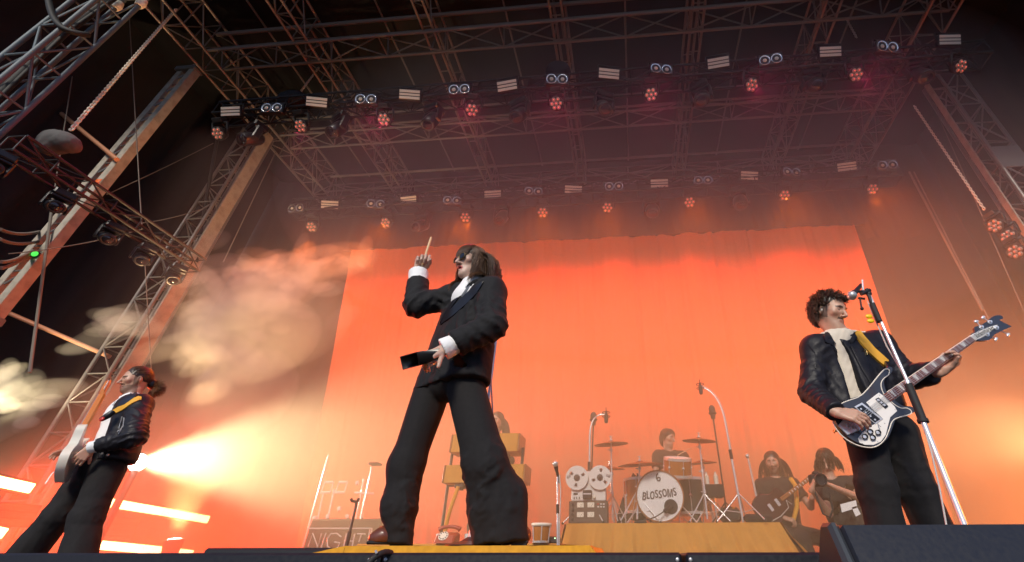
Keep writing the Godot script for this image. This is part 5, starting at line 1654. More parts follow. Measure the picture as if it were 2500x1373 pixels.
	var vz := (Vector3(-0.8, -0.2, 0.35) - vy * vy.dot(Vector3(-0.8, -0.2, 0.35))).normalized()
	var vb := Basis(vy.cross(vz), vy, vz)
	f.dig(fa.lerp(fb, 0.15) + vz * 0.03, Vector3(0.055, 0.18, 0.12), vb, 0.012)
	f.dig(fa.lerp(fb, 0.6) + vz * 0.03, Vector3(0.055, 0.24, 0.10), vb, 0.012)
	f.dig(neck + Vector3(-0.01, 0.045, 0.01), Vector3(0.074, 0.075, 0.07), Basis.IDENTITY, 0.01)
	var wl := [[el[1], Vector3(-0.4, 0.9, 0).normalized(), 0.045, 0.015, 0.17], [wr[1].lerp(el[1], 0.5), (wr[1] - el[1]).normalized(), 0.045, 0.010, 0.12], [sh[1].lerp(el[1], 0.45), Vector3(0.3, 1, 0).normalized(), 0.06, 0.010, 0.16], [wz(285, 1100, -3.5), Vector3(0.1, 1, 0).normalized(), 0.05, 0.007, 0.13]]
	var jk := put("jacket", f.mesh(wrinkles(wl, 0.003, Vector3(4, 2.5, 4))), M.leather, t)
	s = st(); ribbon(s, f, [[338, 956, 3.0], [322, 968, 7.0], [300, 984, 7.0], [286, 994, 2.0]], 0.010, 0.006); put("collar", done(s), mat(0.012, 0.014, 0.026, 0.4), jk)
	s = st(); ribbon(s, f, [[298, 1018, 1.0], [286, 1058, 1.0]], 0.005, 0.002); ribbon(s, f, [[302, 1020, 0.8], [300, 1040, 0.8], [288, 1060, 0.8]], 0.004, 0.002); put("chest_zip", done(s), M.chrome, jk)
	s = st(); ribbon(s, f, [[256, 1102, 1.0], [256, 1110, 8.0], [258, 1117, 5.0], [260, 1121, 1.0]], 0.007, 0.003); put("pocket_flap", done(s), M.leather, jk)
	var bp := f.hit(EYE, ray(263, 1111))
	if bp != Vector3.INF:
		s = st(); ball(s, bp, Vector3(0.012, 0.012, 0.012), 8, 6); put("press_stud", done(s), M.chrome, jk)
	s = st(); ribbon(s, f, [[344, 974, 3.5], [338, 973, 4.5], [318, 982, 5.5], [298, 996, 6.0], [276, 1008, 5.0]], 0.008, 0.004)
	var sp := put("guitar_strap", done(s), M.strap_yellow)
	tag(sp, "yellow guitar strap over the bearded guitarist's shoulder", "guitar strap")
	# trousers
	f = Field.new(Vector3(an[0].x - 0.16, 0.10, -3.9), Vector3(wz(295, 1130, -3.5).x + 0.15, wz(250, 1105, -3.5).y, -3.28), 0.0125)
	f.cone(pelvis + Vector3(0, 0.03, 0), wz(244, 1150, -3.64), 0.13, 0.13, 0.05)
	f.cone(hp[0], kn[0], 0.11, 0.095, 0.05)
	f.cone(kn[0], an[0], 0.095, 0.115, 0.05)
	f.cone(hp[1], kn[1], 0.115, 0.095, 0.04)
	f.cone(kn[1], an[1], 0.095, 0.115, 0.05)
	wl = [[kn[0], Vector3(0.5, 1, 0).normalized(), 0.08, 0.008, 0.16], [kn[1], Vector3(0.2, 1, 0).normalized(), 0.09, 0.008, 0.16]]
	f.cut(Vector3(an[0].x, 0.13, an[0].z), Vector3.DOWN, 9.0)
	put("trousers", f.mesh(wrinkles(wl, 0.006, Vector3(7, 2.5, 7))), M.trousers, t)
	for i in 2: shoe(t, Vector3(an[i].x + 0.05, 0.004, an[i].z), Vector3(an[i].x - 0.2, 0.004, an[i].z + 0.05), M.black_shoe)
	# guitar, seen along its edge
	var g := thing("electric_guitar", "cream electric guitar with an orange brown neck, seen edge on against the leather jacket", "electric guitar", Vector3.ZERO)
	var p0 := wz(147, 1160, -3.36); var p1 := wz(266, 944, -3.58)
	var ay := (p1 - p0).normalized()
	var an_ := ay.cross((p0 - EYE).normalized()).normalized()
	if an_.x > 0: an_ = -an_
	an_ = an_.rotated(ay, -0.22)
	var ax := ay.cross(an_).normalized()
	var gb := Basis(ax, ay, an_)
	var G := Transform3D(gb, p0)
	var L := p0.distance_to(p1)
	var body_pts := []
	for q in round_outline([[0.0, -0.02], [0.09, -0.01], [0.155, 0.06], [0.15, 0.13], [0.115, 0.20], [0.125, 0.27], [0.15, 0.33], [0.13, 0.385], [0.09, 0.36], [0.05, 0.31], [-0.05, 0.31], [-0.085, 0.37], [-0.125, 0.44], [-0.15, 0.41], [-0.135, 0.33], [-0.115, 0.22], [-0.15, 0.13], [-0.16, 0.05], [-0.09, -0.01]], 3): body_pts.append(Vector2(q[0], q[1] * L / 0.92))
	var cream := mat(0.78, 0.74, 0.62, 0.25)
	cream.clearcoat_enabled = true
	s = st(); plate(s, G * Transform3D(Basis.IDENTITY, Vector3(0, 0, -0.026)), body_pts, 0.052, 0.010); put("body", done(s), cream, g)
	var nw := mat(0.62, 0.19, 0.035, 0.35)
	s = st(); box(s, G * Transform3D(Basis.IDENTITY, Vector3(0, L * 0.605, 0.014)), Vector3(0.052, L * 0.58, 0.046), 0.012); put("neck", done(s), nw, g)
	s = st(); plate(s, G * Transform3D(Basis.IDENTITY, Vector3(0, L * 0.885, 0.004)), [Vector2(-0.024, 0), Vector2(0.024, 0), Vector2(0.034, 0.03), Vector2(0.040, 0.12), Vector2(0.01, 0.165), Vector2(-0.03, 0.15), Vector2(-0.02, 0.06)], 0.03, 0.004); var hs := put("headstock", done(s), nw, g)
	for i in 6:
		s = st(); var tp: Vector3 = G * Vector3(0.048, L * 0.89 + 0.03 + i * 0.018, 0.012); bar(s, G * Vector3(0.03, L * 0.89 + 0.03 + i * 0.018, 0.012), tp, 0.003, 6); ball(s, tp, Vector3(0.009, 0.007, 0.006), 8, 6, gb); put("tuning_key", done(s), M.chrome, hs)
	for y in [0.14, 0.20, 0.27]:
		s = st(); box(s, G * Transform3D(Basis.IDENTITY, Vector3(0, y, 0.028)), Vector3(0.085, 0.02, 0.014), 0.003); put("pickup", done(s), M.cream, g)
	s = st(); box(s, G * Transform3D(Basis.IDENTITY, Vector3(0, 0.07, 0.027)), Vector3(0.08, 0.045, 0.012), 0.002); put("bridge", done(s), M.chrome, g)
	s = st(); tube(s, [G * Vector3(-0.03, 0.07, 0.03), G * Vector3(-0.05, 0.05, 0.06), G * Vector3(-0.07, -0.03, 0.07)], 0.004, 6); put("tremolo_arm", done(s), M.chrome, g)
	for q in [[-0.07, 0.10], [-0.09, 0.05], [-0.08, 0.0]]:
		s = st(); lathe(s, G * Transform3D(Basis(Vector3.RIGHT, PI / 2), Vector3(q[0], q[1] + 0.04, 0.022)), [Vector2(0.014, 0), Vector2(0.011, 0.014), Vector2(0, 0.015)], 12); put("knob", done(s), M.cream, g)
	for i in 6:
		s = st(); var x := -0.02 + 0.008 * i; tube(s, [G * Vector3(x, 0.07, 0.042), G * Vector3(x * 0.9, L * 0.89, 0.040)], 0.0008, 4); put("string", done(s), M.steel, g)
	var sb := G * Vector3(-0.125, 0.44 * L / 0.92, 0.0)
	s = st(); tube(s, [wz(276, 1006, -3.42), wz(262, 1016, -3.40), wz(247, 1025, -3.40)], [0.022, 0.026, 0.020], 8); put("leather_end", done(s), M.satin, sp)
	s = st(); ball(s, wz(248, 1024, -3.375), Vector3(0.02, 0.02, 0.012), 12, 6); put("strap_lock", done(s), M.red_plastic, sp)

# ---------- things on the stage ----------
func mic(t: Node3D, at: Vector3, dir: Vector3, s := 1.0, grille: Material = null) -> void:
	var b := Transform3D(frame(dir), at)
	var q := st(); lathe(q, b, [Vector2(0, -0.15 * s), Vector2(0.010 * s, -0.15 * s), Vector2(0.013 * s, -0.05 * s), Vector2(0.019 * s, -0.012 * s), Vector2(0.019 * s, 0.0)], 12); put("microphone", done(q), M.black_metal, t)
	q = st(); ball(q, at + dir.normalized() * 0.018 * s, Vector3.ONE * 0.026 * s, 12, 8); put("grille", done(q), grille if grille else M.steel, t)

func round_base(s: SurfaceTool, at: Vector3, r := 0.13) -> void:
	lathe(s, Transform3D(Basis.IDENTITY, at), [Vector2(0, 0), Vector2(r, 0), Vector2(r, 0.012), Vector2(r * 0.4, 0.03), Vector2(0.018, 0.05), Vector2(0.0, 0.05)], 20)

func tripod(t: Node3D, at: Vector3, h: float, r: float, m: Material, turn := 0.3) -> void:
	for k in 3:
		var a := turn + TAU * k / 3
		var o := Vector3(cos(a) * r, 0, sin(a) * r)
		var s := st(); bar(s, at + Vector3(0, h, 0), at + o + Vector3(0, 0.012, 0), 0.008, 6); bar(s, at + Vector3(0, h * 0.35, 0), at + o * 0.6 + Vector3(0, h * 0.42, 0), 0.005, 5); put("leg", done(s), m, t)
		s = st(); ball(s, at + o + Vector3(0, 0.012, 0), Vector3.ONE * 0.014, 6, 4); put("rubber_foot", done(s), M.black_rubber, t)

func build_front() -> void:
	# black cabinets along the lip of the stage
	var k := 0
	for q in [[-420.0, 929.0], [936.0, 1664.0], [1673.0, 2060.0]]:
		var z := -1.78
		var a := wz(q[0], 1346, z); var b := wz(q[1], 1356, z)
		var top := 0.349
		var t := thing("lip_speaker", ["long low black speaker cabinet at the stage lip below the guitarist, washed red", "long low black speaker cabinet at the stage lip under the singer's yellow cloth", "low black speaker cabinet at the stage lip running behind the floor wedge"][k], "speaker", Vector3((a.x + b.x) * 0.5, 0, z), "low speakers along the stage lip")
		var w := b.x - a.x
		var s := st(); box_at(s, Vector3(0, top * 0.5, -0.16), Vector3(w, top, 0.32), 0.008); put("cabinet", done(s), M.cabinet, t)
		s = st(); box_at(s, Vector3(0, top * 0.46, 0.003), Vector3(w - 0.03, top * 0.8, 0.006), 0.002); put("grille", done(s), M.grille, t)
		for x in [-0.5, 0.5]:
			for y in [0.94, 0.06]:
				s = st(); ball(s, Vector3(x * (w - 0.03), top * y, 0.001), Vector3(0.007, 0.007, 0.003), 8, 4); put("bolt", done(s), M.steel, t)
		k += 1
	# plug lying in the gap
	var s := st()
	var p := wz(931, 1352, -1.74)
	tube(s, bez(p + Vector3(-0.05, -0.06, 0.02), p + Vector3(-0.02, -0.01, 0.02), p + Vector3(0.0, 0.012, 0.0), p + Vector3(0.01, 0.0, -0.05), 8), 0.011, 8)
	var c := put("cable_clump", done(s), M.black_rubber)
	tag(c, "black plug and cable clumped in the gap below the singer's foot", "cable")
	s = st()
	for q in [[-0.03, -0.02], [-0.012, 0.004], [-0.035, -0.045]]: box(s, Transform3D(Basis(Vector3(0, 0, 1), 0.7), p + Vector3(q[0], q[1], 0.016)), Vector3(0.008, 0.014, 0.006), 0.002)
	put("metal_lug", done(s), M.steel, c)
	# low riser under the singer, covered with yellow cloth
	var top := wz(1100, 1336, -2.30).y - 0.002
	var t := thing("singer_riser", "low platform under the singer's feet covered in bright yellow cloth", "platform", Vector3(-1.05, 0, -2.35))
	s = st(); box_at(s, Vector3(0, (top - 0.006) * 0.5, 0), Vector3(1.5, top - 0.006, 0.68), 0.01); put("deck", done(s), M.black_metal, t)
	var f := FastNoiseLite.new(); f.seed = 12; f.frequency = 1.0
	s = st()
	var o3 := t.position
	var lt := wz(842, 1337, -2.0) - o3; var rt := wz(1440, 1338, -2.0) - o3
	lt.y = top; rt.y = top
	var lf := wz(290, 1350, -1.99) - o3; var rf := wz(1520, 1352, -1.99) - o3
	lf.y = 0.20; rf.y = 0.25
	var bk := Vector3(0, 0, -0.72)
	var low := Vector3(0, -1, 0)
	cloth(s, lt + bk, rt + bk, lt, rt, 40, 10, func(u, v): return 0.004 * f.get_noise_2d(u * 9, v * 4))
	cloth(s, lf + bk, lt + bk, lf, lt, 20, 10, func(u, v): return 0.005 * f.get_noise_2d(u * 6 + 5, v * 4))
	cloth(s, rt + bk, rf + bk, rt, rf, 10, 10, func(u, v): return 0.005 * f.get_noise_2d(u * 6 + 9, v * 4))
	for q in [[lt, rt], [lf, lt], [rt, rf]]:
		var p0: Vector3 = q[0]; var p1: Vector3 = q[1]
		cloth(s, p0, p1, Vector3(p0.x, 0.01, p0.z + 0.02), Vector3(p1.x, 0.01, p1.z + 0.02), 30, 6, func(u, v): return 0.008 * sin(u * 20) * v + 0.006 * f.get_noise_2d(u * 12, v * 4))
	put("cloth_cover", done(s), M.yellow_cloth, t)
	# floor wedge
	var a := wz(2040, 1284, -1.42); var b := wz(2560, 1291, -1.38)
	t = thing("floor_wedge", "black floor monitor wedge in front of the bassist, seen from behind", "speaker", Vector3((a.x + b.x) * 0.5, 0, -1.42))
	var w := b.x - a.x
	var prof := [Vector2(0, 0.0), Vector2(0, 0.22), Vector2(-0.10, a.y), Vector2(-0.16, a.y + 0.002), Vector2(-0.48, 0.06), Vector2(-0.48, 0.0)]
	s = st()
	var out := []
	for q in prof: out.append(Vector2(-q.x - 0.12, q.y))
	plate(s, Transform3D(Basis(Vector3(0, 0, -1), Vector3(0, 1, 0), Vector3(1, 0, 0)), Vector3(-w * 0.5, 0, 0)), out, w, 0.012)
	put("cabinet", done(s), M.cabinet, t)
	s = st(); out = []
	for q in prof: out.append(Vector2(-q.x * 1.03 - 0.125, q.y * 1.01 + 0.002))
	plate(s, Transform3D(Basis(Vector3(0, 0, -1), Vector3(0, 1, 0), Vector3(1, 0, 0)), Vector3(-w * 0.5 - 0.028, 0, 0)), out, 0.03, 0.01)
	put("end_cheek", done(s), M.cheek, t)
	s = st()
	plate(s, Transform3D(Basis(Vector3(0, 0, -1), Vector3(0, 1, 0), Vector3(1, 0, 0)), Vector3(w * 0.5 - 0.002, 0, 0)), out, 0.03, 0.01)
	put("end_cheek", done(s), M.cheek, t)
	s = st()
	for q in [[0.02, 0.25], [0.055, 0.26]]: box(s, Transform3D(Basis(Vector3(1, 0, 0), 0.3), Vector3(-w * 0.5 - 0.029, q[1], q[0])), Vector3(0.004, 0.05, 0.012), 0.002)
	put("handle_slot", done(s), M.black_rubber, t)

func straight_stand(called: String, label: String, foot: Vector3, top: Vector3, legs := false) -> Node3D:
	var t := thing(called, label, "microphone stand", Vector3.ZERO)
	var s := st(); bar(s, foot, top, 0.0095, 10); put("pole", done(s), M.chrome, t)
	s = st(); bar(s, foot.lerp(top, 0.50), foot.lerp(top, 0.62), 0.015, 10); put("clutch_grip", done(s), M.black_rubber, t)
	s = st(); bar(s, foot, foot.lerp(top, 0.5), 0.0125, 10); put("lower_tube", done(s), M.chrome, t)
	if legs: tripod(t, foot, 0.28, 0.3, M.black_metal)
	else:
		s = st(); round_base(s, foot); put("base", done(s), M.black_metal, t)
	return t

func build_stands() -> void:
	# the bassist's stand
	var foot := wz(2368, 1310, -2.20)
	foot = foot + (wz(2215, 930, -2.28) - foot).normalized() * 0.0
	var mid := wz(2215, 930, -2.27); var top := wz(2122, 718, -2.32)
	var d := (mid - wz(2355, 1283, -2.20)).normalized()
	foot = mid - d * (mid.y / d.y)
	var t := thing("microphone_stand", "chrome microphone stand leaning in front of the bassist with a yellow clip", "microphone stand", Vector3.ZERO)
	var s := st(); bar(s, foot, mid, 0.0125, 12); put("lower_tube", done(s), M.chrome, t)
	s = st(); bar(s, mid - d * 0.20, mid - d * 0.02, 0.019, 12); bar(s, mid - d * 0.215, mid - d * 0.20, 0.024, 12); put("clutch_grip", done(s), M.black_rubber, t)
	s = st(); bar(s, mid, top, 0.0085, 12); put("upper_tube", done(s), M.chrome, t)
	s = st(); bar(s, wz(2148, 786, -2.30), wz(2130, 742, -2.31), 0.015, 12); put("sleeve", done(s), M.black_rubber, t)
	s = st(); bar(s, wz(2128, 740, -2.315), wz(2116, 706, -2.32), 0.010, 10); ball(s, wz(2122, 718, -2.32), Vector3.ONE * 0.016); bar(s, wz(2122, 712, -2.32), wz(2094, 712, -2.30), 0.008, 8); bar(s, wz(2124, 709, -2.32), wz(2103, 718, -2.31), 0.012, 8); put("swivel", done(s), M.black_metal, t)
	s = st(); bar(s, wz(2100, 728, -2.31), wz(2104, 752, -2.30), 0.005, 8); ball(s, wz(2105, 754, -2.30), Vector3.ONE * 0.010); bar(s, wz(2096, 728, -2.31), wz(2112, 730, -2.31), 0.007, 8); put("boom_knob", done(s), M.black_metal, t)
	s = st(); bar(s, wz(2106, 684, -2.32), wz(2108, 716, -2.31), 0.005, 8); put("boom_end", done(s), M.chrome, t)
	round_base(s, foot)
	s = st(); round_base(s, foot, 0.14); put("base", done(s), M.black_metal, t)
	s = st(); ball(s, wz(2122, 773, -2.31), Vector3(0.020, 0.013, 0.008), 12, 8); ball(s, wz(2126, 784, -2.31), Vector3(0.020, 0.013, 0.008), 12, 8); put("yellow_clip", done(s), mat(0.85, 0.55, 0.01, 0.4), t)
	s = st(); tube(s, [wz(2118, 735, -2.325), wz(2165, 845, -2.315), wz(2225, 945, -2.29), wz(2250, 1020, -2.25), wz(2276, 1110, -2.22), wz(2296, 1200, -2.2), wz(2314, 1300, -2.18)], 0.0038, 6); put("cable", done(s), M.pale_cable, t)
	var m := thing("microphone", "handheld microphone with a steel grille clipped to the leaning chrome stand", "microphone", Vector3.ZERO)
	mic(m, wz(2083, 719, -2.285), wz(2076, 725, -2.26) - wz(2098, 700, -2.33), 1.05)
	# the stand behind the singer
	t = straight_stand("microphone_stand", "chrome microphone stand half hidden behind the singer's suit", wz(1146, 1338, -2.72), wz(1213, 815, -2.72), false)
	s = st(); ball(s, wz(1215, 800, -2.72), Vector3(0.018, 0.022, 0.018)); put("clip", done(s), M.gold, t)
	s = st(); tube(s, [wz(1204, 850, -2.70), wz(1198, 920, -2.70), wz(1202, 990, -2.68), wz(1205, 1062, -2.68), wz(1190, 1200, -2.68), wz(1152, 1338, -2.68)], 0.005, 6); put("cable", done(s), M.pale_cable, t)
	s = st(); bar(s, wz(1152, 1338, -2.71), wz(1158, 1286, -2.71), 0.009, 8); put("tripod_leg", done(s), M.chrome, t)
	# short stand before the drum riser
	t = straight_stand("microphone_stand", "short straight microphone stand beside the tape machine", wz(1362, 1352, -4.9), wz(1361, 1165, -4.9), false)
	m = thing("microphone", "round headed microphone on the short stand beside the tape machine", "microphone", Vector3.ZERO)
	mic(m, wz(1357, 1138, -4.88), Vector3(-0.15, 0.8, 0.5), 1.2)
	s = st(); tube(s, [wz(1366, 1160, -4.9), wz(1369, 1200, -4.88), wz(1366, 1280, -4.88), wz(1366, 1350, -4.88)], 0.006, 6); put("cable", done(s), M.pale_cable, t)

func overhead(label: String, foot: Vector3, bend: Vector3, tip: Vector3, mlabel: String) -> void:
	var t := thing("boom_stand", label, "microphone stand", Vector3.ZERO)
	var s := st(); bar(s, foot, foot.lerp(bend, 0.55), 0.014, 10); put("lower_tube", done(s), M.chrome, t)
	s = st(); bar(s, foot.lerp(bend, 0.50), foot.lerp(bend, 0.58), 0.019, 10); put("clutch_grip", done(s), M.black_rubber, t)
	s = st(); var arm := [foot.lerp(bend, 0.55)]
	for p in bez(foot.lerp(bend, 0.82), bend, bend + (bend - foot) * 0.08 + (tip - bend) * 0.3, tip, 12): arm.append(p)
	tube(s, arm, 0.009, 8); put("boom", done(s), M.chrome, t)
	s = st(); var ca := []
	for p in arm: ca.append(p + Vector3(0.012, 0.012, 0.006))
	tube(s, ca, 0.005, 5); put("cable", done(s), M.pale_cable, t)
	tripod(t, foot, 0.3, 0.3, M.chrome, 0.9)
	var m := thing("microphone", mlabel, "microphone", Vector3.ZERO)
	s = st(); lathe(s, Transform3D(frame(Vector3.DOWN), tip + Vector3(0, 0.05, 0)), [Vector2(0, 0), Vector2(0.014, 0), Vector2(0.016, 0.04), Vector2(0.026, 0.05), Vector2(0.026, 0.12), Vector2(0.020, 0.15), Vector2(0, 0.155)], 12); put("capsule", done(s), M.black_metal, m)
	s = st()
	for q in [0.035, -0.02]:
		var ring := []
		for k in 13: ring.append(tip + Vector3(cos(TAU * k / 12) * 0.05, q, sin(TAU * k / 12) * 0.05))
		tube(s, ring, 0.005, 5, false)
	bar(s, tip, tip + Vector3(0, 0.10, 0), 0.006, 6)
	put("shock_mount", done(s), M.black_metal, m)

func cymbal(label: String, c: Vector3, r: float, foot: Vector3, tilt := Vector3.ZERO) -> void:
	var t := thing("cymbal", label, "cymbal", c)
	var b := Basis.from_euler(tilt)
	var s := st(); lathe(s, Transform3D(b, Vector3.ZERO), [Vector2(0, 0.026), Vector2(r * 0.12, 0.022), Vector2(r * 0.2, 0.008), Vector2(r * 0.6, -0.004), Vector2(r, -0.024), Vector2(r, -0.027), Vector2(r * 0.6, -0.008), Vector2(r * 0.2, 0.004), Vector2(0, 0.02)], 32, false); put("plate", done(s), M.bronze, t)
	s = st(); lathe(s, Transform3D(b, Vector3(0, 0.03, 0)), [Vector2(0, -0.01), Vector2(0.018, -0.01), Vector2(0.018, 0.012), Vector2(0.008, 0.018), Vector2(0.008, 0.04), Vector2(0.02, 0.042), Vector2(0.02, 0.05), Vector2(0, 0.05)], 10); put("wing_nut", done(s), M.chrome, t)
	var st_ := thing("cymbal_stand", "chrome stand under the " + label.replace("dark bronze ", ""), "cymbal stand", foot, "cymbal stands")
	var v := c - foot
	s = st(); bar(s, Vector3(0, 0.05, 0), v - Vector3(0, 0.01, 0), 0.0095, 8); bar(s, Vector3(0, 0.05, 0), v * 0.6, 0.013, 8); put("pole", done(s), M.chrome, st_)
	for q in [0.36, 0.60, 0.9]:
		s = st(); bar(s, v * (q - 0.02), v * (q + 0.02), 0.02, 8); bar(s, v * q, v * q + Vector3(-0.045, 0, 0.01), 0.007, 6); put("memory_clamp", done(s), M.chrome, st_)
	tripod(st_, Vector3.ZERO, 0.32, 0.27, M.chrome, c.x * 3.0)

func drum(t: Node3D, tr: Transform3D, r: float, h: float, shell: Material, lugs: int, head_m: Material) -> void:
	var s := st(); lathe(s, tr, [Vector2(r * 0.97, 0.012), Vector2(r, 0.014), Vector2(r, h - 0.014), Vector2(r * 0.97, h - 0.012)], 36); put("shell", done(s), shell, t)
	for y in [0.0, h]:
		s = st(); var e := -1.0 if y == 0.0 else 1.0
		lathe(s, tr * Transform3D(Basis.IDENTITY, Vector3(0, y, 0)), ([Vector2(r * 0.985, -0.022 * e), Vector2(r * 1.035, -0.022 * e), Vector2(r * 1.035, 0.010 * e), Vector2(r * 0.985, 0.010 * e), Vector2(r * 0.985, -0.022 * e)] if e > 0 else [Vector2(r * 0.985, 0.022), Vector2(r * 0.985, -0.010), Vector2(r * 1.035, -0.010), Vector2(r * 1.035, 0.022), Vector2(r * 0.985, 0.022)]), 36); put("hoop", done(s), M.chrome, t)
		s = st(); lathe(s, tr * Transform3D(Basis.IDENTITY, Vector3(0, y, 0)), ([Vector2(r * 0.985, 0.001), Vector2(0, 0.003)] if e > 0 else [Vector2(0, -0.003), Vector2(r * 0.985, -0.001)]), 36); put("drumhead", done(s), head_m, t)
	for k in lugs:
		var a := TAU * k / lugs + 0.2
		var u := Vector3(cos(a), 0, sin(a))
		s = st(); bar(s, tr * (u * r * 1.03 + Vector3(0, 0.0, 0)), tr * (u * r * 1.03 + Vector3(0, h, 0)), 0.004, 5); ball(s, tr * (u * r * 1.01 + Vector3(0, h * 0.5, 0)), Vector3.ONE * 0.016, 8, 6); put("lug", done(s), M.chrome, t)

func build_drums() -> void:
	# riser with a cloth skirt
	var z := -5.55
	var a := wz(1384, 1281, z); var b := wz(1905, 1284, z)
	var top := 0.655
	var t := thing("drum_riser", "drum riser draped to the floor in ochre cloth", "platform", Vector3.ZERO)
	var s := st(); box_at(s, Vector3((a.x + b.x) * 0.5, top - 0.06, z - 0.95), Vector3(b.x - a.x, 0.11, 1.9), 0.01); put("deck", done(s), M.black_metal, t)
	var f := FastNoiseLite.new(); f.seed = 22; f.frequency = 1.0
	s = st()
	var fold := func(u: float, v: float) -> float: return 0.015 + (0.10 + 0.07 * sin(u * 26 + 7 * f.get_noise_1d(u * 4)) + 0.10 * f.get_noise_2d(u * 8, v * 1.5)) * (0.12 + 0.88 * v)
	cloth(s, Vector3(a.x, top, z), Vector3(b.x, top, z), Vector3(a.x - 0.12, 0.01, z + 0.10), Vector3(b.x + 0.26, 0.01, z + 0.12), 120, 10, fold, 0.006)
	cloth(s, Vector3(a.x, top, z - 1.9), Vector3(a.x, top, z), Vector3(a.x - 0.15, 0.01, z - 1.9), Vector3(a.x - 0.12, 0.01, z + 0.10), 60, 8, fold, 0.006)
	cloth(s, Vector3(b.x, top, z), Vector3(b.x, top, z - 1.9), Vector3(b.x + 0.26, 0.01, z + 0.12), Vector3(b.x + 0.3, 0.01, z - 1.9), 60, 8, fold, 0.006)
	put("skirt", done(s), M.ochre_cloth, t)
	s = st(); box_at(s, Vector3((a.x + b.x) * 0.5, top + 0.004, z - 0.95), Vector3(b.x - a.x + 0.01, 0.012, 1.91), 0.003); put("carpet", done(s), M.ochre_cloth, t)
	top += 0.011
	# bass drum
	var kc := wz(1612, 1225, -5.72)
	var r := 0.268
	kc.y = top + r + 0.02
	t = thing("bass_drum", "bass drum with white front head lettered with the band name", "drum", kc)
	drum(t, Transform3D(Basis(Vector3.RIGHT, PI / 2), Vector3(0, 0, -0.40)), r, 0.40, M.amber_shell, 10, M.drum_white)
	s = st(); lathe(s, Transform3D(Basis(Vector3.RIGHT, PI / 2), Vector3(0, 0, 0.004)), [Vector2(r * 0.99, -0.03), Vector2(r * 1.045, -0.03), Vector2(r * 1.045, 0.012), Vector2(r * 0.985, 0.012), Vector2(r * 0.985, 0.0)], 40); put("wood_hoop", done(s), M.wood_hoop, t)
	var ink := mat(0.03, 0.015, 0.02, 0.6)
	var letters := "BLOSSOMS"
	var glyphs := []
	var total := 0.0
	for i in 8:
		var tm := text_mesh(letters[i], 0.088, 0.002, true)
		glyphs.append(tm)
		total += tm.get_aabb().size.x + 0.009
	var run := -total / 2
	for i in 8:
		var gw: float = glyphs[i].get_aabb().size.x
		var k := 0.40 / total
		var u := (run + gw / 2) * k
		var mid: Vector3 = glyphs[i].get_aabb().get_center()
		var gb := Basis(Vector3(0, 0, 1), 0.5 * u + (0.05 if i % 2 else -0.05)) * Basis.from_scale(Vector3(k, 1.0, 1))
		put("letter", glyphs[i], ink, t, Transform3D(gb, Vector3(u, 0.018 + 0.10 * u + (0.005 if i % 2 else -0.005), 0.006) - gb * Vector3(mid.x, mid.y, 0)))
		run += gw + 0.009
	s = st(); tube(s, [Vector3(-0.006, 0.240, 0.006), Vector3(-0.022, 0.215, 0.006), Vector3(-0.024, 0.185, 0.006), Vector3(-0.012, 0.160, 0.006), Vector3(0.010, 0.160, 0.006), Vector3(0.020, 0.178, 0.006), Vector3(0.012, 0.197, 0.006), Vector3(-0.006, 0.194, 0.006), Vector3(-0.018, 0.180, 0.006)], 0.0075, 6); put("emblem", done(s), ink, t)
	s = st(); lathe(s, Transform3D(Basis(Vector3.RIGHT, PI / 2), Vector3(0.118, -0.115, 0.0055)), [Vector2(0.078, 0.0), Vector2(0.078, 0.003), Vector2(0.068, 0.004), Vector2(0, 0.0035)], 24); put("port", done(s), M.black_rubber, t)
	for x in [-1, 1]:
		s = st(); bar(s, Vector3(x * r * 0.95, -0.10, -0.10), Vector3(x * (r + 0.12), -kc.y + top + 0.005, 0.06), 0.009, 6); put("spur", done(s), M.chrome, t)
	# microphone at the port
	t = thing("kick_microphone", "low boom microphone pointing into the bass drum's port", "microphone stand", kc)
	s = st(); tube(s, bez(Vector3(-0.24, -0.26, 0.12), Vector3(-0.1, -0.26, 0.14), Vector3(-0.02, -0.20, 0.08), Vector3(0.09, -0.13, 0.03), 10), 0.007, 6); put("boom", done(s), M.black_metal, t)
	s = st(); bar(s, Vector3(0.04, -0.17, 0.06), Vector3(0.12, -0.115, 0.02), 0.026, 10); put("capsule", done(s), M.black_metal, t)
	s = st(); lathe(s, Transform3D(Basis.IDENTITY, Vector3(-0.24, -kc.y + top, 0.12)), [Vector2(0, 0), Vector2(0.07, 0), Vector2(0.07, 0.015), Vector2(0, 0.03)], 14); put("base", done(s), M.black_metal, t)
	# tom and floor toms
	var tc := wz(1653, 1143, -5.95)
	t = thing("tom_drum", "amber rack tom tilted above the bass drum", "drum", tc, "amber tom drums")
	drum(t, Transform3D(Basis.from_euler(Vector3(0.28, 0, -0.06)), Vector3(0, -0.09, 0)), 0.165, 0.20, M.amber_shell, 6, M.drum_white)
	s = st(); bar(s, Vector3(-0.05, -0.1, 0), Vector3(-0.06, -0.32, 0.02), 0.012, 8); put("mount", done(s), M.chrome, t)
	s = st(); plate(s, Transform3D(Basis.IDENTITY, Vector3(0.0, -0.02, 0.168)), [Vector2(-0.016, -0.028), Vector2(0.016, -0.028), Vector2(0.018, 0.02), Vector2(0, 0.032), Vector2(-0.018, 0.02)], 0.003); put("badge", done(s), M.chrome, t)
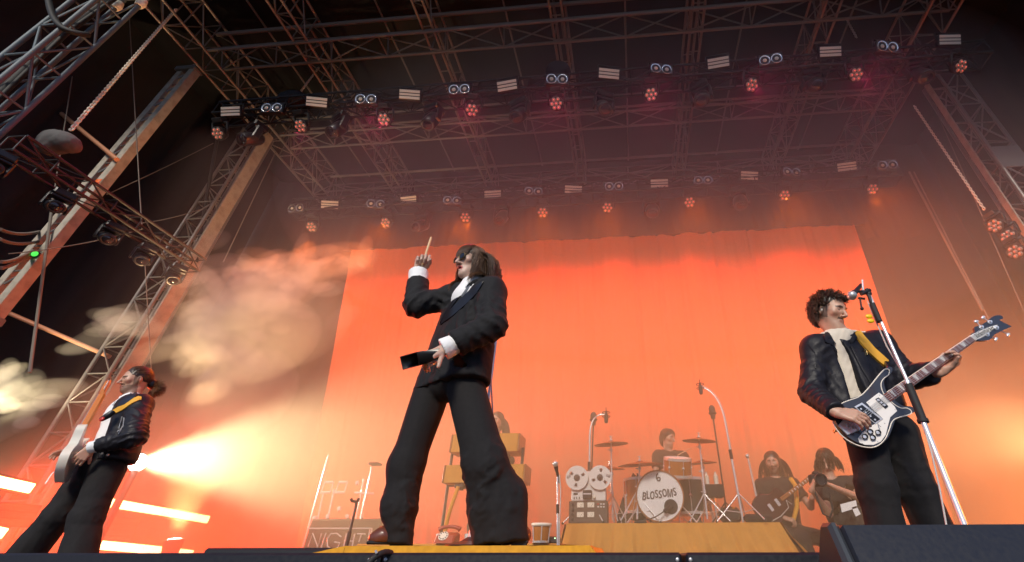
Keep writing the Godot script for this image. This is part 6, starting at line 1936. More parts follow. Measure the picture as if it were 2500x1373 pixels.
	for q in [[1562, 1195, -6.15, 0.20, 0.38, "amber floor tom behind the low wide cymbal"], [1690, 1212, -6.35, 0.21, 0.40, "dark floor tom beside the drummer's knee"]]:
		var c := wz(q[0], q[1], q[2])
		c.y = top + 0.14
		t = thing("floor_tom", q[5], "drum", c, "floor toms")
		drum(t, Transform3D(Basis.IDENTITY, Vector3.ZERO), q[3], q[4], M.amber_shell if q[0] < 1600 else M.black_gloss, 8, M.drum_white)
		for k in 3:
			var an := TAU * k / 3 + 0.5
			s = st(); bar(s, Vector3(cos(an) * q[3] * 1.06, 0.2, sin(an) * q[3] * 1.06), Vector3(cos(an) * q[3] * 1.12, -0.135, sin(an) * q[3] * 1.12), 0.008, 6); put("leg", done(s), M.chrome, t)
	# cymbals
	for q in [[1492, 1081, -5.90, 0.22, 1496, "dark bronze crash cymbal beside the tape machine", 0.06], [1489, 1142, -6.3, 0.20, 1500, "dark bronze hi-hat cymbal low beside the tape machine", 0.0], [1562, 1131, -5.75, 0.27, 1556, "dark bronze ride cymbal, widest, over the bass drum", 0.05],
		[1707, 1073, -5.85, 0.21, 1728, "dark bronze crash cymbal beside the drummer's shoulder", -0.06], [1715, 1127, -6.2, 0.18, 1745, "dark bronze splash cymbal beside the rack tom", 0.04]]:
		var c := wz(q[0], q[1], q[2])
		var fo := wz(q[4], 1275, q[2]); fo.y = top
		cymbal(q[5], c, q[3], fo, Vector3(0.10, 0, q[6]))
	# overheads and other microphones
	var gy := func(px: float, zz: float) -> Vector3:
		var p := wz(px, 1275, zz); p.y = top; return p
	overhead("tall boom stand arching over beside the drum riser", gy.call(1815, -5.7), wz(1762, 985, -5.7), wz(1710, 945, -5.75), "black overhead microphone hanging from the tall arched boom")
	overhead("shorter boom stand arching over beside the tape machine", gy.call(1437, -5.8), wz(1440, 1030, -5.8), wz(1480, 1014, -5.8), "black overhead microphone hanging above the crash cymbal")
	for q in [[1740, 1010, 1778, -6.1, "black studio microphone on the dark stand behind the cymbals"], [1449, 1026, 1440, -6.2, "black studio microphone behind the shorter boom arm"]]:
		var zt: Vector3 = wz(q[0], q[1], q[3])
		t = thing("studio_microphone", q[4], "microphone stand", Vector3.ZERO)
		s = st(); bar(s, gy.call(q[2], q[3]), zt, 0.010, 8); put("pole", done(s), M.black_metal, t)
		s = st(); ball(s, zt + Vector3(0, 0.05, 0), Vector3(0.045, 0.065, 0.04), 12, 8); put("capsule", done(s), M.black_metal, t)
		s = st(); lathe(s, Transform3D(Basis.IDENTITY, zt + Vector3(0, -0.02, 0)), [Vector2(0.03, -0.05), Vector2(0.034, 0), Vector2(0.055, 0.02), Vector2(0.055, 0.03), Vector2(0.03, 0.03)], 12); put("cradle", done(s), M.black_metal, t)
		tripod(t, gy.call(q[2], q[3]), 0.25, 0.25, M.black_metal, 0.5)
	# thin stand further along
	t = thing("microphone_stand", "thin pale stand slanting beside the long haired guitarist", "microphone stand", Vector3.ZERO)
	s = st(); bar(s, wz(1858, 1268, -5.75), wz(1826, 1118, -5.75), 0.008, 8); put("pole", done(s), M.chrome, t)
	s = st(); ball(s, wz(1825, 1114, -5.75), Vector3(0.025, 0.03, 0.025)); put("clip", done(s), M.steel, t)
	s = st(); tube(s, [wz(1862, 1268, -5.73), wz(1846, 1200, -5.73), wz(1829, 1122, -5.73)], 0.005, 5); put("cable", done(s), M.pale_cable, t)
	# small amp, bag and stick case on the riser
	var p: Vector3 = gy.call(1852, -5.62)
	t = thing("floor_bag", "flat black bag lying on the edge of the drum riser", "bag", p)
	s = st(); box(s, Transform3D(Basis(Vector3(0, 0, 1), -0.04), Vector3(0, 0.04, 0)), Vector3(0.29, 0.075, 0.16), 0.025); put("body", done(s), M.tee, t)
	p = gy.call(1786, -5.9)
	t = thing("small_amplifier", "small black rounded amplifier behind the drum stands", "amplifier", p)
	s = st(); box_at(s, Vector3(0, 0.09, 0), Vector3(0.24, 0.17, 0.2), 0.05); put("case", done(s), M.black_metal, t)
	s = st(); box_at(s, Vector3(0, 0.09, 0.101), Vector3(0.17, 0.11, 0.006), 0.002); put("grille", done(s), M.grille, t)
	s = st(); box_at(s, Vector3(0.03, 0.16, 0.102), Vector3(0.035, 0.018, 0.004)); put("sticker", done(s), M.yellow_cloth, t)
	p = gy.call(1752, -6.0)
	t = thing("stick_tray", "dark tray on a stand with two pale bottles", "tray", Vector3(p.x, top, p.z))
	s = st(); box_at(s, Vector3(0, 0.36, 0), Vector3(0.22, 0.14, 0.18), 0.01); put("tray", done(s), M.tee, t)
	s = st(); bar(s, Vector3.ZERO, Vector3(0, 0.3, 0), 0.012, 8); put("pole", done(s), M.chrome, t)
	for x in [-0.06, 0.05]:
		var bt := thing("bottle", "pale bottle standing in the tray beside the drum stands, " + ("nearer the bass drum" if x < 0 else "farther from the bass drum"), "bottle", Vector3(p.x + x, top + 0.43, p.z), "bottles in the tray")
		s = st(); lathe(s, Transform3D.IDENTITY, [Vector2(0, 0), Vector2(0.028, 0), Vector2(0.028, 0.10), Vector2(0.012, 0.13), Vector2(0.012, 0.15), Vector2(0, 0.15)], 12); put("glass", done(s), M.cream, bt)
	# drummer's cloth
	s = st(); cloth(s, wz(1546, 1160, -6.35), wz(1560, 1160, -6.3), wz(1505, 1272, -6.1), wz(1575, 1275, -5.9), 12, 10, func(u, v): return 0.04 * sin(u * 9 + v * 3), 0.01)
	tag(put("black_cloth", done(s), M.tee), "black cloth hanging over the gear beside the floor tom", "cloth")
	tape_machine(gy.call(1436, -5.62))

func tape_machine(p: Vector3) -> void:
	var t := thing("tape_machine", "reel to reel tape machine with two white reels on the drum riser", "tape machine", p)
	var w := 0.425
	var s := st(); box_at(s, Vector3(0, 0.115, -0.11), Vector3(w + 0.02, 0.23, 0.22), 0.008); put("lower_case", done(s), M.brown_case, t)
	s = st(); box_at(s, Vector3(0, 0.39, -0.10), Vector3(w - 0.02, 0.32, 0.18), 0.008); put("upper_case", done(s), M.panel_white, t)
	for q in [[-0.10, 0.188], [0.02, 0.188], [-0.10, 0.09], [0.02, 0.09]]:
		s = st(); box_at(s, Vector3(q[0] + 0.01, q[1], 0.002), Vector3(0.078, 0.052, 0.006), 0.002); put("level_meter", done(s), M.cream, t)
		s = st(); bar(s, Vector3(q[0] + 0.01, q[1] - 0.02, 0.0055), Vector3(q[0] + 0.035, q[1] + 0.015, 0.0055), 0.0012, 4); put("needle", done(s), M.black_rubber, t)
	for i in 4:
		s = st(); lathe(s, Transform3D(Basis(Vector3.RIGHT, PI / 2), Vector3(-0.175, 0.045 + i * 0.048, 0.0)), [Vector2(0.018, 0), Vector2(0.015, 0.014), Vector2(0, 0.015)], 12); put("knob", done(s), M.black_gloss, t)
	for i in 6:
		s = st(); box_at(s, Vector3(0.115 + 0.032 * (i % 3), 0.195 - 0.028 * (i / 3), 0.004), Vector3(0.022, 0.016, 0.012), 0.003); put("push_button", done(s), M.red_plastic if i == 0 else M.panel_white, t)
	for q in [[0.16, 0.055, 0.04, 0.08], [-0.04, 0.03, 0.2, 0.025]]:
		s = st(); box_at(s, Vector3(q[0], q[1], 0.002), Vector3(q[2], q[3], 0.004), 0.001); put("label_panel", done(s), M.brown_case, t)
	s = st(); box_at(s, Vector3(-0.01, 0.295, 0.01), Vector3(0.105, 0.09, 0.045), 0.006); put("head_cover", done(s), M.black_metal, t)
	s = st(); box_at(s, Vector3(-0.01, 0.30, 0.034), Vector3(0.09, 0.012, 0.004), 0.001); put("head_badge", done(s), M.chrome, t)
	s = st(); lathe(s, Transform3D(Basis(Vector3.RIGHT, PI / 2), Vector3(0.07, 0.27, -0.008)), [Vector2(0.017, 0), Vector2(0.017, 0.03), Vector2(0.012, 0.034), Vector2(0, 0.034)], 14); put("pinch_roller", done(s), M.cream, t)
	for i in 3:
		s = st(); box_at(s, Vector3(-0.165 + 0.03 * i, 0.262, -0.005), Vector3(0.008, 0.026, 0.014), 0.002); put("switch", done(s), M.black_metal, t)
	s = st(); box_at(s, Vector3(-0.15, 0.305, -0.007), Vector3(0.05, 0.018, 0.006), 0.001); put("counter", done(s), M.black_metal, t)
	s = st(); box_at(s, Vector3(0.0, 0.555, -0.09), Vector3(0.07, 0.03, 0.05), 0.006); put("handle", done(s), M.brown_case, t)
	for x in [-0.135, 0.138]:
		var rl := Node3D.new(); rl.name = "reel"; t.add_child(rl, true)
		rl.transform = Transform3D(Basis(Vector3(0, 0, 1), 0.35 if x < 0 else -0.75), Vector3(x, 0.475, 0.012))
		# a flange with three windows: sectors of a ring
		s = st()
		var R := 0.133
		var n := 48
		for kz in [0.0, 0.012]:
			for k in n:
				var a0 := TAU * k / n; var a1 := TAU * (k + 1) / n
				var f3 := fmod(a0 + 0.26, TAU / 3)
				var win := f3 < 0.52
				for seg in [[0.0, 0.060], [0.060, 0.100], [0.100, R]]:
					if win and seg[0] == 0.060: continue
					var p0 := Vector3(cos(a0), sin(a0), 0); var p1 := Vector3(cos(a1), sin(a1), 0)
					var o := Vector3(0, 0, kz)
					s.set_smooth_group(-1)
					quad(s, p0 * seg[0] + o, p1 * seg[0] + o, p1 * seg[1] + o, p0 * seg[1] + o)
		for k in n:
			var a0 := TAU * k / n; var a1 := TAU * (k + 1) / n
			quad(s, Vector3(cos(a0) * R, sin(a0) * R, 0), Vector3(cos(a0) * R, sin(a0) * R, 0.012), Vector3(cos(a1) * R, sin(a1) * R, 0.012), Vector3(cos(a1) * R, sin(a1) * R, 0))
		put("flange", done(s), M.panel_white, rl)
		s = st(); lathe(s, Transform3D(Basis(Vector3.RIGHT, PI / 2), Vector3(0, 0, 0.002)), [Vector2(0.09, 0), Vector2(0.09, 0.006), Vector2(0, 0.006)], 24); put("tape_pack", done(s), mat(0.06, 0.02, 0.015, 0.4), rl)
		s = st(); lathe(s, Transform3D(Basis(Vector3.RIGHT, PI / 2), Vector3(0, 0, 0.012)), [Vector2(0.038, 0), Vector2(0.036, 0.012), Vector2(0.010, 0.014), Vector2(0.008, 0.024), Vector2(0, 0.024)], 8); put("hub", done(s), mat(0.05, 0.03, 0.025, 0.5), rl)
		s = st(); box(s, Transform3D(Basis(Vector3(0, 0, 1), 0.4), Vector3(-0.085 if x < 0 else 0.06, 0.045 if x < 0 else 0.08, 0.0135)), Vector3(0.05, 0.03, 0.001)); put("sticker", done(s), mat(0.35, 0.33, 0.33, 0.6), rl)

func keyboard_case(label: String, a: Vector3, b: Vector3, h: float) -> void:
	var t := thing("keyboard", label, "keyboard", (a + b) * 0.5)
	var w := b.x - a.x
	var s := st()
	plate(s, Transform3D(Basis(Vector3(0, 0, -1), Vector3(0, 1, 0), Vector3(1, 0, 0)), Vector3(-w / 2, 0, 0)), [Vector2(0, 0), Vector2(0.34, 0), Vector2(0.34, h * 0.5), Vector2(0.20, h * 0.55), Vector2(0.10, h), Vector2(0, h)], w, 0.008)
	put("case", done(s), M.ochre_cloth, t)
	for x in [-1, 1]:
		s = st(); box_at(s, Vector3(x * (w / 2 + 0.012), h * 0.5, -0.16), Vector3(0.022, h * 1.02, 0.33), 0.006); put("end_cheek", done(s), M.wood_hoop, t)
	for i in 28:
		s = st(); box_at(s, Vector3(-w * 0.45 + i * w * 0.9 / 27, h * 0.58, -0.27), Vector3(w * 0.9 / 28 * 0.9, 0.02, 0.13), 0.003); put("key", done(s), M.panel_white, t)
	for i in 3:
		s = st(); bar(s, Vector3(-w * 0.3 + i * w * 0.3, 0, -0.1), Vector3(-w * 0.3 + i * w * 0.3, -0.07, -0.1), 0.03, 8); box_at(s, Vector3(-w * 0.3 + i * w * 0.3, -0.035, -0.07), Vector3(0.10, 0.04, 0.14), 0.008); put("bracket", done(s), M.black_metal, t)

func build_keys() -> void:
	keyboard_case("upper ochre keyboard in front of the keyboard player", wz(1100, 1103, -5.5), wz(1262, 1103, -5.5), 0.21)
	keyboard_case("lower ochre keyboard under the keyboard player's upper one", wz(1082, 1178, -5.4), wz(1276, 1178, -5.4), 0.19)
	var t := thing("keyboard_stand", "two tier keyboard stand seen between the singer's legs", "stand", Vector3.ZERO)
	for x in [1092, 1270]:
		var p := wz(x, 1180, -5.62)
		var s := st(); bar(s, Vector3(p.x, 0.02, p.z - 0.1), Vector3(p.x, wz(1180, 1095, -5.6).y, p.z), 0.018, 8); bar(s, Vector3(p.x, 0.03, p.z - 0.3), Vector3(p.x, 0.03, p.z + 0.3), 0.02, 8); put("leg", done(s), M.black_metal, t)
	var s := st(); bar(s, wz(1092, 1186, -5.62), wz(1270, 1186, -5.62), 0.015, 8); put("cross_bar", done(s), M.black_metal, t)
	# goose-neck tube, telephone, cups and a bongo on a low cloth covered plinth
	var top := wz(1100, 1328, -5.0).y
	t = thing("low_plinth", "long low plinth covered in pale orange cloth behind the singer", "platform", Vector3.ZERO)
	var a := wz(870, 1328, -5.0); var b := wz(1372, 1328, -5.0)
	s = st(); box_at(s, Vector3((a.x + b.x) * 0.5, top * 0.5, -5.3), Vector3(b.x - a.x, top, 0.6), 0.012); put("cover", done(s), M.ochre_cloth, t)
	var at := wz(1090, 1326, -5.0); at.y = top
	t = thing("telephone", "old red dial telephone between the singer's legs", "telephone", at)
	s = st(); plate(s, Transform3D(Basis(Vector3(0, 0, 1), Vector3(0, 1, 0), Vector3(-1, 0, 0)), Vector3(0.1, 0, 0)), [Vector2(-0.10, 0), Vector2(0.10, 0), Vector2(0.06, 0.07), Vector2(-0.04, 0.10), Vector2(-0.10, 0.09)], 0.2, 0.015); put("body", done(s), M.red_phone, t)
	s = st(); lathe(s, Transform3D(Basis(Vector3.RIGHT, 0.9), Vector3(-0.02, 0.06, 0.055)), [Vector2(0.05, 0), Vector2(0.05, 0.01), Vector2(0.02, 0.014), Vector2(0, 0.014)], 18); put("dial", done(s), M.cream, t)
	for k in 10:
		var an := TAU * k / 10
		s = st(); ball(s, Vector3(-0.02, 0.06, 0.055) + Basis(Vector3.RIGHT, 0.9) * Vector3(cos(an) * 0.037, 0.012, sin(an) * 0.037), Vector3.ONE * 0.007, 6, 4); put("finger_hole", done(s), M.black_rubber, t)
	s = st(); tube(s, bez(Vector3(-0.11, 0.125, -0.03), Vector3(-0.06, 0.16, -0.03), Vector3(0.06, 0.16, -0.03), Vector3(0.11, 0.125, -0.03), 8), [0.026, 0.02, 0.017, 0.017, 0.017, 0.017, 0.017, 0.02, 0.026], 8); put("handset", done(s), M.red_phone, t)
	s = st(); tube(s, bez(wz(1085, 1312, -5.15), wz(1092, 1250, -5.15), wz(1110, 1220, -5.15), wz(1118, 1190, -5.2), 12), 0.022, 8)
	tag(put("goose_neck_tube", done(s), M.ochre_cloth), "curved ochre tube rising behind the telephone", "tube")
	for q in [[1070, "pale cup standing beside the telephone"], [1140, "small pale cup on the far side of the telephone"]]:
		var p := wz(q[0], 1324, -5.0); p.y = top
		t = thing("cup", q[1], "cup", p)
		s = st(); lathe(s, Transform3D.IDENTITY, [Vector2(0, 0), Vector2(0.026, 0), Vector2(0.032, 0.085), Vector2(0.029, 0.085), Vector2(0.024, 0.006), Vector2(0, 0.006)], 14); put("wall", done(s), M.panel_white, t)
	var bp := wz(1320, 1324, -5.0); bp.y = top
	t = thing("bongo_drum", "small wooden bongo drum with chrome rim on the plinth", "drum", bp)
	s = st(); lathe(s, Transform3D.IDENTITY, [Vector2(0.07, 0), Vector2(0.082, 0.04), Vector2(0.088, 0.13), Vector2(0.088, 0.15)], 24, false); put("shell", done(s), M.amber_shell, t)
	s = st(); lathe(s, Transform3D.IDENTITY, [Vector2(0.092, 0.145), Vector2(0.104, 0.15), Vector2(0.104, 0.172), Vector2(0.094, 0.175), Vector2(0, 0.168)], 24, false); put("drumhead", done(s), M.cream, t)
	s = st(); lathe(s, Transform3D.IDENTITY, [Vector2(0.072, 0.002), Vector2(0.082, 0.004), Vector2(0.084, 0.02), Vector2(0.078, 0.022)], 24); put("lower_ring", done(s), M.chrome, t)
	for k in 6:
		var an := TAU * k / 6 + 0.3
		s = st(); bar(s, Vector3(cos(an) * 0.10, 0.16, sin(an) * 0.10), Vector3(cos(an) * 0.083, 0.01, sin(an) * 0.083), 0.005, 6); put("tension_rod", done(s), M.chrome, t)
	var cp := wz(1352, 1326, -5.1); cp.y = top
	t = thing("pedal_box", "small dark pedal box with a green light beside the bongo", "pedal", cp)
	s = st(); box_at(s, Vector3(0, 0.03, 0), Vector3(0.12, 0.06, 0.12), 0.008); put("case", done(s), M.black_metal, t)
	s = st(); ball(s, Vector3(0.02, 0.045, 0.061), Vector3.ONE * 0.006, 6, 4); put("indicator_lamp", done(s), glow(0.6, 1.0, 0.5, 3.0), t)
	percussion()

func percussion() -> void:
	# the unlit neon word in its thin frame
	var z := -5.6
	var t := thing("neon_sign", "unlit thin tube sign reading NIGHT in a wire frame", "sign", Vector3.ZERO)
	var s := st()
	var fr := [wz(737, 1342, z), wz(752, 1291, z), wz(908, 1291, z), wz(900, 1342, z)]
	for k in 3: bar(s, fr[k], fr[k + 1], 0.008, 6)
	bar(s, wz(903, 1292, z - 0.04), wz(896, 1340, z - 0.04), 0.006, 6)
	put("wire_frame", done(s), M.neon_tube, t)
	var strokes := [[[752, 1335], [763, 1303], [776, 1338], [785, 1303]], [[796, 1302], [783, 1340]], [[833, 1312], [822, 1303], [808, 1304], [799, 1316], [799, 1334], [810, 1343], [824, 1338], [829, 1326], [816, 1324]], [[846, 1303], [837, 1342]], [[866, 1304], [858, 1342]], [[842, 1322], [861, 1322]], [[872, 1304], [892, 1305]], [[882, 1305], [876, 1324]]]
	for q in strokes:
		var pts := []
		for p in q: pts.append(wz(p[0], p[1], z + 0.01))
		s = st(); tube(s, pts, 0.0075, 6); put("neon_tube", done(s), M.neon_tube, t)
	# percussion rack
	t = thing("percussion_rack", "hazy chrome percussion rack with two square frames near the edge of the backdrop", "rack", Vector3.ZERO)
	var zz := -6.0
	for q in [[[752, 1290], [802, 1112], "post"], [[793, 1300], [816, 1195], "post"], [[775, 1270], [790, 1200], "post"], [[868, 1270], [888, 1170], "post"]]:
		s = st(); bar(s, wz(q[0][0], q[0][1], zz), wz(q[1][0], q[1][1], zz), 0.011, 8); put(q[2], done(s), M.chrome, t)
	for q in [[783, 1203, 808, 1178], [818, 1203, 842, 1178]]:
		s = st(); var c := [wz(q[0], q[1], zz), wz(q[2] - 2, q[1], zz), wz(q[2] + 6, q[3], zz), wz(q[0] + 10, q[3], zz)]
		for k in 4: bar(s, c[k], c[(k + 1) % 4], 0.018 if k % 2 == 0 else 0.008, 6)
		put("square_frame", done(s), M.chrome, t)
	s = st(); bar(s, wz(866, 1204, zz), wz(912, 1206, zz), 0.014, 8); put("cross_bar", done(s), M.chrome, t)
	for q in [[872, 1180], [828, 1243], [768, 1266], [848, 1262], [882, 1262], [800, 1262]]:
		s = st(); box(s, Transform3D(Basis(Vector3(0, 0, 1), 0.3), wz(q[0], q[1], zz + 0.03)), Vector3(0.04, 0.05, 0.04), 0.008); put("clamp", done(s), M.chrome, t)
	t = thing("music_stand", "thin stand with a small dark tray beside the percussion rack", "stand", Vector3.ZERO)
	s = st(); bar(s, wz(880, 1268, -5.9), wz(908, 1140, -5.9), 0.010, 8); put("pole", done(s), M.chrome, t)
	s = st(); box_at(s, wz(916, 1134, -5.9), Vector3(0.13, 0.03, 0.12), 0.006); put("tray", done(s), M.black_metal, t)
	t = thing("flight_case", "low dark flight case behind the neon word", "case", Vector3.ZERO)
	var fa := wz(752, 1290, -5.9); var fb := wz(935, 1266, -5.9)
	s = st(); box_at(s, Vector3((fa.x + fb.x) * 0.5, fb.y * 0.5, -6.2), Vector3(fb.x - fa.x, fb.y, 0.6), 0.02); put("case", done(s), M.brown_case, t)
	# guitar stand
	t = thing("guitar_stand", "empty black guitar stand with a forked head behind the singer's yellow cloth", "guitar stand", Vector3.ZERO)
	var g0 := wz(842, 1348, -4.9); var g1 := wz(868, 1240, -4.9); var g2 := wz(870, 1226, -4.9)
	s = st(); tube(s, [g0, g1, g2], 0.014, 8); put("pole", done(s), M.black_metal, t)
	s = st(); bar(s, g0, g0.lerp(g1, 0.45), 0.02, 8); put("lower_tube", done(s), M.black_metal, t)
	s = st(); tube(s, [wz(857, 1219, -4.86), wz(859, 1224, -4.88), g2, wz(873, 1224, -4.88), wz(875, 1219, -4.86)], 0.014, 8); put("fork", done(s), M.black_rubber, t)
	s = st(); for_each_leg(s, g0); put("foot", done(s), M.black_metal, t)

func for_each_leg(s: SurfaceTool, g: Vector3) -> void:
	for k in 3:
		var a := TAU * k / 3
		bar(s, g + Vector3(0, 0.05, 0), Vector3(g.x + cos(a) * 0.25, 0.015, g.z + sin(a) * 0.25), 0.01, 6)

func prop_materials() -> void:
	M.cabinet = tri(mat(0.007, 0.007, 0.011, 0.55), 4.0)
	M.cabinet.roughness_texture = noise_tex(256, 0.05, 71, 4, [Color(0.6, 0.6, 0.6), Color(1, 1, 1)])
	M.grille = tri(mat(0.006, 0.006, 0.011, 0.6), 20.0)
	M.cheek = tri(mat(0.030, 0.034, 0.038, 0.45), 4.0)
	M.yellow_cloth = tri(mat(0.72, 0.33, 0.012, 0.8), 3.0)
	M.yellow_cloth.albedo_texture = noise_tex(256, 0.02, 73, 4, [Color(0.86, 0.84, 0.8), Color(1, 1, 1)])
	M.ochre_cloth = tri(mat(0.60, 0.28, 0.045, 0.9), 1.5)
	M.ochre_cloth.albedo_texture = noise_tex(256, 0.02, 74, 4, [Color(0.92, 0.91, 0.9), Color(1, 1, 1)])
	M.bronze = mat(0.22, 0.13, 0.06, 0.35, 0.9)
	M.amber_shell = mat(0.42, 0.15, 0.03, 0.2)
	M.wood_hoop = mat(0.30, 0.11, 0.03, 0.3)
	M.drum_white = mat(0.76, 0.75, 0.74, 0.4)
	M.panel_white = mat(0.66, 0.63, 0.60, 0.4)
	M.brown_case = mat(0.09, 0.055, 0.04, 0.5)
	M.red_phone = mat(0.35, 0.05, 0.02, 0.4)
	M.neon_tube = mat(0.55, 0.5, 0.46, 0.3)
	M.pale_cable = mat(0.45, 0.43, 0.40, 0.5)

# ---------- the people farther back ----------
func crew(label: String, hc: Vector3, f: Vector3, j: Dictionary, o: Dictionary) -> Node3D:
	var t := thing("person", label, "person", Vector3.ZERO)
	var skin: Color = o.get("skin", Color(0.48, 0.28, 0.20))
	var hb := facing_basis(f, o.get("roll", 0.0))
	var out := person_out()
	j.neck = hc + Vector3(0, -0.165, -0.01)
	body(j, out, skin, 0.02)
	head(out, hc, hb, skin, {"neck": j.neck + Vector3(0, -0.02, 0), "hair": o.hair, "beard": o.get("beard"), "nose": 1.2}, 1.0, 0.0062)
	for s in 2:
		var hy: Vector3 = (o.hand[s] - j.wr[s]).normalized()
		var pz: Vector3 = o.get("palm", [Vector3(0.3, -0.7, -0.3), Vector3(-0.3, -0.7, -0.3)])[s]
		var hz := (pz - hy * hy.dot(pz)).normalized()
		hand(out, j.wr[s], Basis(hy.cross(hz), hy, hz), [[0.4, 0.3], [0.7, 0.8, 0.5], [0.8, 0.8, 0.5], [0.8, 0.9, 0.5], [0.9, 0.9, 0.5]], skin, 0.0062)
	put("body", Field.commit(out), M.skin, t)
	eyes(t, hc, hb, 1.0, true)
	# T-shirt
	var lo := Vector3.INF; var hi := -Vector3.INF
	for p in [j.sh[0], j.sh[1], j.pelvis, j.el[0], j.el[1], j.neck]:
		lo = lo.min(p); hi = hi.max(p)
	var fd := Field.new(lo - Vector3.ONE * 0.22, hi + Vector3.ONE * 0.2, 0.016)
	for s in 2: fd.cone(j.sh[s].lerp(j.neck, 0.45) + Vector3(0, -0.08, 0), j.pelvis.lerp(j.sh[s], 0.12) + Vector3((j.sh[s].x - j.pelvis.x) * 0.3, -0.02, 0), 0.115, 0.115, 0.08)
	fd.cone(j.chest, j.pelvis, 0.125, 0.13, 0.08)
	fd.cut(j.pelvis + Vector3(0, -0.06, 0), Vector3.DOWN)
	var sl: float = o.get("sleeve", 0.62)
	for s in 2:
		fd.cone(j.sh[s], j.neck + Vector3(0, -0.05, 0), 0.072, 0.06, 0.05)
		fd.cone(j.sh[s], j.sh[s].lerp(j.el[s], sl + 0.1), 0.074, 0.070, 0.04)
		fd.cut(j.sh[s].lerp(j.el[s], sl), j.el[s] - j.sh[s], 0.12)
		if o.has("long"): fd.cone(j.el[s], j.wr[s], 0.06, 0.045, 0.03)
	fd.dig(j.neck + Vector3(0, 0.05, 0.02), Vector3(0.075, 0.08, 0.075), Basis.IDENTITY, 0.01)
	put("shirt", fd.mesh(wrinkles([], 0.009)), o.get("cloth", M.tee), t)
	if j.has("kn"):
		lo = Vector3.INF; hi = -Vector3.INF
		for p in [j.pelvis, j.hp[0], j.hp[1], j.kn[0], j.kn[1], j.an[0], j.an[1]]:
			lo = lo.min(p); hi = hi.max(p)
		fd = Field.new(lo - Vector3.ONE * 0.18, hi + Vector3.ONE * 0.18, 0.018)
		fd.cone(j.hp[0], j.hp[1], 0.12, 0.12, 0.05)
		for s in 2:
			fd.cone(j.hp[s], j.kn[s], 0.10, 0.075, 0.05)
			fd.cone(j.kn[s], j.an[s], 0.075, 0.055, 0.04)
		put("trousers", fd.mesh(wrinkles([], 0.008)), M.tee, t)
		for s in 2: shoe(t, j.an[s] + Vector3(0, -0.06, -0.02), j.an[s] + Vector3(0.03, -0.06, 0.2), M.black_shoe)
	var h := hair_cap(t, hc, hb, 1.0, (o.hair as Color) * 0.8, [["add", Vector3(0, 0.046, -0.020), Vector3(0.088, 0.092, 0.104)], ["add", Vector3(0, -0.03, -0.07), Vector3(0.075, 0.09, 0.05)], ["dig", Vector3(0, -0.04, 0.11), Vector3(0.072, 0.105, 0.09)]])
	strands(h, "locks", hc, hb, {"n": 560, "seed": o.get("seed", 40), "length": o.get("length", 0.14), "seg": 10, "wave": o.get("wave", 0.006), "wavelength": 0.08, "lie": 0.26, "cling": 0.0, "puff": 0.10, "width": 0.0042, "color": o.hair, "avoid": [[j.sh[0], j.neck + Vector3(0, -0.03, 0), 0.08], [j.sh[1], j.neck + Vector3(0, -0.03, 0), 0.08]],
		"keep": func(d: Vector3) -> bool: return not (d.z > (0.1 if o.get("length", 0.14) > 0.2 else 0.3) and d.y < o.get("fringe", 0.6)) and d.y > -0.4,
		"comb": func(d: Vector3) -> Vector3: return Vector3(d.x * 0.9 + (0.25 if d.x > 0 else -0.25), -0.5, -0.3 if d.z < 0.4 or o.get("length", 0.14) > 0.2 else 0.3)})
	return t

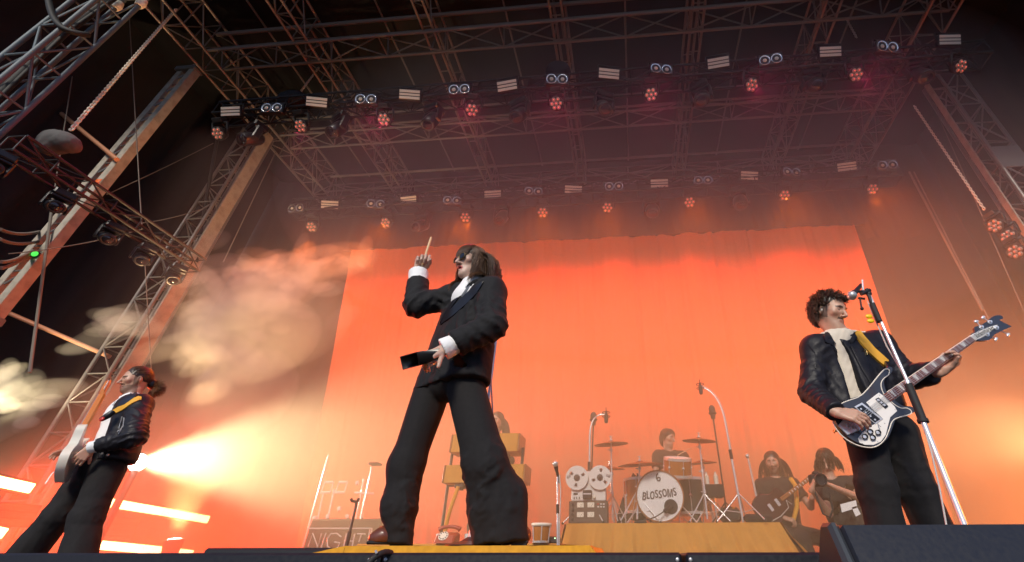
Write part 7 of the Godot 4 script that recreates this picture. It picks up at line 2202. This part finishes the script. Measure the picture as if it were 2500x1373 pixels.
func build_crew() -> void:
	var brown := Color(0.035, 0.018, 0.010)
	# drummer
	var z := -6.55
	var hc := wz(1631, 1071, z)
	var sx := 0.17
	var sh := [hc + Vector3(-0.16, -0.24, 0.02), hc + Vector3(0.19, -0.25, -0.03)]
	var seat := hc + Vector3(0.0, -0.72, -0.08)
	var j := {"sh": sh, "el": [hc + Vector3(-0.22, -0.50, 0.10), hc + Vector3(0.24, -0.50, 0.08)], "wr": [hc + Vector3(-0.02, -0.44, 0.30), hc + Vector3(0.07, -0.42, 0.34)], "chest": hc + Vector3(0.0, -0.36, -0.02), "pelvis": seat, "hp": [seat + Vector3(-0.1, 0, 0), seat + Vector3(0.1, 0, 0)], "kn": [seat + Vector3(-0.2, 0.0, 0.4), seat + Vector3(0.22, 0.0, 0.38)], "an": [seat + Vector3(-0.2, -0.36, 0.42), seat + Vector3(0.24, -0.36, 0.42)]}
	var w0: Vector3 = j.wr[0]; var w1: Vector3 = j.wr[1]
	crew("drummer with short dark hair in a black T-shirt, looking across the kit", hc, Vector3(0.72, -0.2, 0.6), j, {"hair": brown, "hand": [w0 + Vector3(0.09, 0.0, 0.03), w1 + Vector3(0.09, 0.03, 0.02)], "length": 0.07, "seed": 41, "beard": func(q): return 0.5 if q.y < -0.075 and q.z > 0.0 else 0.0})
	var s := st(); tube(s, [w1 + Vector3(0.02, 0.02, 0.06), wz(1655, 1112, -6.22), wz(1690, 1093, -6.15)], [0.007, 0.007, 0.005], 6)
	tag(put("drumstick", done(s), M.wood_stick), "drumstick pointing across in the drummer's hand", "drumstick")
	s = st(); tube(s, [w0 + Vector3(0.02, 0.02, 0.05), w0 + Vector3(0.30, 0.02, 0.05)], [0.007, 0.005], 6)
	tag(put("drumstick", done(s), M.wood_stick), "second drumstick, held low over the rack tom by the drummer", "drumstick")
	var t := thing("drum_stool", "round drum stool under the drummer", "stool", Vector3(seat.x, seat.y - 0.13, seat.z))
	s = st(); lathe(s, Transform3D.IDENTITY, [Vector2(0, -0.06), Vector2(0.16, -0.06), Vector2(0.17, -0.02), Vector2(0.15, 0.02), Vector2(0, 0.02)], 20, false); put("seat", done(s), M.tee, t)
	tripod(t, Vector3(0, 0.666 - t.position.y, 0), maxf(0.1, t.position.y - 0.72), 0.25, M.chrome)
	# keyboard player
	hc = wz(1212, 1030, -6.0)
	j = {"sh": [hc + Vector3(-0.19, -0.25, 0), hc + Vector3(0.19, -0.25, 0)], "el": [hc + Vector3(-0.26, -0.52, 0.06), hc + Vector3(0.26, -0.52, 0.06)], "wr": [hc + Vector3(-0.16, -0.50, 0.28), hc + Vector3(0.16, -0.50, 0.28)], "chest": hc + Vector3(0, -0.36, 0), "pelvis": hc + Vector3(0, -0.78, -0.03), "hp": [hc + Vector3(-0.1, -0.82, 0), hc + Vector3(0.1, -0.82, 0)], "kn": [hc + Vector3(-0.12, -1.25, 0.02), hc + Vector3(0.12, -1.25, 0.02)], "an": [Vector3(hc.x - 0.13, hc.y - 1.62, hc.z), Vector3(hc.x + 0.13, hc.y - 1.62, hc.z)]}
	var kt := crew("keyboard player with long dark hair and glasses behind the ochre keyboards", hc, Vector3(-0.25, -0.05, 1.0), j, {"hair": Color(0.05, 0.03, 0.02), "hand": [j.wr[0] + Vector3(0, -0.02, 0.1), j.wr[1] + Vector3(0, -0.02, 0.1)], "length": 0.26, "fringe": 0.85, "wave": 0.003, "seed": 42, "long": true})
	var hb := facing_basis(Vector3(-0.25, -0.05, 1.0))
	var g := Node3D.new(); g.name = "spectacles"; kt.add_child(g)
	s = st()
	for e in [-1.0, 1.0]:
		var ring := []
		for k in 13: ring.append(hc + hb * Vector3(e * 0.033 + cos(TAU * k / 12) * 0.025, 0.006 + sin(TAU * k / 12) * 0.02, 0.10))
		tube(s, ring, 0.0025, 4, false)
	tube(s, [hc + hb * Vector3(-0.01, 0.01, 0.103), hc + hb * Vector3(0.01, 0.01, 0.103)], 0.002, 4)
	put("frame", done(s), M.black_metal, g)
	s = st(); box_at(s, Vector3(hc.x, (hc.y - 1.70) * 0.5, hc.z), Vector3(1.0, hc.y - 1.70, 0.9), 0.02)
	tag(put("keyboard_riser", done(s), M.black_metal), "dark platform under the keyboard player's feet", "platform")
	# seated guitarist
	hc = wz(1886, 1130, -5.95)
	j = {"sh": [hc + Vector3(-0.19, -0.26, 0.02), hc + Vector3(0.20, -0.25, -0.02)], "el": [hc + Vector3(-0.23, -0.55, 0.05), hc + Vector3(0.30, -0.50, 0.10)], "wr": [hc + Vector3(-0.06, -0.62, 0.24), hc + Vector3(0.28, -0.42, 0.28)], "chest": hc + Vector3(0, -0.38, -0.01), "pelvis": hc + Vector3(0, -0.72, -0.06), "hp": [hc + Vector3(-0.1, -0.76, -0.03), hc + Vector3(0.1, -0.76, -0.03)], "kn": [hc + Vector3(0.06, -0.82, 0.34), hc + Vector3(0.30, -0.82, 0.30)], "an": [Vector3(hc.x + 0.18, 0.07, hc.z + 0.24), Vector3(hc.x + 0.36, 0.07, hc.z + 0.24)]}
	crew("long haired bearded guitarist in black sitting beyond the drum riser", hc, Vector3(-0.35, -0.15, 0.9), j, {"hair": Color(0.030, 0.016, 0.010), "hand": [j.wr[0] + Vector3(0.1, -0.03, 0.02), j.wr[1] + Vector3(0.05, 0.06, 0.02)], "length": 0.30, "fringe": 0.85, "wave": 0.004, "seed": 43, "beard": func(q): return 0.9 if (q.y < -0.06 and q.z > -0.01) or (absf(q.y + 0.049) < 0.009 and q.z > 0.06) else 0.0})
	s = st(); tube(s, [hc + Vector3(0.16, -0.20, 0.06), hc + Vector3(0.17, -0.28, 0.14), hc + Vector3(0.13, -0.5, 0.16), hc + Vector3(0.04, -0.66, 0.17)], [0.03, 0.028, 0.028, 0.025], 6)
	tag(put("guitar_strap", done(s), M.strap_yellow), "yellow guitar strap down the long haired guitarist's chest", "guitar strap")
	var gz: float = hc.z + 0.24
	t = thing("electric_guitar", "dark hollow body guitar held by the long haired guitarist, headstock raised", "electric guitar", Vector3.ZERO)
	var c0 := wz(1884, 1238, gz); var c1 := wz(1990, 1158, gz)
	var ay := (c1 - c0).normalized()
	var ax := Vector3.BACK.cross(ay) * -1.0
	var G := Transform3D(Basis(ax, ay, ax.cross(ay)), c0)
	var pts := []
	for q in round_outline([[0, -0.2], [0.14, -0.17], [0.19, -0.04], [0.12, 0.07], [0.15, 0.17], [0.07, 0.22], [-0.05, 0.20], [-0.13, 0.17], [-0.11, 0.07], [-0.17, -0.04], [-0.13, -0.17]], 3): pts.append(Vector2(q[0], q[1]))
	s = st(); plate(s, G * Transform3D(Basis.IDENTITY, Vector3(0, 0, -0.03)), pts, 0.05, 0.006); put("body", done(s), mat(0.05, 0.012, 0.008, 0.2), t)
	var L := c0.distance_to(c1)
	s = st(); box(s, G * Transform3D(Basis.IDENTITY, Vector3(0, L * 0.5 + 0.08, 0.02)), Vector3(0.045, L - 0.1, 0.025), 0.006); put("neck", done(s), M.wood_hoop, t)
	s = st(); box(s, G * Transform3D(Basis.IDENTITY, Vector3(0, L + 0.10, 0.01)), Vector3(0.075, 0.17, 0.015), 0.005); var hs := put("headstock", done(s), M.black_gloss, t)
	for i in 6:
		s = st(); ball(s, G * Vector3(0.052 if i % 2 else -0.052, L + 0.05 + (i / 2) * 0.05, 0.01), Vector3.ONE * 0.011, 8, 6); put("tuning_key", done(s), M.chrome, hs)
	for i in 9:
		s = st(); box(s, G * Transform3D(Basis.IDENTITY, Vector3(0, 0.26 + i * (L - 0.3) / 9, 0.034)), Vector3(0.028, 0.012, 0.002)); put("inlay", done(s), M.panel_white, t)
	for y in [-0.02, 0.08]:
		s = st(); box(s, G * Transform3D(Basis.IDENTITY, Vector3(0, y, 0.026)), Vector3(0.08, 0.035, 0.012), 0.003); put("pickup", done(s), M.chrome, t)
	s = st(); tube(s, [G * Vector3(0.1, -0.15, 0.03), wz(1906, 1262, gz + 0.05), wz(1926, 1240, gz + 0.06), wz(1920, 1222, gz + 0.05), wz(1934, 1232, gz + 0.05)], 0.006, 5); put("lead", done(s), M.pale_cable, t)
	t = thing("chair", "dark stool under the long haired guitarist", "stool", Vector3(hc.x, 0, hc.z - 0.06))
	var sy: float = hc.y - 0.86
	s = st(); lathe(s, Transform3D.IDENTITY, [Vector2(0, sy - 0.05), Vector2(0.17, sy - 0.05), Vector2(0.18, sy - 0.02), Vector2(0.16, sy), Vector2(0, sy)], 18); put("seat", done(s), M.tee, t)
	for k in 4:
		var an := TAU * k / 4 + 0.78
		s = st(); bar(s, Vector3(cos(an) * 0.12, sy - 0.05, sin(an) * 0.12), Vector3(cos(an) * 0.18, 0.0, sin(an) * 0.18), 0.015, 6); put("leg", done(s), M.black_metal, t)
	# photographer
	hc = wz(2018, 1128, -5.25)
	j = {"sh": [hc + Vector3(-0.08, -0.24, -0.10), hc + Vector3(0.24, -0.22, 0.03)], "el": [hc + Vector3(-0.14, -0.50, 0.08), wz(2094, 1214, -5.12)], "wr": [wz(1982, 1196, -4.96), wz(2036, 1190, -4.94)], "chest": hc + Vector3(0.08, -0.38, -0.04), "pelvis": hc + Vector3(0.14, -0.76, -0.10), "hp": [hc + Vector3(0.04, -0.80, -0.08), hc + Vector3(0.24, -0.80, -0.08)], "kn": [hc + Vector3(-0.02, -0.98, 0.28), hc + Vector3(0.32, -1.0, 0.24)], "an": [Vector3(hc.x - 0.02, 0.10, hc.z + 0.1), Vector3(hc.x + 0.34, 0.10, hc.z - 0.02)]}
	var pt := crew("crouching photographer in a dark T-shirt looking down at a camera", hc, Vector3(-0.45, -0.45, 0.8), j, {"hair": Color(0.05, 0.025, 0.012), "hand": [wz(1988, 1172, -4.93), wz(2012, 1180, -4.92)], "length": 0.15, "wave": 0.010, "seed": 44, "fringe": 0.35, "palm": [Vector3(0.9, 0.0, 0.0), Vector3(-0.5, 0.8, 0.2)]})
	var cc := wz(2000, 1172, -4.93)
	t = thing("camera", "black camera with a fat lens in the crouching photographer's hands", "camera", cc)
	s = st(); box_at(s, Vector3(0, 0.0, -0.05), Vector3(0.15, 0.11, 0.08), 0.012); box_at(s, Vector3(0, 0.065, -0.05), Vector3(0.06, 0.04, 0.06), 0.01); put("body", done(s), M.black_metal, t)
	s = st(); lathe(s, Transform3D(frame(Vector3(-0.15, -0.1, 1)), Vector3.ZERO), [Vector2(0, -0.02), Vector2(0.048, -0.02), Vector2(0.048, 0.06), Vector2(0.055, 0.065), Vector2(0.055, 0.11), Vector2(0.046, 0.11), Vector2(0.044, 0.09), Vector2(0, 0.088)], 20); put("lens", done(s), M.black_gloss, t)
	s = st(); tube(s, [cc + Vector3(-0.06, -0.03, -0.05), wz(1997, 1220, -4.95), wz(2010, 1255, -4.95), wz(2026, 1264, -4.95), wz(2034, 1245, -4.95), wz(2026, 1205, -4.95)], 0.010, 6)
	tag(put("camera_strap", done(s), M.black_rubber), "dark camera strap hanging in a loop below the photographer's camera", "strap")
	var pass_t := thing("stage_pass", "pale printed passes hanging at the photographer's waist", "badge", Vector3.ZERO)
	for q in [[[2052, 1232], [2090, 1222], [2094, 1240], [2056, 1252]], [[2080, 1240], [2092, 1236], [2102, 1256], [2090, 1262]]]:
		s = st(); var w := []
		for p in q: w.append(wz(p[0], p[1], -4.98))
		quad(s, w[0], w[1], w[2], w[3]); quad(s, w[3] + Vector3(0, 0, -0.003), w[2] + Vector3(0, 0, -0.003), w[1] + Vector3(0, 0, -0.003), w[0] + Vector3(0, 0, -0.003)); put("card", done(s), M.panel_white, pass_t)
	# covered gear behind the photographer
	s = st()
	var fg := Field.new(Vector3(wz(2060, 1280, -5.6).x - 0.2, 0.0, -6.3), Vector3(wz(2150, 1200, -5.6).x + 0.3, 1.15, -5.2), 0.025)
	fg.cone(wz(2085, 1290, -5.7), wz(2095, 1212, -5.7), 0.24, 0.20, 0.05); fg.cone(wz(2125, 1290, -5.7), wz(2120, 1225, -5.7), 0.24, 0.18, 0.08)
	tag(put("covered_gear", fg.mesh(wrinkles([], 0.02)), M.ochre_cloth), "gear covered in ochre cloth behind the photographer", "cover")

func strip(label: String, a: Vector3, b: Vector3, inward: float, e: float, c: Color) -> void:
	var t := thing("strip_light", label, "strip light", Vector3.ZERO, "strip lights at the side of the stage")
	var s := st(); beam(s, a, a.lerp(b, 0.985), 0.03, 0.13, Vector3.UP, 0.008); put("tube_lamp", done(s), M.lamp_strip, t)
	s = st(); beam(s, a + Vector3(-0.05 * inward, 0, 0), b + Vector3(-0.05 * inward, 0, 0), 0.05, 0.20, Vector3.UP, 0.005); put("housing", done(s), M.black_metal, t)
	lamp("strip_lamp", (a + b) * 0.5 + Vector3(0.1 * inward, 0, 0), Vector3(inward, -0.45, -0.04), e, c, 64, 0.3)

func spot(label: String, p: Vector3, to: Vector3, e: float, ang: float, c: Color) -> void:
	var d := (to - p).normalized()
	var t := thing("spot_lamp", label, "spot lamp", p)
	var s := st(); lathe(s, Transform3D(frame(d), Vector3.ZERO), [Vector2(0, -0.34), Vector2(0.08, -0.33), Vector2(0.11, -0.2), Vector2(0.13, -0.02), Vector2(0.13, 0.0), Vector2(0.115, -0.01)], 18, false); put("housing", done(s), M.black_metal, t)
	s = st(); lathe(s, Transform3D(frame(d), Vector3.ZERO), [Vector2(0.115, -0.01), Vector2(0.08, 0.012), Vector2(0, 0.02)], 18, false); put("lens", done(s), M.lamp_spot, t)
	s = st(); beam(s, Vector3(0, -0.1, 0), Vector3(0, -p.y, 0), 0.06, 0.06); box_at(s, Vector3(0, -p.y + 0.03, 0), Vector3(0.4, 0.06, 0.4), 0.01); put("stand", done(s), M.black_metal, t)
	lamp("spot_beam", p + d * 0.06, d, e, c, ang, 0.1)

func build_lamps() -> void:
	var orange := Color(1.0, 0.43, 0.04)
	# the eight wash lamps of the rear truss light the cloth and the haze below them
	for q in [[760, 554], [941, 544], [1136, 531], [1325, 519], [1483, 507], [1684, 494], [1916, 477], [2131, 462]]:
		var d := Vector3(0.05, -0.97, 0.06).normalized()
		lamp("wash_lamp", wz(q[0], q[1], -9.0) + d * 0.1, d, 15.0, orange, 72)
	# those of the front truss glow a dull red
	for q in [[733, 308], [937, 292], [1152, 269], [1358, 253], [1590, 231], [1836, 208], [2091, 182]]:
		var d := Vector3(0.05, -0.85, 0.3).normalized()
		lamp("red_wash_lamp", wz(q[0], q[1], -6.25) + d * 0.12, d, 4.0, Color(1.0, 0.20, 0.42), 70)
	# strip lights on the side
	var x := -9.0
	var rows := [[[265, 1228], [398, 1250]], [[398, 1250], [510, 1270]], [[-60, 1164], [80, 1194]], [[225, 1330], [350, 1341]], [[350, 1341], [470, 1354]], [[-60, 1290], [12, 1304]]]
	for i in rows.size():
		var a := wx(rows[i][0][0], rows[i][0][1], x)
		var b := wx(rows[i][1][0], rows[i][1][1], x)
		strip(["white hot strip light beside the guitarist's jacket hem, nearer half of its row", "white hot strip light ending under the white beam, farther half of its row", "white hot strip light behind the guitarist's knees, at the picture's edge", "lowest strip light beside the guitarist's trouser leg", "lowest strip light, farther half of its row, just above the stage edge", "short end of a strip light low behind the guitarist's foot"][i], a, b, 1.0, 40.0, Color(1.0, 0.20, 0.02))
	for q in [[292, 1288, "dark slatted lamp panel between the two rows of strip lights"], [30, 1258, "dark slatted lamp panel behind the guitarist's rear foot"]]:
		var c := wx(q[0], q[1], x - 0.1)
		var t := thing("slatted_lamp", q[2], "lamp", c)
		var s := st(); box_at(s, Vector3.ZERO, Vector3(0.08, 0.30, 0.55), 0.01); put("housing", done(s), M.black_metal, t)
		for k in 3:
			s = st(); box_at(s, Vector3(0.045, -0.09 + 0.09 * k, 0), Vector3(0.01, 0.07, 0.50), 0.003); put("lens", done(s), M.brown_case, t)
	# unseen strip lights beyond the bassist, placed to light the haze there
	for i in 2:
		strip(["unseen strip light out of view beyond the bassist, upper row, lighting the haze", "unseen strip light out of view beyond the bassist, lower row, lighting the haze"][i], Vector3(9.6, 1.9 - 0.8 * i, -5.6), Vector3(9.6, 1.9 - 0.8 * i, -9.0), -1.0, 130.0, Color(1.0, 0.47, 0.06))
	# spot beams: the first in view, the next added, two out of view
	spot("dazzling white spot lamp behind the guitarist's jacket hem", wz(338, 1130, -6.0), wz(640, 1108, -5.8), 80.0, 21, Color(1.0, 0.96, 0.88))
	spot("added fill lamp low among the strip lights, brightening the smoke above", wz(425, 1318, -7.7), wz(600, 780, -7.5), 60.0, 30, Color(1.0, 0.82, 0.58))  # added fill lamp, brightens the smoke bank
	spot("unseen spot lamp out of view behind the guitarist, lighting the smoke there", wz(-260, 1060, -6.6), wz(60, 930, -7.4), 20.0, 34, Color(1.0, 0.93, 0.74))  # out of view, placed to light the smoke at the edge
	spot("unseen spot lamp out of view beyond the bassist, lighting the haze there", wz(2680, 1120, -6.0), wz(2200, 980, -6.6), 15.0, 45, Color(1.0, 0.68, 0.55))  # out of view, placed to light the haze past the bassist

func build_haze() -> void:
	var w := Color(1, 0.97, 0.94)
	var B := RenderingServer.FOG_VOLUME_SHAPE_BOX
	var E := RenderingServer.FOG_VOLUME_SHAPE_ELLIPSOID
	var lamplit_warm := Color(1, 0.92, 0.72)  # orange lamp light tinted into the haze colour itself
	fog("roof_haze", E, Vector3(1.0, 9.2, -8.0), Vector3(20.0, 11.0, 7.0), 0.017, Color(0.97, 0.93, 1.0))  # purple cast of the upper light tinted into this haze
	fog("stage_haze", B, Vector3(1.4, 3.6, -8.4), Vector3(19.0, 7.2, 7.2), 0.021, w)
	fog("floor_haze", B, Vector3(1.8, 2.1, -7.7), Vector3(17.0, 4.2, 6.4), 0.055, lamplit_warm)
	fog("floor_haze", B, Vector3(1.2, 1.05, -7.2), Vector3(16.0, 2.1, 5.8), 0.20, lamplit_warm)
	fog("floor_haze", B, Vector3(-9.3, 0.9, -7.2), Vector3(4.9, 1.8, 5.6), 0.07, lamplit_warm)
	# the smoke bank behind the guitarist: a few broad clouds and many wisps along their edges
	for q in [[600, 730, -7.6, 1.9, 1.3, 1.3, 0.24], [540, 800, -7.2, 1.5, 1.5, 1.2, 0.26], [690, 690, -8.2, 2.2, 1.2, 1.4, 0.2], [640, 830, -7.4, 2.2, 1.7, 1.4, 0.2], [590, 960, -6.9, 1.8, 1.6, 1.2, 0.2], [790, 650, -8.8, 2.6, 0.9, 1.2, 0.15], [720, 790, -8.0, 2.4, 2.0, 1.4, 0.12], [520, 1080, -6.4, 1.6, 1.1, 1.0, 0.14]]:
		fog("smoke_bank", E, wz(q[0], q[1], q[2]), Vector3(q[3], q[4], q[5]), q[6], w, Vector3(0, 0, 0.35))
	var r := RandomNumberGenerator.new()
	r.seed = 3
	for q in [[620, 720, -7.2, 150, 75, 70], [500, 800, -6.9, 60, 90, 46], [740, 640, -8.4, 130, 34, 34], [560, 910, -6.9, 90, 60, 10], [290, 805, -7.4, 45, 28, 16], [20, 960, -7.4, 120, 60, 34]]:
		for i in q[5]:
			var p := wz(q[0] + r.randfn() * q[3] * 0.6, q[1] + r.randfn() * q[4] * 0.6, q[2] + r.randfn() * 0.5)
			var k := r.randf_range(0.16, 0.55)
			fog("smoke_wisp", E, p, Vector3(k * r.randf_range(1.4, 3.2), k * r.randf_range(0.6, 1.0), k), r.randf_range(0.06, 0.20) / k, w, Vector3(r.randf_range(-0.5, 0.5), r.randf_range(-0.5, 0.5), r.randfn() * 0.6 + 0.3))

func _ready():
	rng.seed = 7
	fn2.seed = 9; fn2.frequency = 1.0; fn2.fractal_octaves = 3
	var cam := Camera3D.new()
	cam.name = "main_view"
	cam.projection = Camera3D.PROJECTION_FRUSTUM
	cam.near = 0.05
	cam.far = 400.0
	cam.size = 2.0 * 0.05 * 686.5 / FOCAL
	cam.frustum_offset = Vector2((1250.0 - AXIS.x) / FOCAL * 0.05, (AXIS.y - 686.5) / FOCAL * 0.05)
	cam.position = EYE
	cam.rotation = Vector3(deg_to_rad(PITCH), deg_to_rad(YAW), 0)
	add_child(cam)
	cam.current = true
	var we := WorldEnvironment.new()
	we.name = "world_environment"
	var env := Environment.new()
	env.background_mode = Environment.BG_SKY
	env.tonemap_mode = Environment.TONE_MAPPER_LINEAR
	env.tonemap_exposure = 1.2
	env.sdfgi_enabled = true
	env.ssao_enabled = true
	env.ssil_enabled = true
	env.volumetric_fog_enabled = true
	env.volumetric_fog_density = 0.0
	var sm := ProceduralSkyMaterial.new()
	sm.sky_top_color = Color(0.50, 0.60, 0.80)
	sm.sky_horizon_color = Color(0.66, 0.72, 0.84)
	sm.ground_bottom_color = Color(0.30, 0.29, 0.27)
	sm.ground_horizon_color = Color(0.55, 0.54, 0.52)
	var sky := Sky.new()
	sky.sky_material = sm
	env.sky = sky
	we.environment = env
	add_child(we)
	var sun := DirectionalLight3D.new()
	sun.name = "sun"
	sun.light_energy = 0.9
	sun.light_angular_distance = 12.0
	sun.light_color = Color(1, 0.96, 0.9)
	sun.shadow_enabled = true
	sun.rotation = Vector3(deg_to_rad(-33), deg_to_rad(-8), 0)
	add_child(sun)
	materials()
	people_materials()
	prop_materials()
	build_setting()
	build_rigging()
	build_singer()
	build_bassist()
	build_guitarist()
	build_front()
	build_stands()
	build_drums()
	build_keys()
	build_crew()
	build_lamps()
	build_haze()
